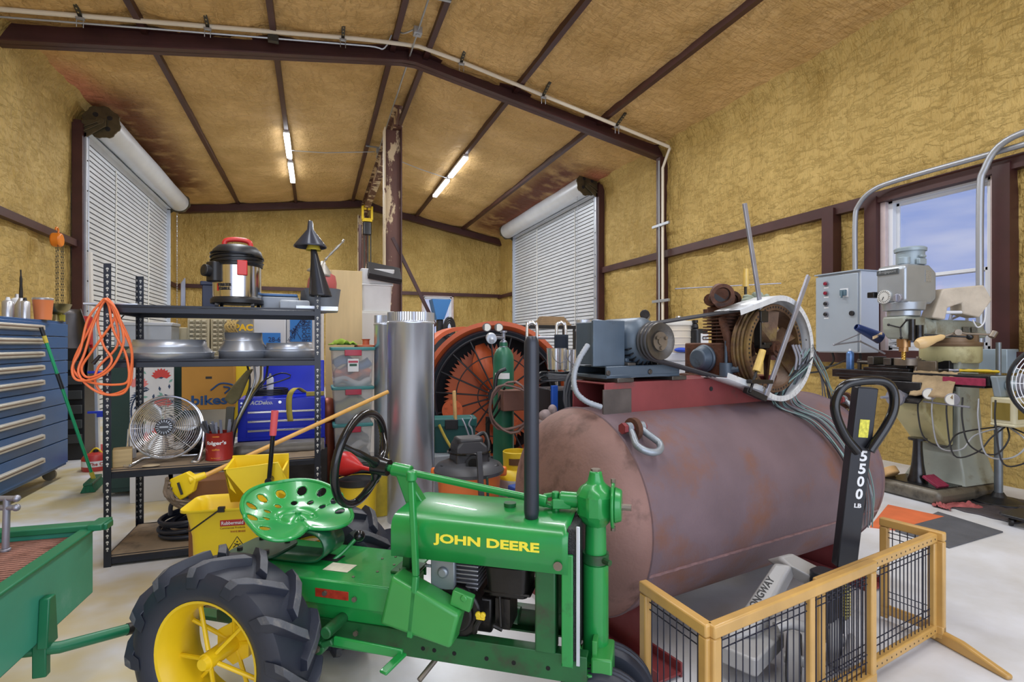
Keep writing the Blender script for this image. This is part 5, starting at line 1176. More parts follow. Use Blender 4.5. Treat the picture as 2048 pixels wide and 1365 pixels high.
b = MB(); b.b2((-.345, ty0-.145, TZ-.32), (-.19, ty0-.14, TZ-.2)); b.b2((-.385, ty0-.11, TZ-.33), (-.38, ty0-.0, TZ-.2)); mesh('feed_plate', b, mat('brass_plate', (150, 132, 66), .4, .5), pf)
b = MB(); b.cyl((-.26, ty0-.145, TZ-.24), (-.26, ty0-.175, TZ-.23), .016); b.sph((-.26, ty0-.18, TZ-.23), .022, 12, 8); mesh('feed_knob', b, M_black, pf)
b = MB(); q = V((-.42, .02, .88)); b.cyl(q, q+V((-.1, 0, 0)), .05, n=22); b.cyl(q+V((-.1, 0, 0)), q+V((-.13, 0, 0)), .075, n=26); b.cyl(q+V((-.13, .06, 0)), q+V((-.2, .06, 0)), .012); mesh('saddle_handwheel', b, M_clamp, m)
b = MB(); b.prism([V((-.42, -.0, .9)), V((-.42, -.15, .9)), V((-.5, -.15, .84)), V((-.52, -.0, .84))], (0, 0, .012)); mesh('way_cover', b, M_oil, m)
# air gauges and hoses
for i, (dx, dz) in enumerate(((0, 0), (-.02, -.01))):
    q = V((-.44, -.2-.17*i, .93-.03*i)); b = MB(); b.cyl(q, q+V((-.025, -.012, 0)), .05, n=26); g_ = mesh('air_gauge', b, M_clamp, m, bev=.003)
    b = MB(); b.cyl(q+V((-.0255, -.0122, 0)), q+V((-.026, -.0125, 0)), .043, n=26); mesh('gauge_face', b, mat('gauge_face', (226, 226, 218), .4), g_)
for i in range(6):
    y = -.1-.11*i; b = MB(); b.tube([V((-.42, y, .92)), V((-.46, y-.02, .75)), V((-.44, y-.06, .55-.05*(i % 3))), V((-.4, y-.2, .5)), V((-.34, y-.26, .62)), V((-.28, ty0-.04, .72))], .006, 6, k=6); mesh('air_hose', b, [M_black, M_conduit, M_black][i % 3], m)
b = MB(); b.tube([V((-.44, -.15, .86)), V((-.45, -.5, .85))], .008, 6); mesh('gauge_manifold', b, M_clamp, m)
# ---- things on and around the mill
def mo(name, label, cat, mb, mt, **k):
    mb.v = [tuple(MF.w(v)) for v in mb.v]; return solo(name, label, cat, mb, mt, **k)
v = thing('machine_vise', 'heavy dark steel machine vise on the milling table', 'vise', MF.w((-.3, .28, TZ)), MF.rot)
b = MB(); b.b2((-.09, -.28, 0), (.09, .14, .03)); b.b2((-.075, -.25, .03), (.075, .1, .055)); mesh('vise_base', b, M_oil, v, bev=.005)
b = MB(); b.b2((-.09, .04, .055), (.09, .1, .13)); b.b2((-.09, -.12, .055), (.09, -.05, .12)); mesh('vise_jaws', b, M_worn, v, bev=.006)
b = MB(); b.cyl((0, .14, .07), (0, .26, .07), .018); b.b2((-.015, .23, -.09), (.015, .255, .1)); mesh('vise_handle', b, M_worn, v, bev=.004)
b = MB(); b.cyl((-.02, -.22, .055), (-.02, -.22, .12), .1, n=30); mesh('rotary_block', b, M_bare, v, bev=.004)
q = MF.l(W(1703, 742, 4.45)); cz_ = TZ
sc_ = thing('spray_can', 'blue and white spray can standing on the far end of the milling table', 'spray can', MF.w((-.3, .62, TZ)))
b = MB(); b.lathe([(0, 0), (.033, 0), (.034, .004), (.034, .15), (.03, .165), (.016, .175), (.016, .18), (0, .18)], (0, 0, 0), (0, 0, 1), 24); mesh('can', b, mat('blue_can', (92, 130, 186), .3, .4, .25, 18), sc_)
b = MB(); b.cyl((0, 0, .175), (0, 0, .2), .013, .01); mesh('nozzle_cap', b, M_white, sc_)
b = MB()
def rag(name, label, c, sx, sy, mt, drop=None, seed=1, amp=.02, n=22):
    b = MB(); b.grid(lambda u, v: V((c[0]+(u-.5)*sx*(1+.12*mnoise.noise(V((u*3, v*3, seed)))), c[1]+(v-.5)*sy*(1+.15*mnoise.noise(V((u*2, v*3, seed+4)))), c[2]+amp*abs(mnoise.noise(V((u*5, v*5, seed))))*2+amp*.6*mnoise.noise(V((u*11, v*11, seed+2)))+(drop(u, v) if drop else 0))), n, n)
    return b
b = rag('', '', (-.42, -.22, TZ+.008), .1, .34, None, lambda u, v: -max(0, .6-u)*.34, 3, .012)
mo('shop_cloth', 'stained tan cloth hanging over the front of the milling table', 'cloth', b, mat('stained_tan_cloth', (172, 150, 116), .9, 0, .25, 9, .3, 60), solid=.003, smooth=180)
for i, (lab, c1) in enumerate((('long black handled wrench on the milling table', M_gloss), ('steel pry tool lying with the wrench on the milling table', M_clamp), ('yellow capped grease tool on the milling table', M_yel))):
    b = MB(); y = -.24-.06*i; b.tube([V((-.4+.03*i, y, TZ+.03)), V((-.3+.02*i, y-.12, TZ+.03)), V((-.24, y-.22, TZ+.028))], [.013, .009, .014]*5, 8, k=5); mo('hand_tool', lab, 'tool', b, c1)
b = MB(); b.box((-.3, -.08, TZ+.05), (.05, .16, .1), (0, 0, .3)); b.box((-.33, -.02, TZ+.06), (.02, .02, .16), (0, .3, 0)); mo('work_block', 'grimy metal block with a brush handle on the milling table', 'block', b, M_bare, bev=.005)
b = MB(); b.b2((-.36, -.2, .137), (-.22, -.06, .16)); b.v = [tuple(Matrix.Rotation(.5, 3, 'X') @ (V(v_)-V((-.3, -.1, .14)))+V((-.3, -.12, .18))) for v_ in b.v]
mo('red_box', 'small dark red carton leaning on the mill base among metal chips', 'box', b, mat('dark_red_carton', (128, 34, 62), .5, 0, .3, 40), bev=.003)
b = MB(); b.cyl((-.36, .2, .137), (-.36, .24, .19), .1, .1, n=26); mo('grinding_disc', 'tan round wooden disc leaning on the mill base beside the knee screw', 'disc', b, mat('tan_disc', (186, 148, 96), .6, 0, .1, 14), bev=.01)
# cloth covered readout on an arm
ra = thing('readout_arm', 'jointed steel support arm holding a cloth covered readout', 'arm', MF.w((.3, -.05, 1.56)), MF.rot)
b = MB(); q0 = V((0, .0, 0)); w0 = MF.w((.3, -.05, 1.56)); L_ = lambda px, py, d: MF.l(W(px, py, d))-V((.3, -.05, 1.56))
cq = L_(1912, 600, 4.75)
b.tube([V((0, 0, -.02)), V((0, 0, .08)), L_(1900, 640, 4.75), cq], .014, 8); mesh('arm', b, M_clamp, ra)
b = MB(); a1, a2, a3, a4 = L_(1868, 640, 4.7), L_(1896, 575, 4.7), L_(1975, 572, 4.65), L_(1970, 618, 4.6)
pts = [L_(px, py, 4.6) for px, py in ((1864, 636), (1886, 578), (1968, 570), (1985, 600), (1960, 636), (1926, 628), (1924, 606), (1896, 616), (1891, 640))]
b.prism(pts, MF.I.to_3x3() @ (CF*.14)); b.v = [tuple(V(p_)+V((.006*mnoise.noise(V(p_)*9), .006*mnoise.noise(V(p_)*11), 0))) for p_ in b.v]; o = mesh('dust_cloth', b, mat('dusty_cloth', (196, 186, 170), .9, 0, .15, 7, .4, 25), ra, bev=.012, seg=3); o['label'] = 'dusty beige cloth cover'
b = MB(); b.tube([L_(1945, 640, 4.6), L_(1955, 655, 4.6), L_(1968, 645, 4.6), L_(1972, 615, 4.6)], .006, 6, k=5); b.rod(L_(1890, 625, 4.62), L_(1930, 625, 4.62), .014); mesh('arm_hook', b, M_white, ra)
# work lamp in a tan shade on long arm
wl = thing('work_lamp', 'tan bulb shaped work lamp on a jointed arm from the post', 'lamp', W(1852, 684, 4.0), 0)
w_ = lambda px, py, d: W(px, py, d)-W(1852, 684, 4.0)
b = MB(); ax_ = (w_(1895, 672, 4.0)-w_(1835, 690, 4.0)).normalized(); b.lathe([(0, 0), (.028, .006), (.042, .03), (.045, .06), (.036, .11), (.026, .15), (.022, .2), (.012, .22), (0, .22)], w_(1832, 690, 4.0), ax_, 26); mesh('lamp_shade', b, mat('tan_enamel', (206, 176, 126), .35, 0, .06), wl)
b = MB(); b.tube([w_(1886, 674, 4.0), w_(1915, 665, 3.98), w_(1935, 668, 3.95), w_(1985, 670, 3.85)], .008, 8); b.cyl(w_(1915, 665, 3.97), w_(1917, 665, 3.94), .022); b.cyl(w_(1983, 675, 3.85), w_(1990, 664, 3.85), .02); mesh('lamp_arm', b, M_bare, wl)
# blue task lamp
bl = thing('task_lamp', 'small blue task lamp with folding arm beside the control box', 'lamp', WX(1716, 700, XR-.35), 0)
o0 = WX(1716, 700, XR-.35); w_ = lambda px, py, d=5.6: W(px, py, d)-o0
b = MB(); ax_ = (w_(1765, 677)-w_(1712, 652)).normalized(); b.lathe([(.028, 0), (.036, .02), (.05, .16), (.062, .28)], w_(1712, 654), ax_, 24); mesh('lamp_shade', b, mat('navy_enamel', (40, 62, 120), .3, .2), bl, solid=.003)
b = MB()
for i in range(8):
    t = i/8; b.box(w_(1747+9*t*2, 672-9*t, 5.55)+V((0, 0, -.02)), (.012, .012, .03))
mesh('lamp_vents', b, mat('lit_vent', (250, 226, 190), .4), bl)
b = MB(); b.tube([w_(1668, 690), w_(1720, 668)], .006, 6); b.tube([w_(1668, 690), w_(1720, 683), w_(1770, 708)], .009, 6); b.sph(w_(1668, 690), .013, 8, 6); b.sph(w_(1720, 683), .013, 8, 6); mesh('folding_arm', b, M_clamp, bl)
# ---- control box
cb = thing('control_cabinet', 'grey electrical control cabinet with red lamps on the right wall', 'electrical cabinet', (XR-.2, 5.2, 1.3))
pa, pb = WX(1636, 555, XR-.42), WX(1722, 545, XR-.42)
y1, y0 = pa.y, pb.y; z0 = WX(1637, 705, XR-.42).z; z1 = pb.z+.02
Mcb = mat('control_box_grey', (164, 176, 188), .35, .2, .03, 3)
cb.location = (XR-.13, (y0+y1)/2, z0); hw = (y1-y0)/2; hh = z1-z0
b = MB(); b.b2((-.29, -hw, 0), (.0, hw, hh)); mesh('body', b, mat('control_box_side', (206, 214, 222), .35, .2), cb, bev=.004)
b = MB(); b.b2((-.315, -hw+.02, .01), (-.29, hw+.01, hh-.02)); dr = mesh('cabinet_door', b, Mcb, cb, bev=.005)
b = MB(); b.b2((-.33, -hw-.01, hh), (.0, hw+.02, hh+.015)); mesh('drip_lid', b, Mcb, cb, bev=.003)
for px, py, r_ in ((1652, 568, 1), (1652, 587, 1), (1652, 608, 0), (1652, 629, 0)):
    q = WX(px, py, XR-.45)-V(cb.location); b = MB(); b.cyl(V((-.325, q.y, q.z)), V((-.315, q.y, q.z)), .032, n=20); s = mesh('indicator', b, M_clamp, dr)
    b = MB(); b.cyl(V((-.345, q.y, q.z)), V((-.325, q.y, q.z)), .021, n=18); o = mesh('lens', b, mat('dark_red_lens', (132, 24, 48), .2) if r_ else M_black, s, bev=.004)
    b = MB(); b.b2((-.3165, q.y-.03, q.z-.055), (-.315, q.y+.03, q.z-.04)); mesh('legend_plate', b, M_white, dr)
q = WX(1688, 586, XR-.45)-V(cb.location); b = MB(); b.b2((-.32, q.y-.05, q.z-.05), (-.315, q.y+.05, q.z+.05)); sw_ = mesh('switch_plate', b, M_white, dr); b = MB(); b.b2((-.35, q.y-.035, q.z-.035), (-.32, q.y+.035, q.z+.035)); b.b2((-.37, q.y-.01, q.z-.06), (-.35, q.y+.01, q.z+.02)); mesh('rotary_switch', b, mat('teal_grey_switch', (92, 118, 132), .4), sw_, bev=.006)
q = WX(1704, 627, XR-.45)-V(cb.location); b = MB(); b.cyl(V((-.335, q.y, q.z)), V((-.315, q.y, q.z)), .028, n=16); mesh('door_latch', b, M_black, dr)
b = MB(); q = V((XR-.3, y0+.1, z0)); b.tube([q, q+V((.0, -.0, -.3)), q+V((.02, .05, -.6))], .016, 8); b.tube([q+V((0, .35, 0)), q+V((.02, .36, -.12)), q+V((.05, .6, -.25)), q+V((.1, 1.3, -.3))], .012, 8, k=6); b.tube([q+V((0, .1, 0)), q+V((0, .2, -.1)), q+V((0, .5, -.18)), q+V((.1, 1.2, -.05))], .009, 8, k=6)
solo('control_cables', 'black cables running down from under the control cabinet', 'cable', b, M_black)
# conduit bending from the cabinet over the window
b = MB(); xq = XR-.2
b.tube([V((xq, WY1+.22, z1)), V((xq, WY1+.22, 2.8)), V((xq, WY1+.18, 2.97)), V((xq, WY1+.02, 3.1)), V((xq, WY1-.3, 3.14)), V((xq, 3.0, 3.14)), V((xq, 1.6, 3.14))], .028, 12, k=5)
solo('bent_conduit', 'metal conduit rising from the control cabinet over the window head', 'pipe', b, M_conduit)
b = MB(); xq = XR-.26
b.tube([V((xq, WY0-.0, 1.2)), V((xq, WY0-.0, 2.7)), V((xq, WY0-.04, 3.0)), V((xq, WY0-.2, 3.2)), V((xq, WY0-.6, 3.24)), V((xq, 1.7, 3.24))], .03, 12, k=5)
solo('bent_conduit', 'metal conduit rising along the right edge of the window', 'pipe', b, M_conduit)
b = MB(); b.b2((XR-.28, 2.98, 1.08), (XR-.1, 3.22, 1.3)); solo('outlet_box', 'grey outlet box under the right edge of the window', 'electrical box', b, M_mblue, bev=.006)
b = MB(); b.lathe([(0, 0), (.06, 0), (.065, .01), (.065, .15), (.05, .17), (0, .17)], (XR-.1, 3.45, 1.29), (0, 0, 1), 22); solo('grey_jar', 'pale grey jar standing on the window sill', 'jar', b, M_conduit)
b = MB(); b.sph((XR-.12, 3.36, 1.315), (.05, .06, .03), 12, 8); b.sph((XR-.13, 3.48, 1.313), (.03, .05, .025), 12, 8); solo('dark_glasses', 'dark safety glasses on the window sill beside the jar', 'glasses', b, M_black)
b = MB(); b.tube([V((XR-.16, 4.0+.05*sin(i), 1.3+.02*(i % 3)+.01)) if False else V((XR-.13+.03*cos(i*1.3), 4.05+.07*sin(i*1.1), 1.30+.008*i)) for i in range(14)], .008, 6, k=4); solo('coiled_tube', 'tangle of grey flexible tubing on the window sill', 'tubing', b, M_conduit)
b = MB(); b.lathe([(0, 0), (.1, 0), (.11, .02), (.11, .2), (.1, .22), (0, .22)], (XR-.16, 2.75, 1.28), (0, 0, 1), 24); solo('white_tub', 'white plastic tub on the ledge right of the window', 'tub', b, M_white)
# ---- pole fan at the right edge
pf_ = thing('pedestal_fan', 'large wire drum fan on a grey steel post at the right edge', 'fan', cl(4.09*.985, 4.48, 0) if False else WZ(1997, 1006, 0))
o0 = V(pf_.location); w_ = lambda px, py, d: W(px, py, d)-o0
dpo = (o0-V((0, 0, 0))).dot(CF)
b = MB(); b.cyl((0, 0, .06), (0, 0, 1.02), .03, n=20); b.cyl((0, 0, 1.0), (0, 0, 1.36), .019, n=16); b.lathe([(.034, .98), (.04, 1.0), (.034, 1.04), (.022, 1.06)], (0, 0, 0), (0, 0, 1), 20); mesh('post', b, mat('post_grey', (124, 132, 138), .4, .6, .1, 10), pf_)
b = MB(); b.cyl((0, 0, 0), (0, 0, .025), .2, n=32); b.lathe([(.2, .012), (.06, .05), (.035, .09)], (0, 0, 0), (0, 0, 1), 24); mesh('post_base', b, M_black, pf_, bev=.006)
fcn = w_(2135, 770, 3.5); fax = V((CR.x*-.55-CF.x*.83, CR.y*-.55-CF.y*.83, .0)).normalized()
b = MB(); x_, y_, z_ = frame_of(fax); Rf = .27
for q in range(13):
    r_ = .05+.22*q/12; b.tube([fcn+fax*(.06*(1-(r_/Rf)**2))+(x_*cos(2*pi*i/40)+y_*sin(2*pi*i/40))*r_ for i in range(40)], .0028, 5, True)
for i in range(16):
    a = 2*pi*i/16; u_ = x_*cos(a)+y_*sin(a); b.tube([fcn+fax*(.06*(1-(r_/Rf)**2))+u_*r_ for r_ in (.04, .12, .2, .27)], .003, 5)
mesh('wire_guard', b, M_white, pf_)
b = MB(); b.tube([fcn-fax*.06+(x_*cos(2*pi*i/48)+y_*sin(2*pi*i/48))*.28 for i in range(48)], .012, 8, True); mesh('drum_ring', b, M_black, pf_)
for k_ in range(4):
    a = pi/2*k_; b = MB(); u_ = x_*cos(a)+y_*sin(a); w2 = fax.cross(u_)
    b.add([fcn-fax*.03+u_*.04-w2*.03, fcn-fax*.05+u_*.04+w2*.03, fcn-fax*.07+u_*.24+w2*.11, fcn-fax*.0+u_*.24-w2*.07], [(0, 1, 2, 3)]); mesh('fan_blade', b, M_clamp, pf_, solid=.003)
b = MB(); b.cyl(fcn-fax*.2, fcn-fax*.03, .07, n=20); b.bar(fcn-fax*.18, V((0, 0, .95)), .04, .04); mesh('fan_motor', b, M_black, pf_)
# ---- floor things at right
b = MB(); c4 = [WZ(px, py, 0) for px, py in ((1776, 1012), (1888, 1036), (1790, 1062), (1740, 1056))]; b.prism(c4, (0, 0, .01)); solo('floor_mat', 'orange floor mat by the mill base', 'mat', b, mat('orange_mat', (206, 106, 62), .7, 0, .12, 6, .2, 80), smooth=0)
b = MB(); c4 = [WZ(px, py, 0) for px, py in ((1876, 1026), (2006, 1066), (1898, 1098), (1790, 1064))]; b.prism(c4, (0, 0, .009)); solo('floor_mat', 'dark grey rubber floor mat beyond the pet gate', 'mat', b, mat('dark_rubber_mat', (84, 86, 92), .6, 0, .15, 7, .25, 120), smooth=0)
c = WZ(1910, 1015, 0); b = MB(); b.grid(lambda u, v: V((c.x+(u-.5)*.34+.04*mnoise.noise(V((v*4, u*2, 1))), c.y+(v-.5)*.14+.05*sin(u*5), .012+.05*abs(mnoise.noise(V((u*6, v*5, 3))))*min(1, 6*v*(1-v)))), 30, 16)
solo('red_rag', 'crumpled dirty red rag lying at the mill base', 'rag', b, mat('dirty_red_cloth', (158, 84, 84), .9, 0, .25, 14, .4, 60), solid=.003, smooth=180)
c = WZ(2010, 1018, 0); d_ = thing('dark_tarp', 'dark folded tarp spread around the fan post', 'tarp', c)
b = MB(); b.grid(lambda u, v: V(((u-.5)*.8+.04*mnoise.noise(V((v*4, u*2, 5))), (v-.5)*.5+.05*mnoise.noise(V((u*4, v*2, 8))), .006+.05*abs(mnoise.noise(V((u*4, v*4, 6))))*min(1, 5*v*(1-v)*4*u*(1-u)))), 36, 26); mesh('sheet', b, mat('dark_tarp_cloth', (70, 64, 68), .6, 0, .2, 9, .3, 40), d_, solid=.004, smooth=180)
t_ = thing('caster_dolly', 'black caster wheels of a low dolly at the right edge of the floor', 'dolly', WZ(2022, 1052, 0))
b = MB(); b.rbox((.12, -.06, .075), (.34, .26, .02), .06); mesh('deck', b, M_black, t_, bev=.005)
for i, (x, y) in enumerate(((0, 0), (.13, .05), (.1, -.14), (.24, -.05))):
    b = MB(); o = V((x, y, .033)); ax_ = V((.5, -.85, 0)); b.lathe([(.012, -.014), (.03, -.014), (.033, -.009), (.033, .009), (.03, .014), (.012, .014)], o, ax_, 24, True); b.cyl(o+V((0, 0, .03)), o+V((0, 0, .045)), .01); mesh('caster', b, M_iron, t_)
# ================================================================ black boltless shelf unit
M_rack = mat('black_rack_steel', (30, 34, 44), .35, .2, .1, 9)
M_hole = mat('pale_keyhole', (196, 196, 192), .6)
M_board = mat('grimy_particle_board', (150, 132, 110), .8, 0, .15, 7, .1, 60, (92, 84, 76), .52, .7, 4)
SX0, SX1, SY0, SY1, SH = -1.19, .035, 3.85, 4.5, 1.83
rk = thing('shelf_unit', 'black boltless steel shelf unit with punched posts', 'shelf', ((SX0+SX1)/2, (SY0+SY1)/2, 0))
o = V(rk.location)
def sl(p): return V(p)-o
for (x, sx) in ((SX0, 1), (SX1, -1)):
    for (y, sy) in ((SY0, 1), (SY1, -1)):
        b = MB(); b.b2(sl((min(x, x+sx*.038), y-.0012, 0)), sl((max(x, x+sx*.038), y+.0012, SH))); b.b2(sl((x-.0012, min(y, y+sy*.038), 0)), sl((x+.0012, max(y, y+sy*.038), SH)))
        p = mesh('post', b, M_rack, rk, smooth=0)
        h = MB()
        for i in range(46):
            z = .03+i*.0392; xx = x+sx*.019
            if any(abs(z-q) < .035 for q in (.05, .55, 1.22, 1.555)): continue
            for s in (-1, 1):
                yy = y+s*.0018; h.cyl(sl((xx, yy-.0004, z+.003)), sl((xx, yy+.0004, z+.003)), .0075, n=10); h.b2(sl((xx-.003, yy-.0004, z-.013)), sl((xx+.003, yy+.0004, z)))
            yy = y+sy*.019
            for s in (-1, 1):
                xq = x+s*.0018; h.cyl(sl((xq-.0004, yy, z+.003)), sl((xq+.0004, yy, z+.003)), .0075, n=10)
        mesh('keyholes', h, M_hole, p, smooth=0)
for z, nm in ((.06, 1), (.575, 1), (1.245, 0), (1.58, 0)):
    b = MB()
    for y, s in ((SY0, 1), (SY1, -1)):
        b.prism([sl((SX0+.003, y+s*.003, z-.045)), sl((SX0+.003, y+s*.003, z-.012)), sl((SX0+.003, y+s*.016, z-.004)), sl((SX0+.003, y+s*.016, z+.006)), sl((SX0+.003, y+s*.022, z+.006)), sl((SX0+.003, y+s*.022, z-.045))], (SX1-SX0-.006, 0, 0))
    for x, s in ((SX0, 1), (SX1, -1)): b.b2(sl((min(x+s*.003, x+s*.02), SY0, z-.045)), sl((max(x+s*.003, x+s*.02), SY1, z)))
    mesh('shelf_beams', b, M_rack, rk, bev=.002)
    b = MB(); b.b2(sl((SX0+.012, SY0+.014, z-.012)), sl((SX1-.012, SY1-.014, z+.002))); mesh('shelf_board', b, M_board if nm else M_rack, rk)
Z1, Z2, Z3, Z4 = .063, .578, 1.248, 1.583
# ---- top shelf: steel drum vacuum
def on(px, y): return WY(px, 600, y).x
vx = on(474, 4.08)
vc = thing('steel_drum_vacuum', 'chrome drum shop vacuum with black lid and red handle on top shelf', 'vacuum cleaner', (vx, 4.1, Z4))
b = MB(); b.lathe([(0, .0), (.165, 0), (.165, .03), (.15, .045), (0, .045)], (0, 0, .035), (0, 0, 1), 40); mesh('caster_base', b, M_black, vc, bev=.004)
for a in (.6, 2.4, 3.9, 5.5):
    b = MB(); b.cyl((.15*cos(a)-.01, .15*sin(a), .02), (.15*cos(a)+.01, .15*sin(a), .02), .02); mesh('caster', b, M_black, vc)
b = MB(); b.lathe([(.148, .075), (.15, .09), (.152, .25), (.152, .3)], (0, 0, 0), (0, 0, 1), 48); dm = mesh('steel_drum', b, mat('mirror_drum', (214, 212, 208), .16, 1, .04, 5), vc)
b = MB(); b.lathe([(.158, .29), (.16, .31), (.158, .37), (.15, .4), (.12, .43), (.05, .445), (0, .445)], (0, 0, 0), (0, 0, 1), 48); mesh('motor_lid', b, M_black, vc, bev=.003)
b = MB(); b.tube([V((-.08, -.0, .43)), V((-.07, 0, .47)), V((0, -.0, .482)), V((.07, 0, .47)), V((.085, 0, .43))], .017, 10, k=6); o_ = mesh('carry_handle', b, mat('bright_red_plastic', (206, 52, 48), .35), vc); o_['label'] = 'red carry handle'
b = MB()
for i in range(5): b.tube([V((.163*cos(2*pi*j/40), .163*sin(2*pi*j/40), .318+i*.011+.016*sin(2*pi*j/40+i))) for j in range(40)], .0055, 6, True)
mesh('wrapped_cord', b, M_gloss, vc)
b = MB(); a = radians(-72); b.prism([V((.155*cos(a)-.03, .155*sin(a)-.02, .22)), V((.155*cos(a)+.03, .155*sin(a)-.01, .22)), V((.155*cos(a)+.03, .155*sin(a)-.01, .32)), V((.155*cos(a)-.03, .155*sin(a)-.02, .32))], (0, .03, 0)); o_ = mesh('latch', b, _m['bright_red_plastic'], vc, bev=.005); o_['label'] = 'red lid latch'
b = MB(); a = radians(-140); u_ = V((cos(a), sin(a), 0)); b.rbox(u_*.15+V((0, 0, .24)), (.1, .1, .13), .03, rot=(0, 0, a)); b.cyl(u_*.17+V((0, 0, .24)), u_*.235+V((0, 0, .245)), .036, .04, n=26); b.cyl(u_*.225+V((0, 0, .244)), u_*.237+V((0, 0, .245)), .03, n=26); mesh('inlet_port', b, M_black, vc, bev=.006)
an = radians(-112); u_ = V((cos(an), sin(an), 0)); rt_ = V((-sin(an), cos(an), 0))
text('lettering', 'PORTER', mat('print_black', (40, 40, 44), .5), dm, u_*.1535+V((0, 0, .155)), rt_, (0, 0, 1), .02, .085, .003, bold=.02)
text('lettering', 'CABLE.', _m['print_black'], dm, u_*.1535+V((0, 0, .13)), rt_, (0, 0, 1), .02, .075, .003, bold=.02)
b = MB(); u2 = V((cos(radians(-132)), sin(radians(-132)), 0)); b.box(u2*.1525+V((0, 0, .14)), (.002, .012, .05), (0, 0, radians(-132))); mesh('red_stripe', b, _m['bright_red_plastic'], dm)
# lids and grey plastic cases
def box_thing(name, label, cat, c, d, mt, rot=0, bev=.006, lid=None, group=None):
    r = thing(name, label, cat, c, rot, group)
    b = MB(); b.box((0, 0, d[2]/2), d); mesh('body', b, mt, r, bev=bev)
    if lid: b = MB(); b.box((0, 0, d[2]+.008), (d[0]+.02, d[1]+.02, .03)); mesh('lid', b, lid, r, bev=bev)
    return r
M_gpl = mat('pale_grey_plastic', (160, 168, 178), .4, 0, .05)
r = thing('plastic_case', 'pale grey plastic case with blue lid beside the chrome vacuum', 'case', (on(560, 4.25), 4.27, Z4))
b = MB(); b.rbox((0, 0, .05), (.26, .22, .1), .03, taper=.92); mesh('body', b, M_gpl, r, bev=.005); b = MB(); b.box((0, 0, .115), (.24, .2, .018)); o_ = mesh('lid', b, mat('blue_lid', (70, 110, 160), .4), r, bev=.005); o_['label'] = 'blue lid'
r = thing('plastic_case', 'low grey plastic case lying beside the grey buckets on top shelf', 'case', (on(590, 4.12), 4.1, Z4))
b = MB(); b.box((0, 0, .035), (.2, .16, .07)); mesh('body', b, M_gpl, r, bev=.015); b = MB()
for i in range(4): b.b2((-.09+i*.05, -.084, .01), (-.085+i*.05, -.08, .06))
mesh('rib', b, M_gpl, r)
r = box_thing('navy_bin', 'dark navy plastic bin behind the chrome vacuum', 'bin', (on(420, 4.38), 4.4, Z4), (.09, .12, .19), mat('navy_plastic', (36, 46, 78), .4), lid=mat('navy_plastic', (36, 46, 78), .4))
# buckets and funnels at the right end
bx_ = on(640, 4.2)
b = MB(); b.lathe([(0, 0), (.105, 0), (.125, .16), (.128, .17), (.12, .165), (.1, .01)], (bx_+.02, 4.22, Z4), (0, 0, 1), 36); solo('grey_bucket', 'larger grey plastic bucket under the red and pale funnels', 'bucket', b, mat('grey_bucket', (120, 126, 134), .45, .2, .1, 8))
b = MB(); b.lathe([(0, 0), (.1, 0), (.085, .17), (.08, .17)], (bx_-.05, 4.36, Z4), (0, 0, 1), 36); solo('grey_bucket', 'upturned dark grey bucket left of the larger grey bucket', 'bucket', b, mat('dark_grey_bucket', (96, 100, 108), .4, .3, .1, 8))
fz = Z4+.15
r = thing('red_funnel', 'red plastic funnel standing inverted in the grey bucket', 'funnel', (bx_+.01, 4.22, fz), (radians(-4), radians(6), 0))
b = MB(); b.lathe([(.1, .0), (.104, .01), (.1, .08), (.085, .13), (.04, .15)], (0, 0, 0), (0, 0, 1), 32); mesh('cone', b, mat('faded_red_plastic', (186, 92, 90), .4, 0, .08), r, solid=.003)
r = thing('pale_funnel', 'pale metal funnel with a long thin tilted spout over the red funnel', 'funnel', (bx_-.0, 4.21, fz+.13), (radians(6), radians(14), 0))
b = MB(); b.lathe([(.095, .0), (.09, .015), (.02, .085), (.013, .1)], (0, 0, 0), (0, 0, 1), 32); mesh('cone', b, mat('dull_pale_metal', (176, 172, 164), .4, .6), r, solid=.002)
b = MB(); b.tube([V((0, 0, .09)), V((.025, 0, .15)), V((.09, 0, .27)), V((.1, 0, .3))], [.011, .007, .005]*6, 10, k=5); mesh('spout', b, _m['dull_pale_metal'], r)
r = thing('black_funnel', 'tall narrow black funnel upended over the right front shelf post', 'funnel', (SX1-.0, SY0+.01, SH-.16))
b = MB(); b.lathe([(.075, 0), (.073, .012), (.055, .1), (.03, .23), (.02, .30), (.016, .32)], (0, 0, 0), (0, 0, 1), 32); b.v = [(x-.045*max(0, z-.0)/.32, y, z) for x, y, z in b.v]; mesh('cone', b, mat('black_funnel', (46, 48, 54), .22, .1), r, solid=.002)
r = thing('wide_black_funnel', 'wide black funnel capping the tall narrow black funnel', 'funnel', (SX1-.065, SY0+.01, SH+.17))
b = MB(); b.lathe([(.105, 0), (.104, .01), (.02, .12), (.014, .175), (.01, .18)], (0, 0, 0), (0, 0, 1), 36); mesh('cone', b, mat('dark_grey_funnel', (58, 62, 74), .25, .2), r, solid=.002); b = MB(); b.lathe([(.05, -.02), (.035, .02), (.02, .06)], (.02, 0, 0), (0, 0, 1), 24); o_ = mesh('yellow_insert', b, mat('yellow_plastic', (206, 186, 70), .4), r); o_['label'] = 'yellow cone inside'
b = MB(); b.b2((SX1-.16, 4.0, Z4), (SX1+.12, 4.2, Z4+.02)); b.b2((SX1-.16, 4.0, Z4), (SX1+.12, 4.01, Z4+.03)); solo('sheet_metal_tray', 'thin sheet metal tray overhanging the right end of top shelf', 'tray', b, M_galv, bev=.002)
b = MB(); b.b2((SX0-.12, 3.9, Z4), (SX0+.16, 4.2, Z4+.012)); solo('metal_sheet', 'pale thin sheet overhanging the left end of top shelf', 'sheet', b, M_galv, bev=.002)
b = MB()
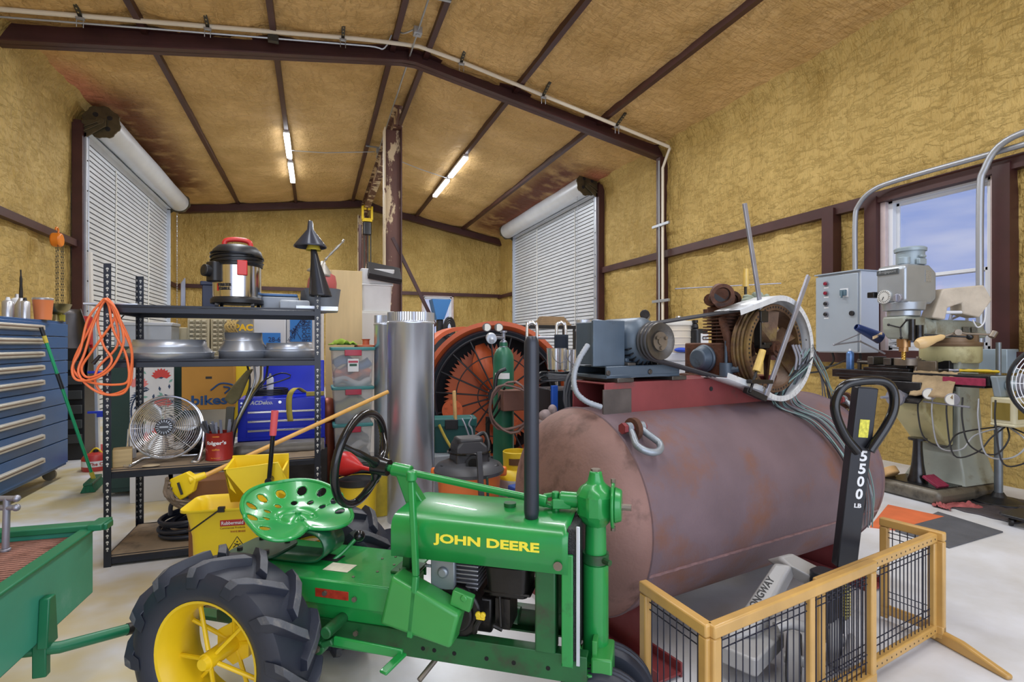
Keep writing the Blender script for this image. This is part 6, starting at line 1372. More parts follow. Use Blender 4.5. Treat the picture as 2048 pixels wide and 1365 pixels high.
for i in range(4): b.rod((on(362, 4.35)+.006*i, 4.36+.004*i, Z4), (on(362, 4.35)+.006*i+.002, 4.36, Z4+.2+.01*i), .006)
solo('steel_rods', 'thin steel rods standing at the back of the top shelf', 'rods', b, M_clamp)
# ---- second shelf: duct reducers
def reducer(px, prof, label, y=4.12, sc=1):
    x = on(px, y); r = thing('duct_reducer', label, 'duct fitting', (x, y, Z3), 0, 'galvanised duct reducers on the second shelf')
    b = MB(); b.lathe([(p*sc, h*sc) for p, h in prof], (0, 0, 0), (0, 0, 1), 56); mesh('body', b, M_galv, r, solid=.002)
    for p, h in prof:
        pass
    b = MB(); b.tube([V((prof[2][0]*sc*cos(2*pi*i/56), prof[2][0]*sc*sin(2*pi*i/56), prof[2][1]*sc)) for i in range(56)], .004, 6, True); b.tube([V((prof[4][0]*sc*cos(2*pi*i/56), prof[4][0]*sc*sin(2*pi*i/56), prof[4][1]*sc)) for i in range(56)], .004, 6, True); mesh('bead', b, M_galv, r)
reducer(341, [(.255, 0), (.255, .035), (.258, .04), (.215, .078), (.212, .08), (.205, .125)], 'widest low duct reducer at the left of the second shelf')
reducer(487, [(.15, 0), (.15, .045), (.153, .05), (.12, .12), (.119, .122), (.117, .175)], 'tall narrow duct reducer in the middle of the second shelf')
reducer(579, [(.172, 0), (.172, .045), (.175, .05), (.155, .06), (.152, .062), (.15, .105)], 'low duct reducer at the right of the second shelf')
# ---- third shelf: fan, block, coffee can, blade
fx_ = on(330, 4.0); fr_ = thing('high_velocity_fan', 'round chrome wire floor fan on the third shelf', 'fan', (fx_, 4.06, Z2))
RFN = .2; fc = V((0, -.02, .225)); fa = V((.04, -.98, .14)).normalized(); x_, y_, z_ = frame_of(fa)
def ringp(r, off, n=48): return [fc+fa*off+(x_*cos(2*pi*i/n)+y_*sin(2*pi*i/n))*r for i in range(n)]
b = MB()
for q in range(14): r = .05+.145*q/13; b.tube(ringp(r, .07*(1-(r/RFN)**3)), .0022, 5, True)
for i in range(8):
    a = 2*pi*i/8; u_ = x_*cos(a)+y_*sin(a); b.tube([fc+fa*(.07*(1-(r/RFN)**3))+u_*r for r in (.04, .1, .16, .2)], .0024, 5)
mesh('front_grille', b, M_chrome, fr_)
b = MB()
for q in range(9): r = .06+.135*q/8; b.tube(ringp(r, -.07-.05*(1-(r/RFN)**2)), .002, 5, True)
b.tube(ringp(.2, 0), .007, 8, True); b.tube(ringp(.2, -.07), .007, 8, True)
for i in range(12):
    a = 2*pi*i/12; u_ = x_*cos(a)+y_*sin(a); b.rod(fc+u_*.2, fc-fa*.07+u_*.2, .003)
mesh('rear_cage', b, M_chrome, fr_)
b = MB(); b.cyl(fc+fa*.068, fc+fa*.08, .052, .046, n=30); hbx = mesh('badge_hub', b, M_black, fr_, bev=.003)
b = MB()
for i in range(18): a = 2*pi*i/18; u_ = x_*cos(a)+y_*sin(a); b.bar(fc+fa*.0805+u_*.03, fc+fa*.079+u_*.046, .004, .003, fa)
b.box(fc+fa*.081, (.05, .002, .012)); mesh('hub_rays', b, M_conduit, hbx)
for k_ in range(3):
    a = 2*pi*k_/3+.7; b = MB(); pts = []
    for i in range(7):
        for j in range(5):
            r = .04+.14*i/6; w = (j/4-.5)*(.5+.5*sin(pi*i/6))*1.5; aa = a+w*.62; pts.append(fc+fa*(.01-.05*(j/4-.5))+(x_*cos(aa)+y_*sin(aa))*r)
    b.add(pts, [(i*5+j, (i+1)*5+j, (i+1)*5+j+1, i*5+j+1) for i in range(6) for j in range(4)]); mesh('fan_blade', b, mat('brushed_blade', (196, 198, 200), .35, .7), fr_, solid=.002)
b = MB(); b.cyl(fc-fa*.11, fc-fa*.01, .055, n=24); mesh('fan_motor', b, M_clamp, fr_)
b = MB(); b.tube([V((-.17, -.14, .01)), V((-.21, -.1, .012)), V((-.22, -.0, .1)), V((-.212, .0, .22))], .0085, 8, k=5); b.tube([V((.17, -.14, .01)), V((.2, -.12, .012)), V((.21, -.04, .1)), V((.212, .0, .22))], .0085, 8, k=5); b.tube([V((-.17, -.14, .01)), V((-.16, .1, .01)), V((.16, .1, .01)), V((.17, -.14, .01))], .0085, 8); mesh('stand', b, M_chrome, fr_)
wx_ = on(240, 3.95); r = box_thing('wood_block', 'square pale timber block beside the left front shelf post', 'block', (wx_, 4.0, Z2), (.1, .11, .11), mat('pale_timber_block', (182, 158, 112), .6, 0, .18, 5, .05, 40, None, stretch=(1, 1, 9)), .25, .004)
b = MB(); b.sph((on(302, 3.9), 3.9, Z2+.008), (.05, .03, .008), 24, 8); solo('flat_stone', 'small flat tan stone in front of the chrome fan', 'stone', b, mat('tan_stone', (186, 168, 138), .6, 0, .08))
b = MB(); b.cyl((on(257, 4.2), 4.25, Z2), (on(257, 4.2), 4.25, Z2+.07), .03, n=20); solo('white_pill_bottle', 'small white cylinder behind the timber block', 'canister', b, M_white, bev=.004)
cn = thing('coffee_can', 'red coffee can holding flat steel strips on the third shelf', 'can', (on(438, 4.0), 4.02, Z2))
b = MB(); b.lathe([(0, 0), (.082, 0), (.084, .004), (.082, .008), (.082, .175), (.084, .18), (.078, .18), (.078, .02), (0, .02)], (0, 0, 0), (0, 0, 1), 40); can = mesh('can_body', b, mat('rusty_red_can', (158, 42, 36), .35, .2, .15, 7, 0, 60, (120, 66, 40), .62, .75, 9), cn)
an = radians(-97); rt_ = V((-sin(an), cos(an), 0)); u_ = V((cos(an), sin(an), 0))
def wrap(o, R):
    for v in o.data.vertices:
        p = v.co; ang = (p-u_*p.dot(u_)-V((0, 0, p.z))).dot(rt_)/R; d = p.dot(u_)-R; v.co = V((cos(an+ang)*(R+.001+d*.4), sin(an+ang)*(R+.001+d*.4), p.z))
for s_, z, h, w, m_ in (("folger's", .115, .032, .125, M_wht), ('coffee', .075, .014, .045, mat('can_orange', (222, 140, 50), .5)), ('mountain', .16, .01, .04, _m.get('can_orange')), ('brewer', .02, .008, .06, _m.get('can_orange'))):
    t = text('lettering', s_, m_ or _m['can_orange'], can, u_*.082+V((0, 0, z)), rt_, (0, 0, 1), h, w, .001, bold=.03); wrap(t, .082)
b = MB(); rr = random.Random(2); st_c = M_worn
for i in range(12):
    x = -.05+.009*i; top = V((x*1.9+rr.uniform(-.1, .01), rr.uniform(-.03, .05), .22+rr.uniform(0, .05))); b.bar((x, rr.uniform(-.03, .03), .03), top, .016, .004, (0, 1, .1))
mesh('steel_strips', b, mat('dark_steel_strip', (92, 92, 98), .35, .7), cn)
bl_ = thing('mower_blade', 'greasy toothed grey cutting blade lying on right half of the third shelf', 'blade', (on(560, 4.15), 4.2, Z2))
b = MB(); n = 14; pts = []
for i in range(n): x = -.28+.56*i/(n-1); pts += [V((x, -.1-.012*(i % 2), .004)), V((x, -.07, .055))]
b.add(pts, [(2*i, 2*i+1, 2*i+3, 2*i+2) for i in range(n-1)]); b.b2((-.3, -.07, .0), (.3, .12, .05)); mesh('blade_body', b, mat('greasy_grey_steel', (104, 100, 94), .5, .3, .2, 9, .1, 50), bl_, solid=.003)
b = MB(); b.b2((-.05, .15, 0), (.12, .26, .18)); 
dk = thing('dark_bag', 'dark pile of scissors and cords behind the coffee can', 'bag', (on(400, 4.3), 4.3, Z2))
b = MB(); rr = random.Random(3)
for i in range(7): b.sph((rr.uniform(-.07, .07), rr.uniform(-.05, .05), .04+.02*i), (.07, .06, .045), 14, 8)
mesh('heap', b, M_black, dk)
b = MB()
for i in range(5): c_ = V((-.06+.03*i, -.06, .17+.012*(i % 2))); b.tube([c_+V((.014*cos(t), 0, .014*sin(t))) for t in [2*pi*q/14 for q in range(14)]], .003, 5, True)
mesh('scissor_handles', b, M_iron, dk)
# ---- bottom shelf: cable coil
cc = thing('cable_coil', 'coil of thick black cable on the bottom shelf', 'cable', (on(385, 4.1), 4.16, Z1))
b = MB(); pts = []; rr = random.Random(9)
for i in range(150):
    t = i/150*2*pi*7; k = i/150; r = .15+.03*sin(t*.37)+.015*sin(1.7*t); pts.append(V((r*1.15*cos(t), r*.9*sin(t), .016+.12*k+.05*sin(t+.8)*min(1, k*2)*.5+.03*max(0, sin(t*1.03)))))
b.tube(pts, .0135, 8, k=2); mesh('cable', b, mat('dark_blue_black_cable', (40, 46, 60), .35), cc)
b = MB(); b.tube([V((-.12, -.1, .16)), V((-.1, -.12, .24)), V((.02, -.13, .27)), V((.1, -.14, .26))], .0135, 8, k=6); mesh('cable_end', b, mat('dark_blue_black_cable', (40, 46, 60), .35), cc)
# ---- orange extension cord on the left front post
oc = thing('extension_cord', 'orange extension cord looped over the left front shelf post', 'cord', (SX0, SY0-.03, 1.2))
M_or = mat('orange_cord', (236, 118, 66), .4)
y = SY0-.035
def op(px, py, dy=0): p = WY(px, py, y+dy); return p-V((SX0, SY0-.03, 1.2))
b = MB(); rr = random.Random(12)
loops = [[(203, 604), (175, 640), (160, 700), (146, 735), (155, 760), (190, 758), (225, 735), (245, 690), (243, 655), (232, 620), (212, 600)],
         [(208, 602), (188, 650), (170, 705), (158, 745), (178, 775), (215, 790), (248, 785), (262, 750), (262, 700), (240, 645), (222, 605)],
         [(205, 606), (180, 660), (150, 720), (150, 748), (180, 765), (232, 770), (255, 760), (250, 710), (228, 660), (218, 612)],
         [(210, 600), (196, 640), (206, 690), (225, 720), (205, 745), (176, 755), (165, 735), (185, 700), (228, 640), (228, 612)],
         [(214, 601), (240, 640), (262, 690), (266, 740), (255, 775), (215, 790), (190, 770), (196, 735), (236, 690), (230, 630)]]
for i, lp in enumerate(loops):
    b.tube([op(px+rr.uniform(-2, 2), py, .006*i-.02+.01*sin(q)) for q, (px, py) in enumerate(lp)], .0068, 8, True, k=6)
mesh('cord', b, M_or, oc)
b = MB(); b.cyl(op(186, 728), op(200, 712), .012, .009, n=10); mesh('plug', b, M_black, oc)
# ---- push broom leaning on the blue cabinet
p_top = W(82, 655, 4.75); p_bot = WZ(186, 955, .1)
br = thing('push_broom', 'green handled push broom leaning against the blue drawer cabinet', 'broom', (p_bot.x, p_bot.y, 0)); ob = V(br.location)
ax_ = (p_top-p_bot).normalized(); L = (p_top-p_bot).length; q0 = p_bot-ob
b = MB(); b.cyl(q0, q0+ax_*L*.93, .013, n=14); h_ = mesh('handle', b, mat('green_handle', (30, 158, 104), .35), br)
for t0, t1 in ((.93, 1.0), (.6, .7)):
    b = MB(); b.cyl(q0+ax_*L*t0, q0+ax_*L*t1, .016, n=14); mesh('grip', b, M_black, h_)
b = MB(); b.cyl(q0+ax_*L*.9, q0+ax_*L*.945, .0165, n=14); b.cyl(q0-ax_*.03, q0+ax_*.05, .018, n=14); mesh('collar', b, mat('yellow_plastic', (206, 186, 70), .4), h_)
bd = (WZ(205, 943, .06)-WZ(155, 990, .06)).normalized(); bc = q0+V((0, 0, -.03)); bc.z = .075
b = MB(); b.bar(bc-bd*.2, bc+bd*.2, .07, .025, (0, 0, 1)); hd2 = mesh('brush_block', b, mat('dark_green_block', (20, 92, 62), .45), br, bev=.005)
b = MB(); nn_ = V((-bd.y, bd.x, 0)); P8 = []
for sgn in (-1, 1):
    for e, z in ((.03, .063), (.055, .004)): P8 += [bc-bd*.2+nn_*e*sgn, bc+bd*.2+nn_*e*sgn]; P8[-1].z = z; P8[-2].z = z
b.add(P8, [(0, 1, 3, 2), (4, 5, 7, 6), (2, 3, 7, 6), (0, 2, 6, 4), (1, 3, 7, 5)]); mesh('bristles', b, mat('green_bristles', (30, 104, 74), .8, 0, .25, 60, .5, 150, None, stretch=(1, 1, .1)), br, smooth=0)
# ================================================================ mop bucket and mop
M_mopy = mat('mop_bucket_yellow', (238, 206, 34), .38, 0, .05, 5, 0, 60, (196, 160, 40), .7, .8, 7)
M_yel2 = M_mopy
BX = Fr((on(450, 3.1), 3.12, 0), radians(-8))
# bucket in its own frame
mbk = thing('mop_bucket', 'yellow commercial mop bucket with wringer standing behind tractor seat', 'mop bucket', BX.loc, BX.rot)
def bkl(px, py, d): return BX.l(W(px, py, d))
dB = V(BX.loc).dot(CF)
c0 = BX.y(365, 1020, -.13); c1 = BX.y(543, 1000, -.13)
b = MB(); zt_, zb_ = BX.y(372, 1022, -.13).z, .06
xl, xr = BX.y(362, 1022, -.13).x, BX.y(560, 1000, -.13).x
xlb, xrb = BX.y(385, 1110, -.11).x, BX.y(535, 1110, -.11).x
def ring(x0, x1, y0, y1, z, lip=0):
    out = []; r = .05
    for cx, cy, a in ((x1-r, y1-r, 0), (x0+r, y1-r, pi/2), (x0+r, y0+r, pi), (x1-r, y0+r, 1.5*pi)):
        for i in range(5): out.append(V((cx+r*cos(a+pi/8*i), cy+r*sin(a+pi/8*i), z)))
    return out
rs = [ring(xlb+.01, xrb-.01, -.1, .1, .07), ring(xlb, xrb, -.115, .115, .1), ring(xlb-.01, xrb+.0, -.12, .12, zt_-.14), ring(xl+.01, xr-.01, -.13, .13, zt_-.02), ring(xl-.012, xr+.01, -.145, .145, zt_), ring(xl-.012, xr+.01, -.145, .145, zt_-.012)]
k = 20; vs = [p for r_ in rs for p in r_]; b.add(vs, [(q*k+i, q*k+(i+1) % k, (q+1)*k+(i+1) % k, (q+1)*k+i) for q in range(5) for i in range(k)]+[tuple(range(k))])
tub = mesh('bucket_tub', b, M_mopy, mbk, solid=.004, smooth=50)
b = MB(); xm = (xlb+xrb)/2-.01; b.prism([V((xm-.018, -.118, .06)), V((xm+.018, -.118, .06)), V((xm+.006, -.124, .24)), V((xm-.006, -.124, .24))], (0, -.012, 0)); mesh('rib', b, M_mopy, tub, bev=.004)
b = MB(); xh = BX.y(445, 1008, -.13).x; b.tube([V((xh, -.15, zt_+.005)), V(((xl+xh)/2-.04, -.17, zt_-.09)), BX.y(372, 1060, -.17)], .004, 6); b.box((xh, -.145, zt_+.0), (.03, .02, .025)); mesh('wire_bail', b, M_iron, tub)
lc_ = BX.y(465, 1046, -.128)
b = MB(); b.rbox((lc_.x, -.126, lc_.z), (.115, .004, .03), .0015, rot=None) if False else b.box((lc_.x, -.1275, lc_.z), (.115, .004, .032)); lb_ = mesh('red_badge', b, mat('red_badge', (176, 44, 40), .4), tub, bev=.006)
text('lettering', 'Rubbermaid', M_wht, tub, (lc_.x, -.1302, lc_.z), (1, 0, 0), (0, 0, 1), .017, .1, .0008, bold=.01)
text('lettering', 'Commercial Products', mat('print_brown', (110, 60, 30), .5), tub, (lc_.x, -.1255, lc_.z-.026), (1, 0, 0), (0, 0, 1), .009, .115, .0008)
text('lettering', 'WAVE BRAKE', mat('print_red', (160, 50, 40), .5), tub, (lc_.x+.024, -.125, lc_.z-.046), (1, 0, 0), (0, 0, 1), .009, .07, .0008)
b = MB(); tc_ = V((lc_.x+.02, -.1215, lc_.z-.115)); tri = [tc_+V((0, 0, .042)), tc_+V((-.045, 0, -.03)), tc_+V((.045, 0, -.03))]
for i in range(3): b.bar(tri[i], tri[(i+1) % 3], .004, .002, (0, 1, 0)) if False else b.tube([tri[i], tri[(i+1) % 3]], .0018, 5)
b.tube([tc_+V((-.018, 0, -.012)), tc_+V((0, 0, .004)), tc_+V((.012, 0, -.014)), tc_+V((.022, 0, -.018))], .0028, 5); b.tube([tc_+V((-.014, 0, .008)), tc_+V((.002, 0, .0)), tc_+V((.016, 0, .006))], .0022, 5); b.sph(tc_+V((.0, 0, .016)), .004, 8, 6); mesh('slip_warning_triangle', b, M_black, tub)
for x in (xlb+.03, xrb-.03):
    for y in (-.09, .09):
        b = MB(); b.cyl((x-.012, y, .03), (x+.012, y, .03), .03, n=18); b.b2((x-.016, y-.01, .03), (x+.016, y+.01, .075)); mesh('caster', b, M_black, mbk)
# wringer
wz = zt_; b = MB()
wp = [BX.y(px, py, -.05) for px, py in ((447, 940), (556, 925), (566, 945), (560, 1003), (462, 1005))]
b.prism(wp, (0, .012, 0)); 
wq = [p+V((.0, .16, .04)) for p in wp[:3]]
b.prism([wp[0], wp[0]+V((0, .16, .035)), wp[1]+V((0, .16, .035))+V((-.02, 0, 0)), wp[1]] , (0, 0, -.012)) if False else None
b.b2((wp[0].x, .1, wz-.02), (wp[2].x, .112, wp[0].z+.04)); b.prism([wp[0], wp[4], V((wp[4].x, .11, wp[4].z)), V((wp[0].x, .11, wp[0].z+.03))], (.012, 0, 0)); b.prism([wp[2], wp[3], V((wp[3].x, .11, wp[3].z)), V((wp[2].x, .11, wp[2].z+.03))], (-.012, 0, 0))
mesh('wringer', b, M_mopy, mbk, bev=.006)
h0, h1, h2 = BX.y(538, 962, -.09), BX.y(545, 880, -.09), BX.y(550, 822, -.09)
b = MB(); b.tube([h0, h0.lerp(h1, .5), h1, h2], .0115, 12); b.cyl(h0+V((0, -.02, 0)), h0+V((0, .06, 0)), .017, n=16); lv = mesh('wringer_lever', b, M_gloss, mbk)
b = MB(); b.cyl(h1+(h2-h1)*.15, h2, .0165, .018, n=16); o_ = mesh('lever_grip', b, mat('pink_red_grip', (218, 90, 96), .5), lv); o_['label'] = 'pinkish red rubber grip'
# mop
m0 = W(352, 985, 2.95); m1 = W(410, 952, 3.0); m2 = W(776, 784, 3.75)
mp2 = thing('wet_mop', 'grey string mop with long wooden handle resting on the yellow bucket', 'mop', m1); L3 = lambda px, py, d: W(px, py, d)-m1
b = MB(); b.cyl((0, 0, 0), m2-m1, .0135, n=14); mesh('wooden_handle', b, mat('golden_wood_handle', (214, 164, 84), .35, 0, .1, 12, 0, 60, None, stretch=(1, 1, 1)), mp2)
b = MB(); pl_ = [L3(px, py, 2.95) for px, py in ((338, 960), (372, 945), (392, 958), (385, 985), (360, 1002), (342, 985))]; b.prism(pl_, CF*.04); b.cyl(L3(378, 962, 2.96), L3(412, 950, 3.0), .026, .018, n=16); mesh('mop_clamp', b, M_mopy, mp2, bev=.006)
b = MB(); b.bar(L3(356, 966, 2.94), L3(364, 990, 2.94), .012, .006, (0, 1, 0)); mesh('clamp_slot', b, M_iron, mp2)
b = MB(); rr = random.Random(6)
for i in range(46):
    t = i/46; s0 = L3(334+10*t+rr.uniform(-2, 2), 955+35*t, 2.93+rr.uniform(0, .05)); off = rr.uniform(-.02, .02)
    b.tube([s0, L3(332+18*t+rr.uniform(-3, 3), 992+8*t, 2.93+rr.uniform(-.02, .06)), L3(352+rr.uniform(0, 30), 1010+rr.uniform(-8, 6), 2.97+rr.uniform(-.03, .05)), L3(395+rr.uniform(0, 20), 1018+rr.uniform(-14, 6), 3.05+rr.uniform(-.04, .06)), L3(408+rr.uniform(0, 20), 1050, 3.1)], .007, 5, k=4)
mesh('mop_strings', b, mat('dirty_mop_string', (112, 98, 84), .9, 0, .25, 30, .3, 120), mp2)
# brown carton behind the bucket
r = box_thing('brown_carton', 'plain brown carton on the floor behind the yellow bucket', 'box', (on(438, 3.6), 3.58, 0), (.28, .2, .56), mat('brown_card', (128, 86, 54), .8, 0, .1, 5), .05, .004)
# ================================================================ blue drawer cabinet on the left
M_bcab = mat('workshop_blue_enamel', (44, 92, 146), .38, .1, .06, 3, .03, 50, (62, 92, 124), .62, .75, 7)
M_hand = mat('pale_handle_metal', (206, 200, 188), .4, .4, .06, 9)
bc = thing('drawer_cabinet', 'tall blue workshop drawer cabinet with long pale handles by left wall', 'drawer cabinet', (-2.75, 5.75, 0))
ob = V(bc.location); XF = -2.34; Y0_, Y1_ = 4.75, 6.62
b = MB(); b.b2(V((XF-.75, Y0_, .13))-ob, V((XF-.02, Y1_, 1.57))-ob); mesh('body', b, M_bcab, bc, bev=.004)
bd = [1.545, 1.415, 1.30, 1.18, 1.055, .91, .75, .58, .39, .15]
for i in range(9):
    z1, z0 = bd[i], bd[i+1]+.008; b = MB(); b.b2(V((XF-.02, Y0_+.02, z0))-ob, V((XF, Y1_-.02, z1))-ob); dr = mesh('drawer', b, M_bcab, bc, bev=.003)
    zc = (z0+z1)/2+.01; b = MB(); p = [V((XF, 5.02, zc+.028)), V((XF+.028, 5.02, zc+.02)), V((XF+.03, 5.02, zc-.02)), V((XF, 5.02, zc-.03))]
    b.prism([q-ob for q in p], (0, 1.03, 0)); h = mesh('handle', b, M_hand, dr, bev=.004)
    b = MB(); b.b2(V((XF+.0285, 5.06, zc-.004))-ob, V((XF+.0305, 6.01, zc+.006))-ob); mesh('label_slot', b, mat('brown_label_strip', (112, 92, 78), .6), h)
for y in (Y0_+.1, Y1_-.1):
    b = MB(); b.cyl((XF-.12-ob.x, y-ob.y-.015, .055), (XF-.12-ob.x, y-ob.y+.015, .055), .055, n=20); b.b2(V((XF-.17, y-.04, .1))-ob, V((XF-.07, y+.04, .13))-ob); mesh('caster', b, mat('tan_caster', (140, 130, 112), .6, .1, .1), bc)
def tin(name, label, cat, px, py, d, r, h, mt, cap=None, z=1.57):
    p = W(px, py, d); t = thing(name, label, cat, (p.x, p.y, z)); b = MB(); b.lathe([(0, 0), (r, 0), (r, h*.86), (r*.8, h*.93), (r*.4, h*.96), (0, h*.96)], (0, 0, 0), (0, 0, 1), 22); mesh('body', b, mt, t)
    if cap: b = MB(); b.cyl((0, 0, h*.95), (0, 0, h*1.12), r*.45, r*.3, n=14); mesh('cap', b, cap, t)
    return t
M_can = mat('silver_aerosol', (196, 198, 204), .3, .7, .1, 14)
tin('aerosol_can', 'silver aerosol can at the far left on the blue cabinet', 'spray can', 16, 610, 4.7, .042, .17, M_can, M_white)
tin('aerosol_can', 'silver aerosol can with dark spout on the blue cabinet', 'spray can', 50, 610, 4.75, .036, .17, M_can, M_black)
tin('white_bottle', 'white plastic bottle behind the two silver cans on blue cabinet', 'bottle', 34, 605, 5.0, .045, .22, M_white, M_can)
tin('purple_tube', 'slim pale purple tube standing on the blue cabinet corner', 'tube', 112, 625, 5.25, .012, .12, mat('pale_purple', (176, 166, 206), .4))
p = W(86, 620, 4.95); mg = thing('orange_pitcher', 'orange plastic measuring pitcher on the blue cabinet', 'pitcher', (p.x, p.y, 1.57)); b = MB(); b.lathe([(0, .003), (.062, .003), (.076, .18), (.078, .185), (.074, .18), (.06, .01), (0, .01)], (0, 0, 0), (0, 0, 1), 28); mesh('cup', b, mat('orange_plastic', (232, 136, 84), .45), mg)
b = MB(); b.lathe([(.076, .18), (.079, .2), (.074, .205)], (0, 0, 0), (0, 0, 1), 28); mesh('rim', b, M_can, mg)
p = W(42, 560, 4.9); b = MB(); b.tube([V((p.x, p.y, 1.75)), V((p.x, p.y, 1.92)), V((p.x-.002, p.y, 2.03))], [.014, .011, .006], 10, k=4); sp = thing('oil_can', 'oil can with a long dark upright spout on the blue cabinet', 'oil can', (p.x, p.y, 1.57)); b.v = [tuple(V(v)-V((p.x, p.y, 1.57))) for v in b.v]; mesh('spout', b, M_iron, sp); b = MB(); b.lathe([(0, 0), (.05, 0), (.05, .12), (.015, .2), (0, .2)], (0, 0, 0), (0, 0, 1), 22); mesh('body', b, M_can, sp)
box_thing('sponge_block', 'small olive yellow block on the corner of the blue cabinet', 'block', (W(124, 630, 5.3).x, W(124, 630, 5.3).y, 1.57), (.05, .07, .07), mat('olive_yellow', (170, 160, 50), .7), .3)
p = W(112, 595, 5.25); ds = thing('brass_dish', 'old brass bowl shaped dish on a stem beside the blue cabinet', 'dish', (p.x, p.y, 1.57)); b = MB(); b.lathe([(0, .06), (.06, .08), (.1, .11), (.125, .17), (.12, .172), (.09, .12), (0, .09)], (0, 0, 0), (0, 0, 1), 32); b.cyl((0, 0, 0), (0, 0, .08), .03, .02); b.cyl((0, 0, 0), (0, 0, .01), .06, n=24); mesh('bowl', b, mat('tarnished_brass', (140, 132, 96), .3, .8, .15), ds)
# chain hoist hanging from left girt
p = WX(114, 480, XL+.2); ch = thing('chain_hoist', 'orange hand chain hoist hanging from the girt on left wall', 'hoist', (p.x, p.y, p.z))
b = MB(); b.cyl((-.06, 0, 0), (.06, 0, 0), .1, n=30); hb_ = mesh('body', b, mat('hoist_orange', (226, 128, 36), .4), ch, bev=.02)
b = MB(); b.tube([V((0, .045*cos(t), .13+.05*sin(t))) for t in [pi*1.5+2*pi*q/14*.85 for q in range(13)]], .012, 8); mesh('top_hook', b, _m['hoist_orange'], ch)
for x, y, l in ((.03, -.05, 1.05), (-.02, .03, 1.3), (.03, .06, 1.35), (.045, .075, 1.4)):
    b = MB()
    for q in range(int(l/.04)): zz = -.08-q*.04; b.tube([V((x+(.009*c_ if q % 2 else 0), y+(0 if q % 2 else .009*c_), zz+.024*s_)) for c_, s_ in ((1, -.6), (1, .6), (-1, .6), (-1, -.6))], .004, 4, True)
    mesh('load_chain', b, M_strut, ch)
# ---- press, boards and tall things between cabinet and shelf
M_press = mat('press_red', (172, 38, 42), .4, .1, .1, 6)
pr = thing('shop_press', 'red steel shop press frame with round pin holes behind the broom', 'press', WZ(172, 905, 0)); 
b = MB(); b.b2((-.09, -.06, 0), (.09, .06, 1.35)); ps = mesh('upright', b, M_press, pr, bev=.004)
b = MB()
for i in range(9): b.cyl((0, -.062, .15+i*.13), (0, -.0602, .15+i*.13), .022, n=14)
mesh('pin_holes', b, M_black, ps)
b = MB(); b.b2((-.2, -.25, 0), (.2, .2, .06)); mesh('press_foot', b, M_press, pr, bev=.006); b = MB(); b.b2((-.6, -.05, 1.0), (.0, .05, 1.12)); mesh('cross_beam', b, M_press, pr, bev=.006)
for i, z in enumerate((.55, .95)):
    p = W(194, 745 if i else 825, 5.88); c = thing('blue_clamp', 'blue quick clamp on the pale upright bar, %s' % ('upper' if i else 'lower'), 'clamp', p); b = MB(); b.box((0, 0, 0), (.17, .03, .025)); b.box((.03, -.0, -.03), (.06, .03, .05)); mesh('jaw', b, mat('clamp_blue', (44, 66, 196), .4), c, bev=.004)
_q = W(188, 690, 6.95); _q.z = 0; b = MB(); b.bar(_q, W(181, 505, 6.95), .07, .03, (1, 0, 0)); solo('pale_board', 'tall pale board standing upright by the left roll-up door', 'board', b, mat('pale_board', (206, 204, 200), .6), bev=.003)
b = MB(); _q = W(197, 690, 5.9); _q.z = 0; b.bar(_q, W(190, 620, 5.9), .06, .03, (1, 0, 0)); solo('aluminium_bar', 'long pale aluminium clamp bar standing against the shop press', 'bar', b, M_galv, bev=.003)
q0 = W(160, 690, 6.2); b = MB(); b.grid(lambda u, v: q0+CR*((v-.5)*.30*(.5+.5*sin(pi*min(1, u+.12)))+.12*(u-.5)-.04)+V((0, 0, .42-.85*u))+CF*(.1*sin(v*pi)), 14, 10)
solo('curved_sheet', 'dark curved sheet of metal between blue cabinet and shelf unit', 'sheet metal', b, mat('dark_smoky_metal', (92, 88, 88), .35, .5, .2, 3), solid=.006, smooth=180)
b = MB(); b.lathe([(0, 0), (.1, 0), (.1, .35), (0, .36)], W(166, 690, 6.6)+V((0, 0, 0)), (0, 0, 1), 24); solo('red_cylinder', 'red cylinder half hidden behind the dark curved sheet', 'cylinder', b, M_press)
r = box_thing('black_parts_rack', 'black parts rack with dark trays beside the shop press', 'rack', tuple(WZ(150, 915, 0)), (.32, .4, 1.3), M_black)
for i in range(6):
    b = MB(); b.b2((-.14, -.23, .2+i*.17), (.14, -.2, .3+i*.17)); mesh('tray', b, mat('dark_grey_tray', (62, 66, 70), .4), r, bev=.004)
gc = thing('gas_can', 'red metal gas can on the floor behind the left shelf post', 'gas can', WZ(192, 940, 0)); b = MB(); b.lathe([(0, 0), (.12, 0), (.125, .02), (.125, .13), (.1, .17), (.03, .19), (0, .19)], (0, 0, 0), (0, 0, 1), 30); gb_ = mesh('body', b, mat('gas_can_red', (176, 54, 52), .4, 0, .1, 9), gc); b = MB(); b.tube([V((-.06, 0, .17)), V((0, 0, .23)), V((.06, 0, .17))], .01, 8, k=6); mesh('handle', b, M_yel, gc)
b = MB(); b.cyl((0, 0, .19), (0, 0, .215), .025); mesh('cap', b, M_black, gc)
ct = V(ray(192, 930).x*-1) if False else -V((ray(192, 930).x, ray(192, 930).y, 0)).normalized(); rt_ = V((-ct.y, ct.x, 0))
b = MB(); b.lathe([(.1262, .05), (.1262, .11)], (0, 0, 0), (0, 0, 1), 40); mesh('white_band', b, M_wht, gb_); text('lettering', 'The C', mat('print_red', (160, 50, 40), .5), gb_, ct*.128+V((0, 0, .08)), rt_, (0, 0, 1), .035, .12, .002, bold=.02)
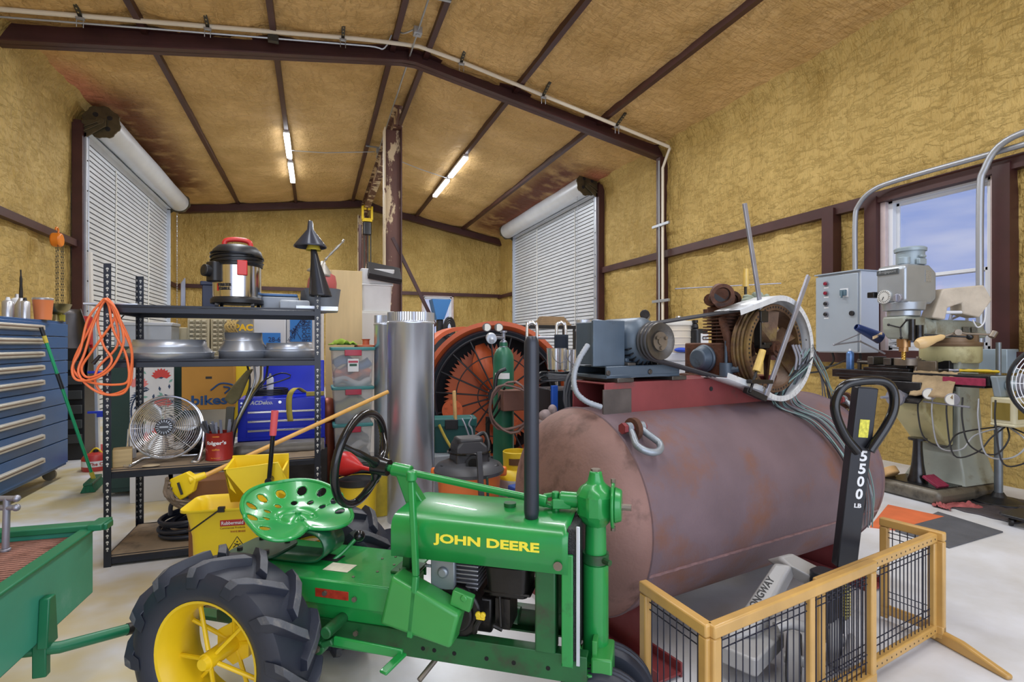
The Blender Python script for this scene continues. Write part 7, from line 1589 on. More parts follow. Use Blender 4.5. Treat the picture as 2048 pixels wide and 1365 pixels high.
# dark green cabinet and flowered board
M_dgr = mat('dark_green_cabinet', (22, 56, 50), .4, .1, .1, 4)
p0, p1 = WY(205, 700, 5.6), WY(382, 700, 5.6)
r = thing('green_cabinet', 'dark green steel cabinet behind the shelf unit', 'cabinet', ((p0.x+p1.x)/2, 5.85, 0)); hw = (p1.x-p0.x)/2
b = MB(); b.b2((-hw, -.25, .04), (hw, .25, 1.32)); mesh('body', b, M_dgr, r, bev=.006)
for s in (-1, 1): b = MB(); b.b2((min(0, s*(hw-.01))+.004, -.265, .08), (max(0, s*(hw-.01))-.004, -.25, 1.28)); mesh('cabinet_door', b, M_dgr, r, bev=.003)
r2_ = box_thing('grey_metal_case', 'grey metal case lying on top of the green cabinet', 'case', (WY(295, 660, 5.8).x, 5.82, 1.32), (.44, .3, .2), mat('grey_case', (160, 166, 172), .4, .4, .08), 0, .005, mat('grey_case_lid', (182, 186, 190), .4, .4))
b = MB(); c0 = V((WY(285, 660, 5.6).x, 5.62, 1.56)); b.tube([c0+V((-.2, 0, -.03)), c0+V((-.1, -.05, .06)), c0+V((.0, -.06, 0)), c0+V((.02, -.07, -.2))], .006, 6, k=5); solo('black_cable', 'thin black cable lying over the grey metal case', 'cable', b, M_black)
q0, q1 = WY(257, 735, 5.3), WY(345, 880, 5.3)
fb = thing('floral_board', 'white board printed with pink flowers behind the wire fan', 'board', ((q0.x+q1.x)/2, 5.33, 0)); W2, H2 = (q1.x-q0.x), q0.z
b = MB(); b.b2((-W2/2, 0, .0), (W2/2, .03, H2)); bo = mesh('panel', b, mat('white_print_board', (216, 218, 222), .5), fb, bev=.003)
cols = [mat('flower_pink', (226, 132, 130), .5), mat('flower_red', (206, 66, 62), .5), mat('leaf_navy', (44, 66, 100), .5), mat('leaf_green', (120, 170, 160), .5)]
rr = random.Random(21)
def petal(mb, c, a, l, w):
    u_ = V((cos(a), 0, sin(a))); v_ = V((-sin(a), 0, cos(a))); mb.add([c, c+u_*l*.5+v_*w, c+u_*l, c+u_*l*.5-v_*w], [(0, 1, 2, 3)])
fl = [MB() for _ in cols]
for i, (fx_2, fz_2) in enumerate(((.2, .82), (.72, .9), (.35, .55), (.75, .62), (.3, .28), (.72, .35), (.15, .12), (.7, .1))):
    c = V((-W2/2+W2*fx_2, -.0012, H2*(.25+.75*fz_2)))
    for k in range(9): petal(fl[i % 2], c+V((0, -.0003*k, 0)), pi*.05+pi*.9*k/8, .075, .022)
for i in range(60):
    c = V((-W2/2+W2*rr.random()*.9+.01, -.001, H2*(.2+.75*rr.random()))); petal(fl[2+(i % 2)], c, rr.random()*6.28, .045, .01)
for k in range(24):
    a = pi*.5+pi*.95*k/23; c = V((-W2/2+W2*.45, -.0015, H2*.66))+V((.14*cos(a), 0, .2*sin(a))); petal(fl[2], c, a+1.1, .05, .007); petal(fl[2], c, a+2.0, .05, .007)
for f_, m_ in zip(fl, cols):
    f_.v = [(min(W2/2, max(-W2/2, x)), y, min(H2, z)) for x, y, z in f_.v]; mesh('print', f_, m_, bo, smooth=0)
# metal folding stool tubes, papers
b = MB(); b.rod(WY(395, 820, 5.5), WY(376, 735, 5.5), .014); b.rod(WY(402, 820, 5.5), WY(386, 735, 5.5), .012); b.b2(tuple(WY(372, 818, 5.5)), tuple(WY(408, 800, 5.45))); solo('folded_stand', 'folded chrome tube stand beside the bike carton', 'stand', b, M_clamp)
# small parts drawers
def parts_cab(px0, px1, py0, py1, y, nx, nz, label):
    a, c = WY(px0, py0, y), WY(px1, py1, y); w, h = c.x-a.x, a.z-c.z
    r = thing('parts_organizer', label, 'drawer cabinet', ((a.x+c.x)/2, y+.1, c.z), 0, 'small parts cabinets behind the second shelf')
    b = MB(); b.b2((-w/2, -.08, 0), (w/2, .1, h)); mesh('body', b, mat('beige_cabinet', (190, 180, 150), .5, 0, .05), r, bev=.003)
    d = MB(); l = MB()
    for i in range(nx):
        for j in range(nz):
            x0 = -w/2+.015+(w-.03)*i/nx; z0 = .012+(h-.024)*j/nz; dx = (w-.03)/nx; dz = (h-.024)/nz
            b = MB(); b.b2((x0+.004, -.1, z0+.004), (x0+dx-.004, -.08, z0+dz-.004)); dd_ = mesh('drawer', b, mat('beige_drawer', (170, 162, 136), .5, 0, .08, 5), r, bev=.002)
            b = MB(); b.b2((x0+.012, -.118, z0+dz*.45), (x0+dx-.012, -.1, z0+dz*.8)); mesh('pull', b, mat('pale_pull', (206, 198, 172), .5), dd_)
    return r
parts_cab(374, 418, 636, 712, 6.0, 3, 8, 'beige small parts cabinet of many drawers, left one of the pair')
parts_cab(421, 462, 636, 712, 6.0, 3, 8, 'beige small parts cabinet of many drawers, right one of the pair')
a, c = WY(325, 655, 6.05), WY(372, 850, 6.05)
box_thing('file_cabinet', 'beige file cabinet left of the small parts cabinets', 'cabinet', ((a.x+c.x)/2, 6.25, 0), (c.x-a.x+.25, .4, a.z), mat('beige_cabinet', (190, 180, 150), .5))
a, c = WY(374, 713, 6.0), WY(505, 713, 6.0)
r = box_thing('parts_bench', 'plain pale bench carrying the small parts cabinets', 'bench', ((a.x+c.x)/2, 6.15, 0), (c.x-a.x, .5, c.z-.002), mat('pale_bench', (196, 192, 180), .6, 0, .05))
a, c = WY(462, 637, 6.0), WY(503, 662, 6.0)
pb = thing('toy_carton', 'grey carton with yellow PAC lettering beside the parts cabinets', 'box', ((a.x+c.x)/2, 6.1, WY(462, 713, 6.0).z)); b = MB(); w = c.x-a.x; h = a.z-pb.location.z; b.b2((-w/2, -.08, 0), (w/2, .08, h)); bo = mesh('box_body', b, mat('grey_carton', (128, 130, 128), .6, 0, .15, 20), pb)
text('lettering', 'PAC', mat('pac_yellow', (236, 190, 30), .5), bo, (.02, -.0815, h-.09), (1, 0, 0), (0, 0, 1), .07, .17, .001, bold=.05)
b = MB(); 
for i in range(9): t = i*.7; b.tube([V((a.x+.02+.05*sin(t), 5.98, a.z-.02-.0*i)), V((a.x+.05*cos(t), 5.94, a.z-.09)), V((a.x+.02*i*.5, 5.96, a.z-.18))], .008, 5, k=4)
solo('tan_glove', 'tan cloth glove hanging on the grey PAC carton', 'glove', b, mat('tan_cloth', (170, 146, 92), .9))
# white fridge with blue signs
a, c = WY(506, 630, 6.3), WY(648, 720, 6.3)
fr = thing('white_refrigerator', 'white upright refrigerator behind the second shelf', 'refrigerator', ((a.x+c.x)/2, 6.65, 0)); w = c.x-a.x
b = MB(); b.b2((-w/2, -.3, .03), (w/2, .35, a.z+.05)); mesh('body', b, mat('fridge_white', (206, 208, 212), .4), fr, bev=.01)
xs = WY(573, 650, 6.3).x-fr.location.x
for x0, x1 in ((-w/2+.005, xs-.005), (xs+.005, w/2-.005)): b = MB(); b.b2((x0, -.35, .08), (x1, -.305, a.z+.04)); mesh('fridge_door', b, mat('fridge_white', (206, 208, 212), .4), fr, bev=.012)
M_sign = mat('sign_blue', (42, 118, 196), .5)
def sign(px0, px1, py0, py1, label, lines_, ang=0):
    a, c = WY(px0, py0, 6.28), WY(px1, py1, 6.28); w, h = c.x-a.x, a.z-c.z
    r = thing('blue_sign', label, 'sign', ((a.x+c.x)/2, 6.275, c.z), 0, 'blue roofing signs on the fridge'); b = MB(); b.b2((-w/2, 0, 0), (w/2, .008, h)); s = mesh('sign_panel', b, M_sign, r)
    for t, cx, cz_, hh, ww, a2 in lines_:
        u_ = V((cos(a2), 0, sin(a2))); v_ = V((-sin(a2), 0, cos(a2))); text('lettering', t, mat('sign_navy', (20, 40, 84), .5), s, (cx*w, -.0015, cz_*h), u_, v_, hh, ww, .001, bold=.01)
    return s, w, h
s, w, h = sign(580, 624, 634, 684, 'tall blue roofing sign board on the right refrigerator door', [('BARKER', -.12, .62, .05, .2, .75), ('ROOFING', .14, .5, .045, .26, pi/2), ('251-3962', .33, .5, .045, .26, pi/2), ('WRIGHT', -.36, .25, .04, .16, .95)])
b = MB(); b.tube([V((-.42*w, -.002, .3*h)), V((-.1*w, -.002, .75*h)), V((.1*w, -.002, 1.0*h))], .004, 5); b.tube([V((-.3*w, -.002, .1*h)), V((-.28*w, -.002, .5*h)), V((0, -.002, .1*h))], .004, 5); mesh('printed_house_lines', b, _m['sign_navy'], s)
sign(520, 561, 666, 690, 'small blue sign standing low on the left refrigerator door', [('28-6', .2, .45, .05, .12, 0)])
# bike carton, yellow panel, bag
a, c = WY(363, 727, 5.35), WY(468, 818, 5.35)
bk = thing('bike_carton', 'large brown bicycle carton with blue lettering behind the third shelf', 'box', ((a.x+c.x)/2, 5.45, .3)); w = c.x-a.x; zt_ = a.z-.3
b = MB(); b.b2((-w/2, -.1, c.z-.3), (w/2, .1, zt_+.02)); bo = mesh('carton', b, mat('kraft_carton', (188, 138, 62), .75, 0, .06, 5), bk, bev=.004)
text('lettering', 'bikeso', mat('bike_blue', (26, 74, 130), .5), bo, (.05, -.1015, c.z-.3+.085), (1, 0, 0), (0, 0, 1), .085, .36, .001, bold=.03)
b = MB(); b.tube([V((.02, -.102, c.z-.13)), V((.1, -.102, c.z-.07)), V((.2, -.102, c.z-.09)), V((.17, -.102, c.z-.13))], .007, 6, k=5); b.tube([V((.12, -.102, c.z-.1)), V((.17, -.102, c.z-.115)), V((.13, -.102, c.z-.16))], .007, 6, k=4); mesh('logo_stroke', b, _m['bike_blue'], bo)
b = MB(); b.b2((-.02, -.102, zt_-.14), (.03, -.1005, zt_-.12)); mesh('hand_hole', b, M_black, bo)
b = MB(); b.b2((-w/2+.03, -.1012, zt_-.02), (w/2-.15, -.1005, zt_+.01)); mesh('print_strip', b, mat('kraft_print', (160, 122, 84), .7, 0, .3, 60), bo)
b = MB(); b.b2((-w/2-.1, -.12, 0), (w/2+.3, .2, c.z-.302)); b.v = [(x, y, z) for x, y, z in b.v]; r = thing('white_chest', 'low white chest carrying the bike carton', 'chest', (bk.location.x, 5.45, 0)); mesh('body', b, mat('fridge_white', (206, 208, 212), .4), r, bev=.006); bk.location.z = .3
a, c = WY(467, 728, 5.5), WY(500, 800, 5.5); b = MB(); b.b2((a.x, 5.48, c.z-.3), (c.x, 5.52, a.z)); solo('yellow_sheet', 'bright yellow sheet beside the bike carton', 'panel', b, mat('bright_yellow_panel', (240, 212, 40), .5), bev=.004)
# blue tool chest
a, c = WY(476, 800, 4.75), WY(650, 875, 4.75)
tc_ = thing('tool_chest', 'bright blue tool chest with raised lid behind the third shelf', 'tool chest', ((a.x+c.x)/2, 4.95, c.z-.09)); w = c.x-a.x; h = a.z-(c.z-.09)
M_tb = mat('bright_blue_enamel', (28, 48, 200), .3, .1, .03, 4)
b = MB(); b.b2((-w/2, -.2, .09), (w/2, .2, h)); b.b2((-w/2, -.2, 0), (-w/2+.05, .2, .09)); b.b2((w/2-.05, -.2, 0), (w/2, .2, .09)); mesh('chest_body', b, M_tb, tc_, bev=.004)
b = MB(); zl_ = WY(560, 722, 5.1).z-(c.z-.09); b.prism([V((-w/2+.15, .18, h)), V((w/2, .18, h)), V((w/2, .22, zl_)), V((-w/2+.15, .22, zl_))], (0, .03, 0)); mesh('raised_lid', b, M_tb, tc_, bev=.006)
for i in range(3):
    z = .12+.075*i; b = MB(); b.b2((-w/2+.06, -.206, z), (w/2-.02, -.2, z+.066)); dr = mesh('drawer', b, M_tb, tc_, bev=.002); b = MB(); b.b2((-w/2+.07, -.216, z+.044), (w/2-.03, -.206, z+.062)); mesh('drawer_pull', b, M_chrome, dr, bev=.003)
text('lettering', 'ACDelco.', M_wht, tc_, (-w/2+.17, -.2015, h-.03), (1, 0, 0), (0, 0, 1), .032, .17, .001, bold=.03, shear=.25)
b = MB(); b.cyl((-.02, -.205, h-.03), (-.02, -.2, h-.03), .012); b.cyl((-w/2+.025, -.204, h-.03), (-w/2+.025, -.2, h-.03), .008); b.cyl((-w/2+.025, -.204, h-.06), (-w/2+.025, -.2, h-.06), .008); mesh('lock_and_rivets', b, M_chrome, tc_)
cz0 = V(tc_.location); top = cz0.z+h
b = MB(); b.b2((cz0.x-w/2-.04, 4.8, 0), (cz0.x+w/2+.02, 5.2, cz0.z-.002)); solo('dark_cabinet_base', 'dark cabinet carrying the bright blue tool chest', 'cabinet', b, mat('dark_base', (56, 54, 56), .6, 0, .3, 9), bev=.006)
M_strap = mat('yellow_strap', (186, 168, 70), .7, 0, .1, 20)
b = MB(); sx = cz0.x+.05; pts = [V((sx+.12, 4.9, top+.03)), V((sx+.06, 4.84, top+.075)), V((sx+.02, 4.76, top+.055)), V((sx, 4.74, top+.0)), V((sx, 4.735, top-.1)), V((sx+.01, 4.735, top-.19))]
P = smooth_path(pts, 5); vs = []
for p in P: vs += [p+V((-.022, 0, 0)), p+V((.022, 0, 0))]
b.add(vs, [(2*i, 2*i+1, 2*i+3, 2*i+2) for i in range(len(P)-1)]); b.box((sx+.2, 4.88, top+.02), (.14, .05, .03))
solo('tie_down_strap', 'yellow tie down strap draped over front of the blue tool chest', 'strap', b, M_strap, solid=.004)
b = MB(); pts = []
for i in range(70): t = i*.42; pts.append(V((cz0.x-.12+.17*cos(t)*(1-.002*i), 4.92+.1*sin(t), top+.012+.0009*i)))
pts += [V((cz0.x+.05, 4.9, top+.16)), V((cz0.x-.02, 4.9, top+.2)), V((cz0.x-.15, 4.88, top+.14)), V((cz0.x-.2, 4.85, top+.08))]
b.tube(pts, .006, 6, k=3); solo('black_hose_coil', 'thin black hose coiled on top of the blue tool chest', 'hose', b, M_black)
_t = tin('white_bottle', 'white labelled bottle standing on the blue tool chest', 'bottle', 547, 790, 4.95, .028, .17, M_white, M_can, top+.002); _t.location.y = 5.02
# canvas bag with refrigerant hoses
bg_ = thing('canvas_bag', 'olive canvas tool bag with hoses hanging left of blue tool chest', 'bag', WY(470, 808, 4.7))
o0 = V(bg_.location); L5 = lambda px, py, y: WY(px, py, y)-o0
b = MB(); b.prism([L5(px, py, 4.66) for px, py in ((447, 800), (462, 812), (478, 800), (498, 752), (506, 738), (492, 742), (462, 775))], (0, .1, 0)); mesh('bag', b, mat('olive_canvas', (128, 120, 84), .9, 0, .15, 12, .4, 50), bg_, bev=.02, seg=3)
for i in range(4):
    b = MB(); b.tube([L5(494+14*i, 728, 4.7), L5(500+10*i, 760, 4.68), L5(495+4*i, 790, 4.68), L5(478+2*i, 830, 4.66), L5(462+3*i, 862, 4.66), L5(455+3*i, 900, 4.68)], .008, 6, k=6); mesh('hose', b, [M_black, M_conduit, mat('yellowish_hose', (170, 150, 80), .5), M_black][i], bg_)
b = MB()
for i in range(3): b.cyl(L5(500+14*i, 728, 4.66), L5(500+14*i, 728, 4.64), .024, n=20)
b.box(L5(514, 727, 4.7), (.22, .04, .03)); mesh('gauge_manifold', b, M_clamp, bg_, bev=.003)
b = MB(); b.prism([L5(px, py, 4.72) for px, py in ((452, 815), (468, 815), (462, 900), (447, 900))], (0, .06, 0)); mesh('strap', b, mat('grey_webbing', (104, 104, 96), .9, 0, .1), bg_, bev=.006)
# plywood, white cabinet, bins
a, c = WY(651, 540, 5.6), WY(724, 800, 5.6); b = MB(); b.b2((a.x, 5.58, 0), (c.x, 5.6, a.z)); solo('plywood_sheet', 'upright pale plywood sheet right of the shelf unit', 'plywood', b, mat('pale_plywood', (214, 188, 140), .6, 0, .12, 3, 0, 60, (186, 150, 100), .6, .7, 4, (3, 1, .5)), bev=.002)
a, c = WY(720, 622, 6.6), WY(772, 800, 6.6)
r = thing('white_cabinet', 'white metal cabinet behind the plywood sheet', 'cabinet', ((a.x+c.x)/2+.05, 6.85, 0)); w = c.x-a.x+.1; b = MB(); b.b2((-w/2, -.25, 0), (w/2, .25, a.z)); mesh('body', b, mat('cabinet_white', (198, 198, 194), .45), r, bev=.004); b = MB(); b.b2((-w/2+.01, -.262, .05), (w/2-.01, -.25, a.z-.02)); mesh('cabinet_door', b, mat('cabinet_white', (198, 198, 194), .45), r, bev=.004)
M_clear = mat('milky_clear_plastic', (206, 210, 214), .3, 0, 0, alpha=.42)
M_milky = mat('milky_plastic', (206, 208, 210), .35, 0, .05)
r = thing('clear_bin', 'milky plastic bin on top of the white cabinet', 'bin', (r.location.x, 6.8, a.z)); bb = r
b = MB(); b.rbox((0, 0, .16), (.36, .36, .32), .03, taper=.9); b.b2((-.19, -.19, .31), (.19, .19, .33)); mesh('tub', b, M_milky, r, bev=.004)
r = thing('clear_bin', 'upper milky plastic bin stacked under the black organiser lid', 'bin', (bb.location.x+.01, 6.8, a.z+.332)); b = MB(); b.rbox((0, 0, .09), (.4, .38, .18), .03, taper=.92); mesh('tub', b, M_milky, r, bev=.006)
r = thing('black_organizer', 'black open plastic organiser tilted on the top milky bin', 'organiser', (bb.location.x+.09, 6.66, a.z+.48), (radians(38), radians(8), radians(6))); b = MB(); b.b2((-.2, -.14, 0), (.2, .14, .03)); 
for i in range(5): b.b2((-.2+.098*i, -.14, -.05), (-.19+.098*i, .14, 0))
for j in range(3): b.b2((-.2, -.14+.13*j, -.05), (.2, -.13+.13*j, 0))
mesh('tray', b, mat('black_organizer_plastic', (34, 34, 38), .5), r, bev=.004)
# totes
M_teal = mat('teal_lid', (66, 136, 138), .4); M_lat = mat('red_latch', (176, 40, 66), .35)
def tote(px0, px1, py0, py1, y, label, fill, z0=None):
    a, c = WY(px0, py0, y), WY(px1, py1, y); w, h = c.x-a.x, a.z-c.z
    r = thing('storage_tote', label, 'storage tote', ((a.x+c.x)/2, y+.15, c.z), 0, 'clear storage totes stacked right of the shelf')
    b = MB(); b.rbox((0, 0, h*.47), (w*.96, .3, h*.94), .02, taper=.88); mesh('tub', b, M_clear, r, bev=.004)
    b = MB(); b.rbox((0, 0, h*.96), (w*1.02, .33, h*.08), .02); mesh('lid', b, M_teal, r, bev=.006)
    b = MB(); b.rbox((0, -.165, h*.86), (w*.38, .02, h*.14), .004); mesh('latch', b, M_lat, r, bev=.003)
    rr = random.Random(len(label))
    for i, (mt, zz) in enumerate(fill):
        b = MB(); b.grid(lambda u, v: V(((u-.5)*w*.8, (v-.5)*.24, h*zz+.03*sin(u*7+i*2)+.015*sin(v*9+i))), 14, 8); s_ = thing('folded_cloth', 'x', 'cloth') if False else mesh('contents', b, mt, r, solid=h*.16, smooth=180)
    return r, w, h
C = [mat('cloth_terracotta', (176, 92, 74), .9), mat('cloth_white', (206, 204, 204), .9), mat('cloth_orange', (226, 124, 74), .9), mat('cloth_blue', (56, 100, 156), .9), mat('cloth_olive', (168, 160, 84), .9), mat('cloth_grey', (120, 124, 126), .9)]
zt0 = WY(700, 922, 4.75).z
t1, w1, h1_ = tote(666, 746, 850, 925, 4.75, 'lowest clear tote holding pale sacking, under the other two', [(C[5], .15), (C[1], .4), (C[5], .62)])
t2, w2, h2_ = tote(664, 748, 775, 848, 4.76, 'middle clear tote with teal lid and yellow contents', [(C[5], .15), (C[4], .35), (C[4], .55)])
t3, w3, h3_ = tote(661, 750, 695, 774, 4.77, 'top clear tote with red latch and folded red and blue cloths', [(C[1], .12), (C[2], .28), (C[0], .4), (C[3], .6)])
b = MB(); b.box((0, -.172, h3_*.55), (.09, .003, .11)); lb = mesh('paper_label', b, mat('white_label', (228, 228, 228), .5), t3, bev=.006); lb['label'] = 'white printed label'
b = MB(); b.box((0, -.174, h3_*.64), (.08, .002, .018)); mesh('label_red', b, M_lat, lb); b = MB(); b.box((0, -.174, h3_*.56), (.06, .002, .02)); mesh('label_green', b, mat('label_green', (40, 84, 62), .5), lb)
b = MB(); b.b2((-w1*.5, -.16, 0), (w1*.5, .16, t1.location.z-.002)); r = thing('dark_tote', 'dark grey bin on the floor under the stack of clear totes', 'bin', (t1.location.x, t1.location.y, 0)); mesh('body', b, mat('dark_tote', (70, 70, 72), .5), r, bev=.006)
b = MB(); c0 = V(t3.location)+V((-.08, -.02, h3_+.01)); b.grid(lambda u, v: c0+V(((u-.5)*.24, (v-.5)*.2, .012+.06*abs(mnoise.noise(V((u*4, v*4, 2))))*sin(pi*u)*1.6)), 26, 18); solo('green_cloth', 'rumpled lime green cloth on the top tote', 'cloth', b, mat('lime_cloth', (134, 160, 50), .9, 0, .15, 12), solid=.006, smooth=180)
b = MB(); b.lathe([(0, 0), (.1, 0), (.1, .014), (.03, .02), (.03, .06), (.04, .07), (0, .07)], V(t3.location)+V((.12, .0, h3_+.002)), (0, 0, 1), 24); solo('terracotta_lid', 'terracotta coloured lid with a knob on the top tote', 'lid', b, mat('terracotta', (196, 106, 74), .6))
p = WY(656, 822, 5.0); b = MB(); b.sph((p.x, p.y, p.z), (.09, .08, .12), 20, 14); b.cyl((p.x, p.y, 0), (p.x, p.y, p.z-.1), .06); solo('copper_urn', 'copper coloured urn behind the right shelf posts', 'urn', b, mat('copper_clay', (150, 78, 54), .4, .3, .25, 8))
# yellow bucket, red funnel
p = WZ(715, 1047, 0); yb = thing('yellow_bucket', 'yellow bucket with black rim beyond the tractor steering wheel', 'bucket', (p.x, p.y, 0)); b = MB(); b.lathe([(0, .004), (.13, .004), (.15, .33), (.155, .335), (.146, .33), (.12, .02), (0, .02)], (0, 0, 0), (0, 0, 1), 36); yo = mesh('pail', b, M_yel, yb); b = MB(); b.lathe([(.15, .3), (.16, .31), (.162, .35), (.15, .352)], (0, 0, 0), (0, 0, 1), 36); mesh('rim', b, M_black, yb); b = MB(); b.cyl((0, 0, .3), (0, 0, .33), .145, n=30); mesh('dark_lid', b, M_black, yb)
f0, f1 = W(690, 928, 4.0), W(752, 942, 3.85); b = MB(); ax_ = (f1-f0).normalized(); b.lathe([(.0, -.02), (.09, -.015), (.092, .02), (.07, .07), (.03, .15), (.016, .18), (.012, .27), (0, .27)], f0, ax_, 28); rf = solo('red_jug_funnel', 'red plastic funnel lying on the yellow bucket', 'funnel', b, mat('funnel_red', (204, 44, 44), .35))
b = MB(); b.box(f0+ax_*.05+V((0, -.08, .045)), (.06, .004, .04), (.6, 0, 0)); 
# yellow box beside duct
a, c = WY(757, 985, 4.25), WY(776, 1040, 4.25); b = MB(); b.b2((a.x-.02, 4.25, 0), (c.x, 4.4, WY(757, 930, 4.25).z)); solo('yellow_carton', 'tall thin yellow carton left of the big duct', 'box', b, mat('carton_yellow', (222, 196, 60), .5, 0, .15, 12), bev=.003)
# ducts
def duct(px, d, r, z0, z1, label, crimp=True):
    p = W(px, 690, d); t = thing('duct_pipe', label, 'duct pipe', (p.x, p.y, z0), 0, 'galvanised duct pipes standing upright'); h = z1-z0
    b = MB(); b.lathe([(r, 0), (r, h-.09), (r+.004, h-.085), (r+.004, h-.075), (r, h-.07)], (0, 0, 0), (0, 0, 1), 72); bo = mesh('pipe_wall', b, M_duct, t, solid=.002)
    b = MB(); n = 120; vs = []
    for i in range(n):
        a = 2*pi*i/n
        for q, hh in enumerate((h-.07, h-.06, h)): rr = r-(.003*(i % 2) if q else 0); vs.append(V((rr*cos(a), rr*sin(a), hh)))
    b.add(vs, [(i*3+q, ((i+1) % n)*3+q, ((i+1) % n)*3+q+1, i*3+q+1) for i in range(n) for q in range(2)]); mesh('crimped_end', b, M_duct, t, smooth=0)
    b = MB(); ca = -V((p.x, p.y, 0)).normalized(); th = atan2(ca.y, ca.x)+1.2; b.b2((r*cos(th)-.003, r*sin(th)-.003, 0), (r*cos(th)+.003, r*sin(th)+.003, h-.07)); mesh('seam', b, M_duct, bo)
    return t
M_duct = mat('bright_galvanised_duct', (208, 215, 228), .3, .75, .04, 2)
duct(822, 4.1, .178, 0, 1.585, 'largest bright galvanised duct standing behind the steering wheel')
duct(768, 4.75, .085, 0, 1.60, 'narrow galvanised duct just left of the largest duct')
duct(783, 5.15, .1, 0, 1.62, 'galvanised duct half hidden behind the largest duct')
duct(1178, 4.1, .10, 0, 1.53, 'galvanised duct standing behind the electric motor')
# ================================================================ big orange fan
OF = W(992, 792, 5.75); fd_ = V((-.22, -.96, .0)).normalized()
fx = thing('drum_fan', 'huge round orange industrial fan with black spoked cage behind the ducts', 'fan', (OF.x, OF.y, 0)); cf = V((0, 0, OF.z)); x_, y_, z_ = frame_of(fd_)
M_of = mat('fan_orange', (202, 96, 54), .45, .05, .1, 4, .03, 40, (150, 72, 44), .6, .75, 5)
b = MB(); b.lathe([(.70, -.5), (.72, -.45), (.74, -.05), (.80, .02), (.805, .05), (.76, .05), (.71, 0), (.69, -.1), (.68, -.5)], cf, fd_, 72, True); mesh('shroud', b, M_of, fx)
b = MB(); b.lathe([(.66, .0), (.64, .05), (.70, .08), (.72, .02)], cf, fd_, 72, True); mesh('black_ring', b, mat('black_ring_plastic', (30, 34, 44), .35), fx)
b = MB(); n = 72; pr_ = []
for i in range(n*2): a = 2*pi*i/(n*2); r = .56 if i % 2 else .50; pr_.append(cf-fd_*.2+(x_*cos(a)+y_*sin(a))*r)
b.prism(pr_, fd_*.02); mesh('toothed_disc', b, mat('disc_orange', (206, 104, 62), .5, 0, .08, 4), fx, smooth=0)
b = MB(); b.cyl(cf-fd_*.34, cf-fd_*.32, .69, n=48); mesh('back_plate', b, mat('drum_inside_black', (26, 28, 34), .7), fx)
b = MB()
for i in range(18):
    a = 2*pi*i/18+.1; u_ = x_*cos(a)+y_*sin(a); b.rod(cf+fd_*.07+u_*.07, cf+fd_*.05+u_*.68, .009, 6)
for r in (.2, .43, .66): b.tube([cf+fd_*.062+(x_*cos(2*pi*i/60)+y_*sin(2*pi*i/60))*r for i in range(60)], .006 if r < .6 else .012, 6, True)
b.cyl(cf, cf+fd_*.09, .09, n=26); mesh('spoke_guard', b, M_black, fx)
for k_ in range(2):
    a = pi*k_+.3; u_ = x_*cos(a)+y_*sin(a); v2 = fd_.cross(u_); b = MB(); vs = []
    for i in range(9):
        t = i/8; r = .06+.52*t; w_2 = .05+.11*sin(pi*min(1, t*1.05)); vs += [cf-fd_*(.08+.04)+u_*r-v2*w_2, cf-fd_*(.08-.04)+u_*r+v2*w_2]
    b.add(vs, [(2*i, 2*i+1, 2*i+3, 2*i+2) for i in range(8)]); mesh('fan_blade', b, M_of, fx, solid=.012)
b = MB(); b.cyl(cf-fd_*.15, cf-fd_*.02, .1, n=28); mesh('blade_hub', b, M_of, fx)
mo_ = cf+(WY(905, 822, OF.y)-OF)-fd_*.0; b = MB(); b.cyl(mo_-fd_*.06, mo_-fd_*.0, .11, n=28)
for i in range(6): a = 2*pi*i/6; b.cyl(mo_+(x_*cos(a)+y_*sin(a))*.075, mo_+fd_*.01+(x_*cos(a)+y_*sin(a))*.075, .014, n=8)
mesh('side_pulley', b, M_of, fx)
for s in (-1, 1): b = MB(); b.b2((s*.45-.05, -.1, 0), (s*.45+.05, .3, .18)); mesh('stand_foot', b, M_black, fx, bev=.006)
a, c = WY(872, 645, 6.6), WY(958, 720, 6.6); b = MB(); b.lathe([(.5, 0), (.5, .5), (.45, .5), (.45, 0)], (a.x+.35, 6.6, a.z-.55), (0, 1, 0), 40, True); b.b2((a.x-.1, 6.6, 0), (a.x+.8, 6.9, a.z-.4)); solo('orange_housing', 'orange curved metal housing behind the big orange fan', 'machine housing', b, M_of)
# gas cylinder, regulator, cart
gp = W(1007, 690, 4.6); gcy = thing('gas_cylinder', 'green oxygen cylinder with silver regulator before the orange fan', 'gas cylinder', (gp.x, gp.y, 0)); zt_ = W(1007, 690, 4.6).z
b = MB(); b.lathe([(0, .0), (.088, 0), (.09, .01), (.09, 1.2), (.085, 1.25), (.06, 1.3), (.035, 1.32), (.035, 1.36), (0, 1.36)], (0, 0, 0), (0, 0, 1), 36); cyb = mesh('cylinder', b, mat('cylinder_green', (44, 110, 84), .4, .1, .1, 7, 0, 60, (86, 120, 104), .66, .76, 9), gcy)
b = MB(); b.lathe([(.036, 1.32), (.03, 1.37), (.016, 1.38), (.016, 1.44), (.03, 1.445), (.03, 1.46), (0, 1.46)], (0, 0, 0), (0, 0, 1), 18); b.cyl((0, -.0, 1.4), (-.1, -.06, 1.4), .014); mesh('valve', b, M_clamp, gcy)
b = MB(); q = V((-.13, -.08, 1.4)); b.cyl(q+V((.0, .03, 0)), q+V((-.02, -.05, -.01)), .045, n=22); b.cyl(q+V((-.02, -.05, -.01)), q+V((-.03, -.09, -.03)), .02); rg = mesh('regulator', b, M_galv, gcy, bev=.004)
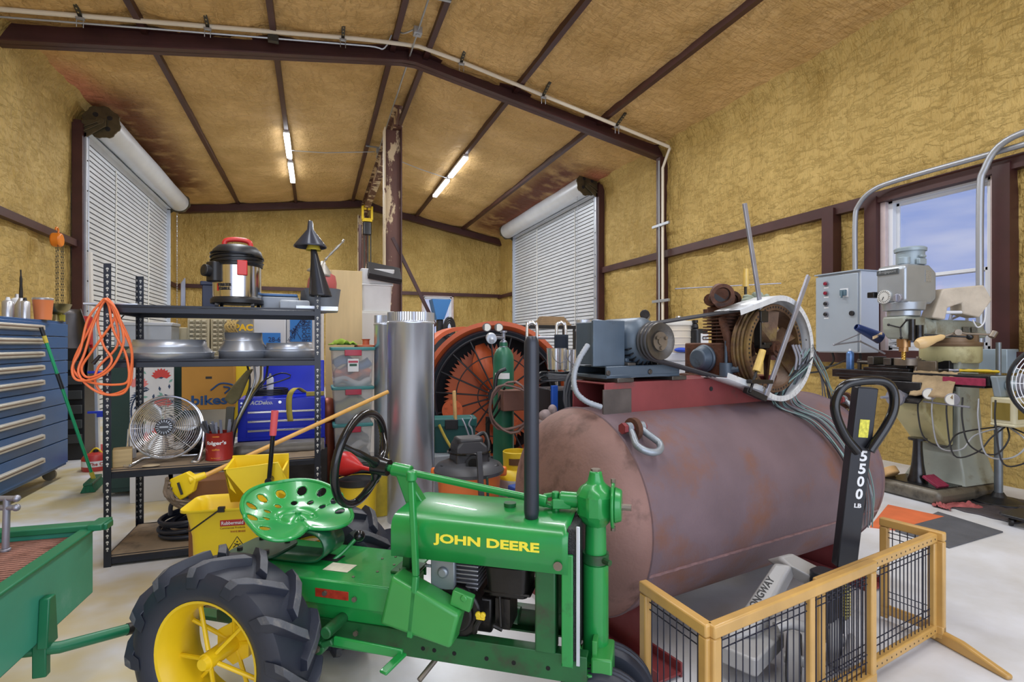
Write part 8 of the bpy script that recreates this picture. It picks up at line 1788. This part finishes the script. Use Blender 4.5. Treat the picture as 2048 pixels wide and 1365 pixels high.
for dx in (-.05, .055): b = MB(); b.cyl(q+V((dx, -.0, .085)), q+V((dx-.004, -.03, .085)), .036, n=24); g = mesh('gauge', b, M_worn, rg); b = MB(); b.cyl(q+V((dx-.004, -.0302, .085)), q+V((dx-.0042, -.0312, .085)), .03, n=24); b2 = mesh('gauge_dial', b, mat('gauge_face', (226, 226, 218), .4), rg)
ct = -V((gp.x, gp.y, 0)).normalized(); th = atan2(ct.y, ct.x)
b = MB(); b.lathe([(.0915, 1.05), (.0915, 1.1)], (0, 0, 0), (0, 0, 1), 24, False, th-.9, th+.6); lb = mesh('white_label', b, M_wht, cyb); lb['label'] = 'white paper band'
cart = thing('welding_cart', 'welding cart with chrome loop handles, box and coiled hoses', 'cart', cl(.1, 4.75)); co = V(cart.location); L6 = lambda px, py, d=4.72: W(px, py, d)-co
for u0, u1 in ((1054, 1074), (1113, 1131)):
    b = MB(); b.tube([L6(u0, 820), L6(u0, 660), L6(u0+3, 650), L6((u0+u1)/2, 645), L6(u1-3, 650), L6(u1, 660), L6(u1, 820)], .014, 10, k=4); mesh('loop_handle', b, M_chrome, cart)
b = MB(); b.rod(L6(1074, 676), L6(1113, 676), .014); mesh('cross_bar', b, M_clamp, cart)
b = MB(); b.box(L6(1028, 800, 4.45), (.24, .14, .17)); mesh('hose_box', b, mat('brown_steel_box', (118, 82, 70), .6, .2, .15), cart, bev=.006)
b = MB(); b.b2((-.35, .02, .08), (.35, .3, .12)); b.rod((-.3, .1, .1), (-.3, .1, .7), .02); b.rod((.3, .1, .1), (.3, .1, .9), .02); mesh('cart_frame', b, M_iron, cart)
for i in range(4): b = MB(); b.rod(L6(972+8*i, 850-3*i, 4.45), L6(1010, 775+30*i, 4.4), .009); mesh('strut', b, M_iron, cart) if i < 2 else None
for x in (-.3, .3): b = MB(); b.cyl((x-.02, .12, .12), (x+.02, .12, .12), .12, n=26); mesh('wheel', b, M_black, cart)
M_hose = mat('twin_gas_hose', (110, 84, 78), .5)
b = MB(); cc_ = W(1020, 815, 4.3); pts = []
for i in range(110): t = i*.36; pts.append(cc_+CR*(.17+.012*sin(i*.7))*cos(t)+V((0, 0, (.19+.022*cos(i*.9))*sin(t)))+CF*(.03*sin(t*.37)))
b.tube(pts, .009, 6); solo('gas_hose_coil', 'brown twin gas hose coiled on the front of the welding cart', 'hose', b, M_hose)
b = MB(); P = [W(px, py, 4.35) for px, py in ((990, 790), (992, 760), (998, 745), (1012, 738))]; b.tube(P, .016, 8, k=6); solo('black_hose_end', 'short thick black hose arching before the green cylinder', 'hose', b, M_black)
b = MB(); c0 = L6(1122, 690, 4.7)+co; b.grid(lambda u, v: c0+CR*((u-.5)*.12)+V((0, 0, .09-.2*v))-CF*(.03+.02*sin(u*6)), 10, 10); solo('dark_cloth', 'dark cloth hanging on the right loop of the welding cart', 'cloth', b, mat('navy_cloth', (40, 48, 62), .9), solid=.006, smooth=180)
# pails, welder, cable coils
def pail(px, py, d, r, h, label):
    p = W(px, py, d); t = thing('metal_pail', label, 'pail', p, 0, 'shiny metal pails by the welding cart'); b = MB(); b.lathe([(0, .003), (r*.9, .003), (r, h), (r+.004, h+.003), (r-.004, h), (r*.88, .01), (0, .01)], (0, 0, 0), (0, 0, 1), 30); mesh('pail_body', b, M_chrome, t)
    b = MB(); b.tube([V((r*cos(t_), r*sin(t_)*.2-.02-r*.9, h*.9-.1*sin(t_))) for t_ in [pi*q/14 for q in range(15)]], .003, 5); mesh('bail', b, M_clamp, t)
pail(1113, 740, 4.5, .085, .18, 'left shiny metal pail on the cable pile'); pail(1140, 742, 4.55, .08, .18, 'right shiny metal pail on the cable pile')
wd_ = thing('welder', 'blue and black welding machine standing behind near end of the tank', 'welder', (W(1118, 820, 4.55).x, W(1118, 820, 4.55).y, .35)); b = MB(); b.b2((-.14, -.2, 0), (.14, .2, .62)); mesh('case', b, mat('welder_black', (34, 38, 46), .4), wd_, bev=.006); b = MB(); b.b2((-.16, -.215, -.01), (-.11, -.18, .66)); mesh('corner_post', b, mat('welder_blue', (40, 92, 196), .4), wd_, bev=.004); b = MB()
for i in range(5):
    for j in range(4): b.b2((-.07+.03*i, -.204, .3+.035*j+.01*(i % 2)), (-.055+.03*i, -.2, .32+.035*j+.01*(i % 2)))
mesh('printed_labels', b, M_wht, wd_)
b = MB(); b.b2((-.22, -.25, 0), (.22, .25, .345)); b.v = [tuple(V(v)+V((wd_.location.x, wd_.location.y, 0))) for v in b.v]; solo('welder_stand', 'dark stand under the welding machine', 'stand', b, M_iron, bev=.006)
for k_, (px, py, d, r, lab) in enumerate(((1160, 790, 4.25, .2, 'grey black welding cables coiled at right of the welding machine'), (1088, 790, 4.45, .16, 'dark cables coiled between cart and welding machine'), (1130, 752, 4.5, .2, 'cable pile lying under the shiny pails'))):
    b = MB(); c0 = W(px, py, d); pts = []
    for i in range(120):
        t = i*.4
        if k_ < 2: pts.append(c0+CR*(r*.55+.02*sin(i*.31))*cos(t)+V((0, 0, (r*1.1+.02*cos(i*.23))*sin(t)))+CF*(.04*sin(i*.05)+.02*cos(t)))
        else: pts.append(c0+CR*r*cos(t)+CF*r*.6*sin(t)+V((0, 0, -.03+.0004*i+.012*sin(t*1.3))))
    b.tube(pts, .009, 6); solo('cable_coil', lab, 'cable', b, [M_conduit if False else mat('grey_cable', (92, 96, 104), .5), M_black, mat('grey_cable', (92, 96, 104), .5)][k_])
b = MB(); b.sph(W(1092, 832, 4.2), (.06, .06, .05), 14, 10); b.sph(W(1105, 822, 4.2), (.035, .05, .05), 12, 8); b.sph(W(1086, 845, 4.2), (.04, .04, .04), 12, 8); b.tube([W(1092, 832, 4.2), W(1092, 870, 4.2), W(1094, 930, 4.22), W(1094, 1025, 4.25)], [.05, .04, .05], 10, k=4); solo('rag_bundle', 'grey and pink rags bundled against near end of the tank', 'rags', b, mat('grey_pink_rag', (150, 136, 138), .9, 0, .3, 20, .4, 50))
# shop vac
sv = thing('orange_shop_vacuum', 'orange drum shop vacuum with black motor head behind the tractor hood', 'vacuum cleaner', WZ(938, 1052, 0)); 
b = MB(); b.lathe([(0, .03), (.19, .03), (.205, .06), (.235, .38), (.245, .4), (.24, .41), (0, .41)], (0, 0, 0), (0, 0, 1), 44); mesh('drum', b, mat('vac_orange', (232, 120, 48), .4, 0, .04), sv)
b = MB(); b.lathe([(.255, .4), (.26, .425), (.235, .46), (.16, .49), (0, .5)], (0, 0, 0), (0, 0, 1), 44); lid = mesh('lid', b, mat('vac_dark_grey', (72, 74, 80), .45), sv)
b = MB(); b.prism([V((-.13, -.12, .47)), V((.13, -.12, .47)), V((.115, -.1, .6)), V((.07, -.06, .64)), V((-.07, -.06, .64)), V((-.115, -.1, .6))], (0, .22, 0)); b.rbox((0, .02, .61), (.2, .18, .09), .04); mesh('motor_head', b, mat('vac_black', (50, 51, 56), .45), sv, bev=.02, seg=3)
b = MB(); b.tube([V((.05, .06, .63)), V((.13, .05, .67)), V((.15, .0, .6)), V((.13, -.04, .52))], .016, 8, k=5); mesh('carry_handle', b, M_black, sv)
ct = -V((sv.location.x, sv.location.y, 0)).normalized(); pt = V((ct.y, -ct.x, 0)); b = MB(); q = ct*.14-pt*.03+V((0, 0, .5)); b.cyl(q, q+ct*.045, .05, .052, n=26); pq = mesh('hose_port', b, M_black, sv); b = MB(); b.cyl(q+ct*.0455, q+ct*.0465, .036, n=24); mesh('port_opening', b, mat('hole_black', (12, 12, 12), .9), pq)
for s in (-1, 1): b = MB(); b.box(pt*s*.25+V((0, 0, .4)), (.06, .05, .07), (0, 0, atan2(pt.y, pt.x))); mesh('latch', b, mat('vac_orange', (232, 120, 48), .4), sv, bev=.015)
for k_ in range(2): b = MB(); b.lathe([(.03, 0), (.038, .004), (.03, .008)], pt*(.17 if k_ else -.18)+ct*.08+V((0, 0, .462)), (0, 0, 1), 20, True); mesh('lid_cup', b, M_black, lid)
b = MB(); b.tube([ct*.19+(pt*cos(t)+V((0, 0, .0)))*0+V((.17*cos(t), .17*sin(t), .545)) for t in [2*pi*q/40 for q in range(40)]] if False else [V((.155*cos(t), .15*sin(t), .555)) for t in [2*pi*q/40 for q in range(40)]], .009, 6, True); mesh('wrapped_cord', b, M_gloss, sv)
# propane bottle
pp = thing('propane_bottle', 'grey and yellow propane bottle beside the orange shop vacuum', 'gas bottle', WZ(1032, 1030, 0)); b = MB(); b.lathe([(0, .02), (.1, .02), (.14, .06), (.155, .12), (.155, .28), (.15, .3)], (0, 0, 0), (0, 0, 1), 36); mesh('tank_body', b, mat('propane_grey', (176, 178, 178), .4, .1), pp); b = MB(); b.lathe([(.151, .29), (.145, .32), (.12, .36), (.08, .38), (0, .385)], (0, 0, 0), (0, 0, 1), 36); mesh('shoulder', b, M_yel, pp); b = MB(); b.lathe([(.1, .36), (.105, .5), (.1, .505), (.095, .5), (.09, .36)], (0, 0, 0), (0, 0, 1), 32); cl2 = mesh('collar', b, M_yel, pp); b = MB(); b.lathe([(.12, 0), (.12, .05)], (0, 0, 0), (0, 0, 1), 30); mesh('foot_ring', b, M_yel, pp, solid=.004)
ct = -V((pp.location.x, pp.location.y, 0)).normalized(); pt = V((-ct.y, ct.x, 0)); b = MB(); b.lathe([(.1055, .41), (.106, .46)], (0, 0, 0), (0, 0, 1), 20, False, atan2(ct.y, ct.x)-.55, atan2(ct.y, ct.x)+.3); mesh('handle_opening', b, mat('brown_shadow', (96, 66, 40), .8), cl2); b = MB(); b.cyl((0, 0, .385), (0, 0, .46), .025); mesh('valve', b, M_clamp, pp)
r = box_thing('blue_box', 'small blue plastic box on the floor before the propane bottle', 'box', (WZ(1036, 1062, 0).x, WZ(1036, 1062, 0).y, 0), (.12, .1, .33), mat('blue_box', (40, 74, 150), .45), .3, .012)
# steel tubes, toolbox
b = MB(); b.bar(WZ(968, 1100, 0), W(958, 905, 3.7), .035, .035); solo('steel_tube', 'square black steel tube standing in front of the shop vacuum', 'tube', b, mat('dark_square_tube', (78, 80, 86), .4, .5, .15), bev=.002)
b = MB(); b.bar(WZ(980, 1095, 0), W(974, 955, 3.72), .016, .016); solo('green_stake', 'thin dark green stake beside the black steel tube', 'stake', b, M_dgr, bev=.002)
tp = WZ(906, 960, 0); tb_ = thing('teal_toolbox', 'teal plastic toolbox with black latch behind the shop vacuum', 'toolbox', (W(907, 885, 5.0).x, W(907, 885, 5.0).y, .35), -.15); b = MB(); b.rbox((0, 0, .12), (.4, .22, .24), .03, taper=.92); mesh('box', b, mat('toolbox_teal', (30, 84, 84), .45), tb_, bev=.006); b = MB(); b.rbox((0, 0, .275), (.42, .24, .08), .03); mesh('lid', b, mat('toolbox_teal_lid', (42, 104, 102), .45), tb_, bev=.012); b = MB(); b.box((-.03, -.12, .26), (.12, .02, .09)); mesh('latch', b, M_black, tb_, bev=.006)
b = MB(); b.b2((-.3, -.2, 0), (.3, .2, .348)); b.v = [tuple(V(v)+V((tb_.location.x, tb_.location.y, 0))) for v in b.v]; solo('grey_crate', 'low grey crate under the teal toolbox', 'crate', b, M_gpl, bev=.01)
b = MB(); b.bar(W(911, 845, 4.9), W(908, 782, 4.95), .045, .028); solo('hammer_handle', 'plain wooden tool handle standing up before the orange fan', 'handle', b, mat('pale_hickory', (206, 164, 104), .5, 0, .1, 14), bev=.008)
b = MB(); b.tube([W(878, 850, 4.8), W(890, 875, 4.78), W(902, 895, 4.76), W(912, 908, 4.75)], .013, 8, k=4); solo('yellow_pry_bar', 'thin yellow handled bar leaning on the teal toolbox', 'bar', b, M_strap)
b = MB(); b.tube([W(940, 832, 4.7), W(944, 836, 4.7), W(938, 850, 4.68), W(946, 872, 4.66), W(950, 990, 4.6)], .008, 6, k=4); b.tube([W(924, 838, 4.7), W(930, 850, 4.68), W(938, 872, 4.66)], .008, 6, k=4); solo('steel_hook', 'bent steel hooked bar standing behind the shop vacuum', 'hook', b, M_clamp)
# things behind the tank
a, c = W(1335, 704, 4.6), W(1402, 704, 4.6); fz_ = thing('chest_freezer', 'white chest freezer behind the air compressor', 'freezer', cl(1.35, 4.85)); b = MB(); b.b2((-.55, -.3, .03), (.55, .3, 1.2)); mesh('body', b, mat('fridge_white', (206, 208, 212), .4), fz_, bev=.012); b = MB(); b.b2((-.56, -.31, 1.2), (.56, .31, 1.275)); mesh('lid', b, mat('fridge_white', (206, 208, 212), .4), fz_, bev=.015)
p = W(1338, 692, 4.75); st_ = thing('cream_tub', 'cream plastic tub with lid standing on the white freezer', 'tub', (p.x, p.y, 1.277)); b = MB(); b.lathe([(0, 0), (.2, 0), (.21, .05), (.21, .23), (0, .23)], (0, 0, 0), (0, 0, 1), 40); mesh('tub_body', b, mat('cream_plastic', (218, 208, 190), .4), st_)
b = MB(); b.lathe([(.222, .23), (.225, .25), (.215, .27), (0, .275)], (0, 0, 0), (0, 0, 1), 40); mesh('lid', b, mat('pale_lid', (214, 212, 204), .4), st_); b = MB(); b.cyl((.1, 0, .275), (.1, 0, .32), .022); mesh('lid_knob', b, M_chrome, st_)
b = MB()
for q in (.06, .12, .18): b.lathe([(.211, q), (.216, q+.006), (.211, q+.012)], (0, 0, 0), (0, 0, 1), 40)
mesh('ribs', b, mat('cream_plastic', (218, 208, 190), .4), st_)
p = W(1291, 628, 4.75); b = MB(); ax_ = V((-.6, -.75, .1)); b.cyl(V((p.x, p.y, 1.277+.275+.045)), V((p.x, p.y, 1.277+.32))+ax_*.1, .042, n=24); solo('dark_pipe_fitting', 'dark round pipe fitting lying on the lid of the cream tub', 'fitting', b, M_iron, bev=.006)
p = W(1398, 690, 4.6); oj = thing('oil_jug', 'black oil jug with white label on the white freezer', 'jug', (p.x, p.y, 1.277)); b = MB(); b.rbox((0, 0, .1), (.14, .09, .2), .03); b.cyl((-.04, 0, .2), (-.04, 0, .25), .03, .02); mesh('jug_body', b, M_black, oj, bev=.012); b = MB(); b.cyl((-.04, 0, .25), (-.04, 0, .275), .024); mesh('cap', b, M_iron, oj); b = MB(); b.box((.02, -.0465, .1), (.08, .002, .12)); lb = mesh('jug_label', b, M_wht, oj); lb['label'] = 'white printed label'
text('lettering', '40 HD', mat('print_black', (40, 40, 44), .5), oj, (.02, -.0482, .12), (1, 0, 0), (0, 0, 1), .025, .06, .0008)
b = MB(); c0 = V((W(1363, 700, 4.5).x, W(1363, 700, 4.5).y, 1.277)); b.sph(c0+V((0, 0, .02)), (.07, .04, .02), 12, 8); b.sph(c0+V((.08, .02, .015)), (.05, .04, .018), 12, 8); solo('blue_cloth', 'small bright blue cloth on front edge of the white freezer', 'cloth', b, mat('bright_blue_cloth', (52, 84, 196), .8, 0, .2, 20, .4, 60))
# far things by the end wall
hp = WY(880, 690, 9.2); ho = thing('blue_hopper', 'blue hopper on a dark stand before the far window', 'hopper', (hp.x, hp.y, 0)); z0, z1 = WY(880, 640, 9.2).z, WY(880, 600, 9.2).z; b = MB()
b.prism([V((-.17, -.15, z1)), V((.17, -.15, z1)), V((.05, -.1, z0)), V((-.08, -.1, z0))], (0, .3, 0)); mesh('funnel_body', b, mat('hopper_blue', (64, 126, 190), .4, .1), ho, bev=.006); b = MB(); b.b2((-.15, -.1, 0), (.15, .2, z0-.25)); b.b2((-.05, -.05, z0-.3), (.05, .1, z0)); mesh('stand', b, M_black, ho, bev=.01); b = MB()
for r in (.1, .14, .18): b.tube([V((.12+r*.5*cos(t), -.2, z0-.15+r*sin(t))) for t in [2*pi*q/24 for q in range(24)]], .022, 8, True)
mesh('hose_reel', b, M_black, ho)
lr = thing('lumber_rack', 'dark rack with brown boards near the right roll-up door', 'rack', (WY(1095, 690, 9.0).x, 9.0, 0)); zl_ = WY(1095, 652, 9.0).z; b = MB(); b.b2((-1.3, -.25, zl_-.06), (.5, .25, zl_)); 
for x in (-1.25, .45):
    for y in (-.22, .22): b.b2((x-.03, y-.03, 0), (x+.03, y+.03, zl_-.06))
mesh('rack_frame', b, M_black, lr, bev=.004)
for i in range(5):
    b = MB(); x0 = -.25+.03*i; b.b2((lr.location.x+x0, 8.82+.03*i, zl_+.002+.034*i), (lr.location.x+.4-.02*i, 9.1, zl_+.034+.034*i)); solo('timber_board', 'brown board stacked on the dark rack, %s' % ['lowest', 'second from the bottom', 'middle one', 'second from the top', 'topmost'][i], 'board', b, mat('weathered_timber', (150, 126, 96), .7, 0, .15, 4), group='boards on the dark rack', bev=.003)
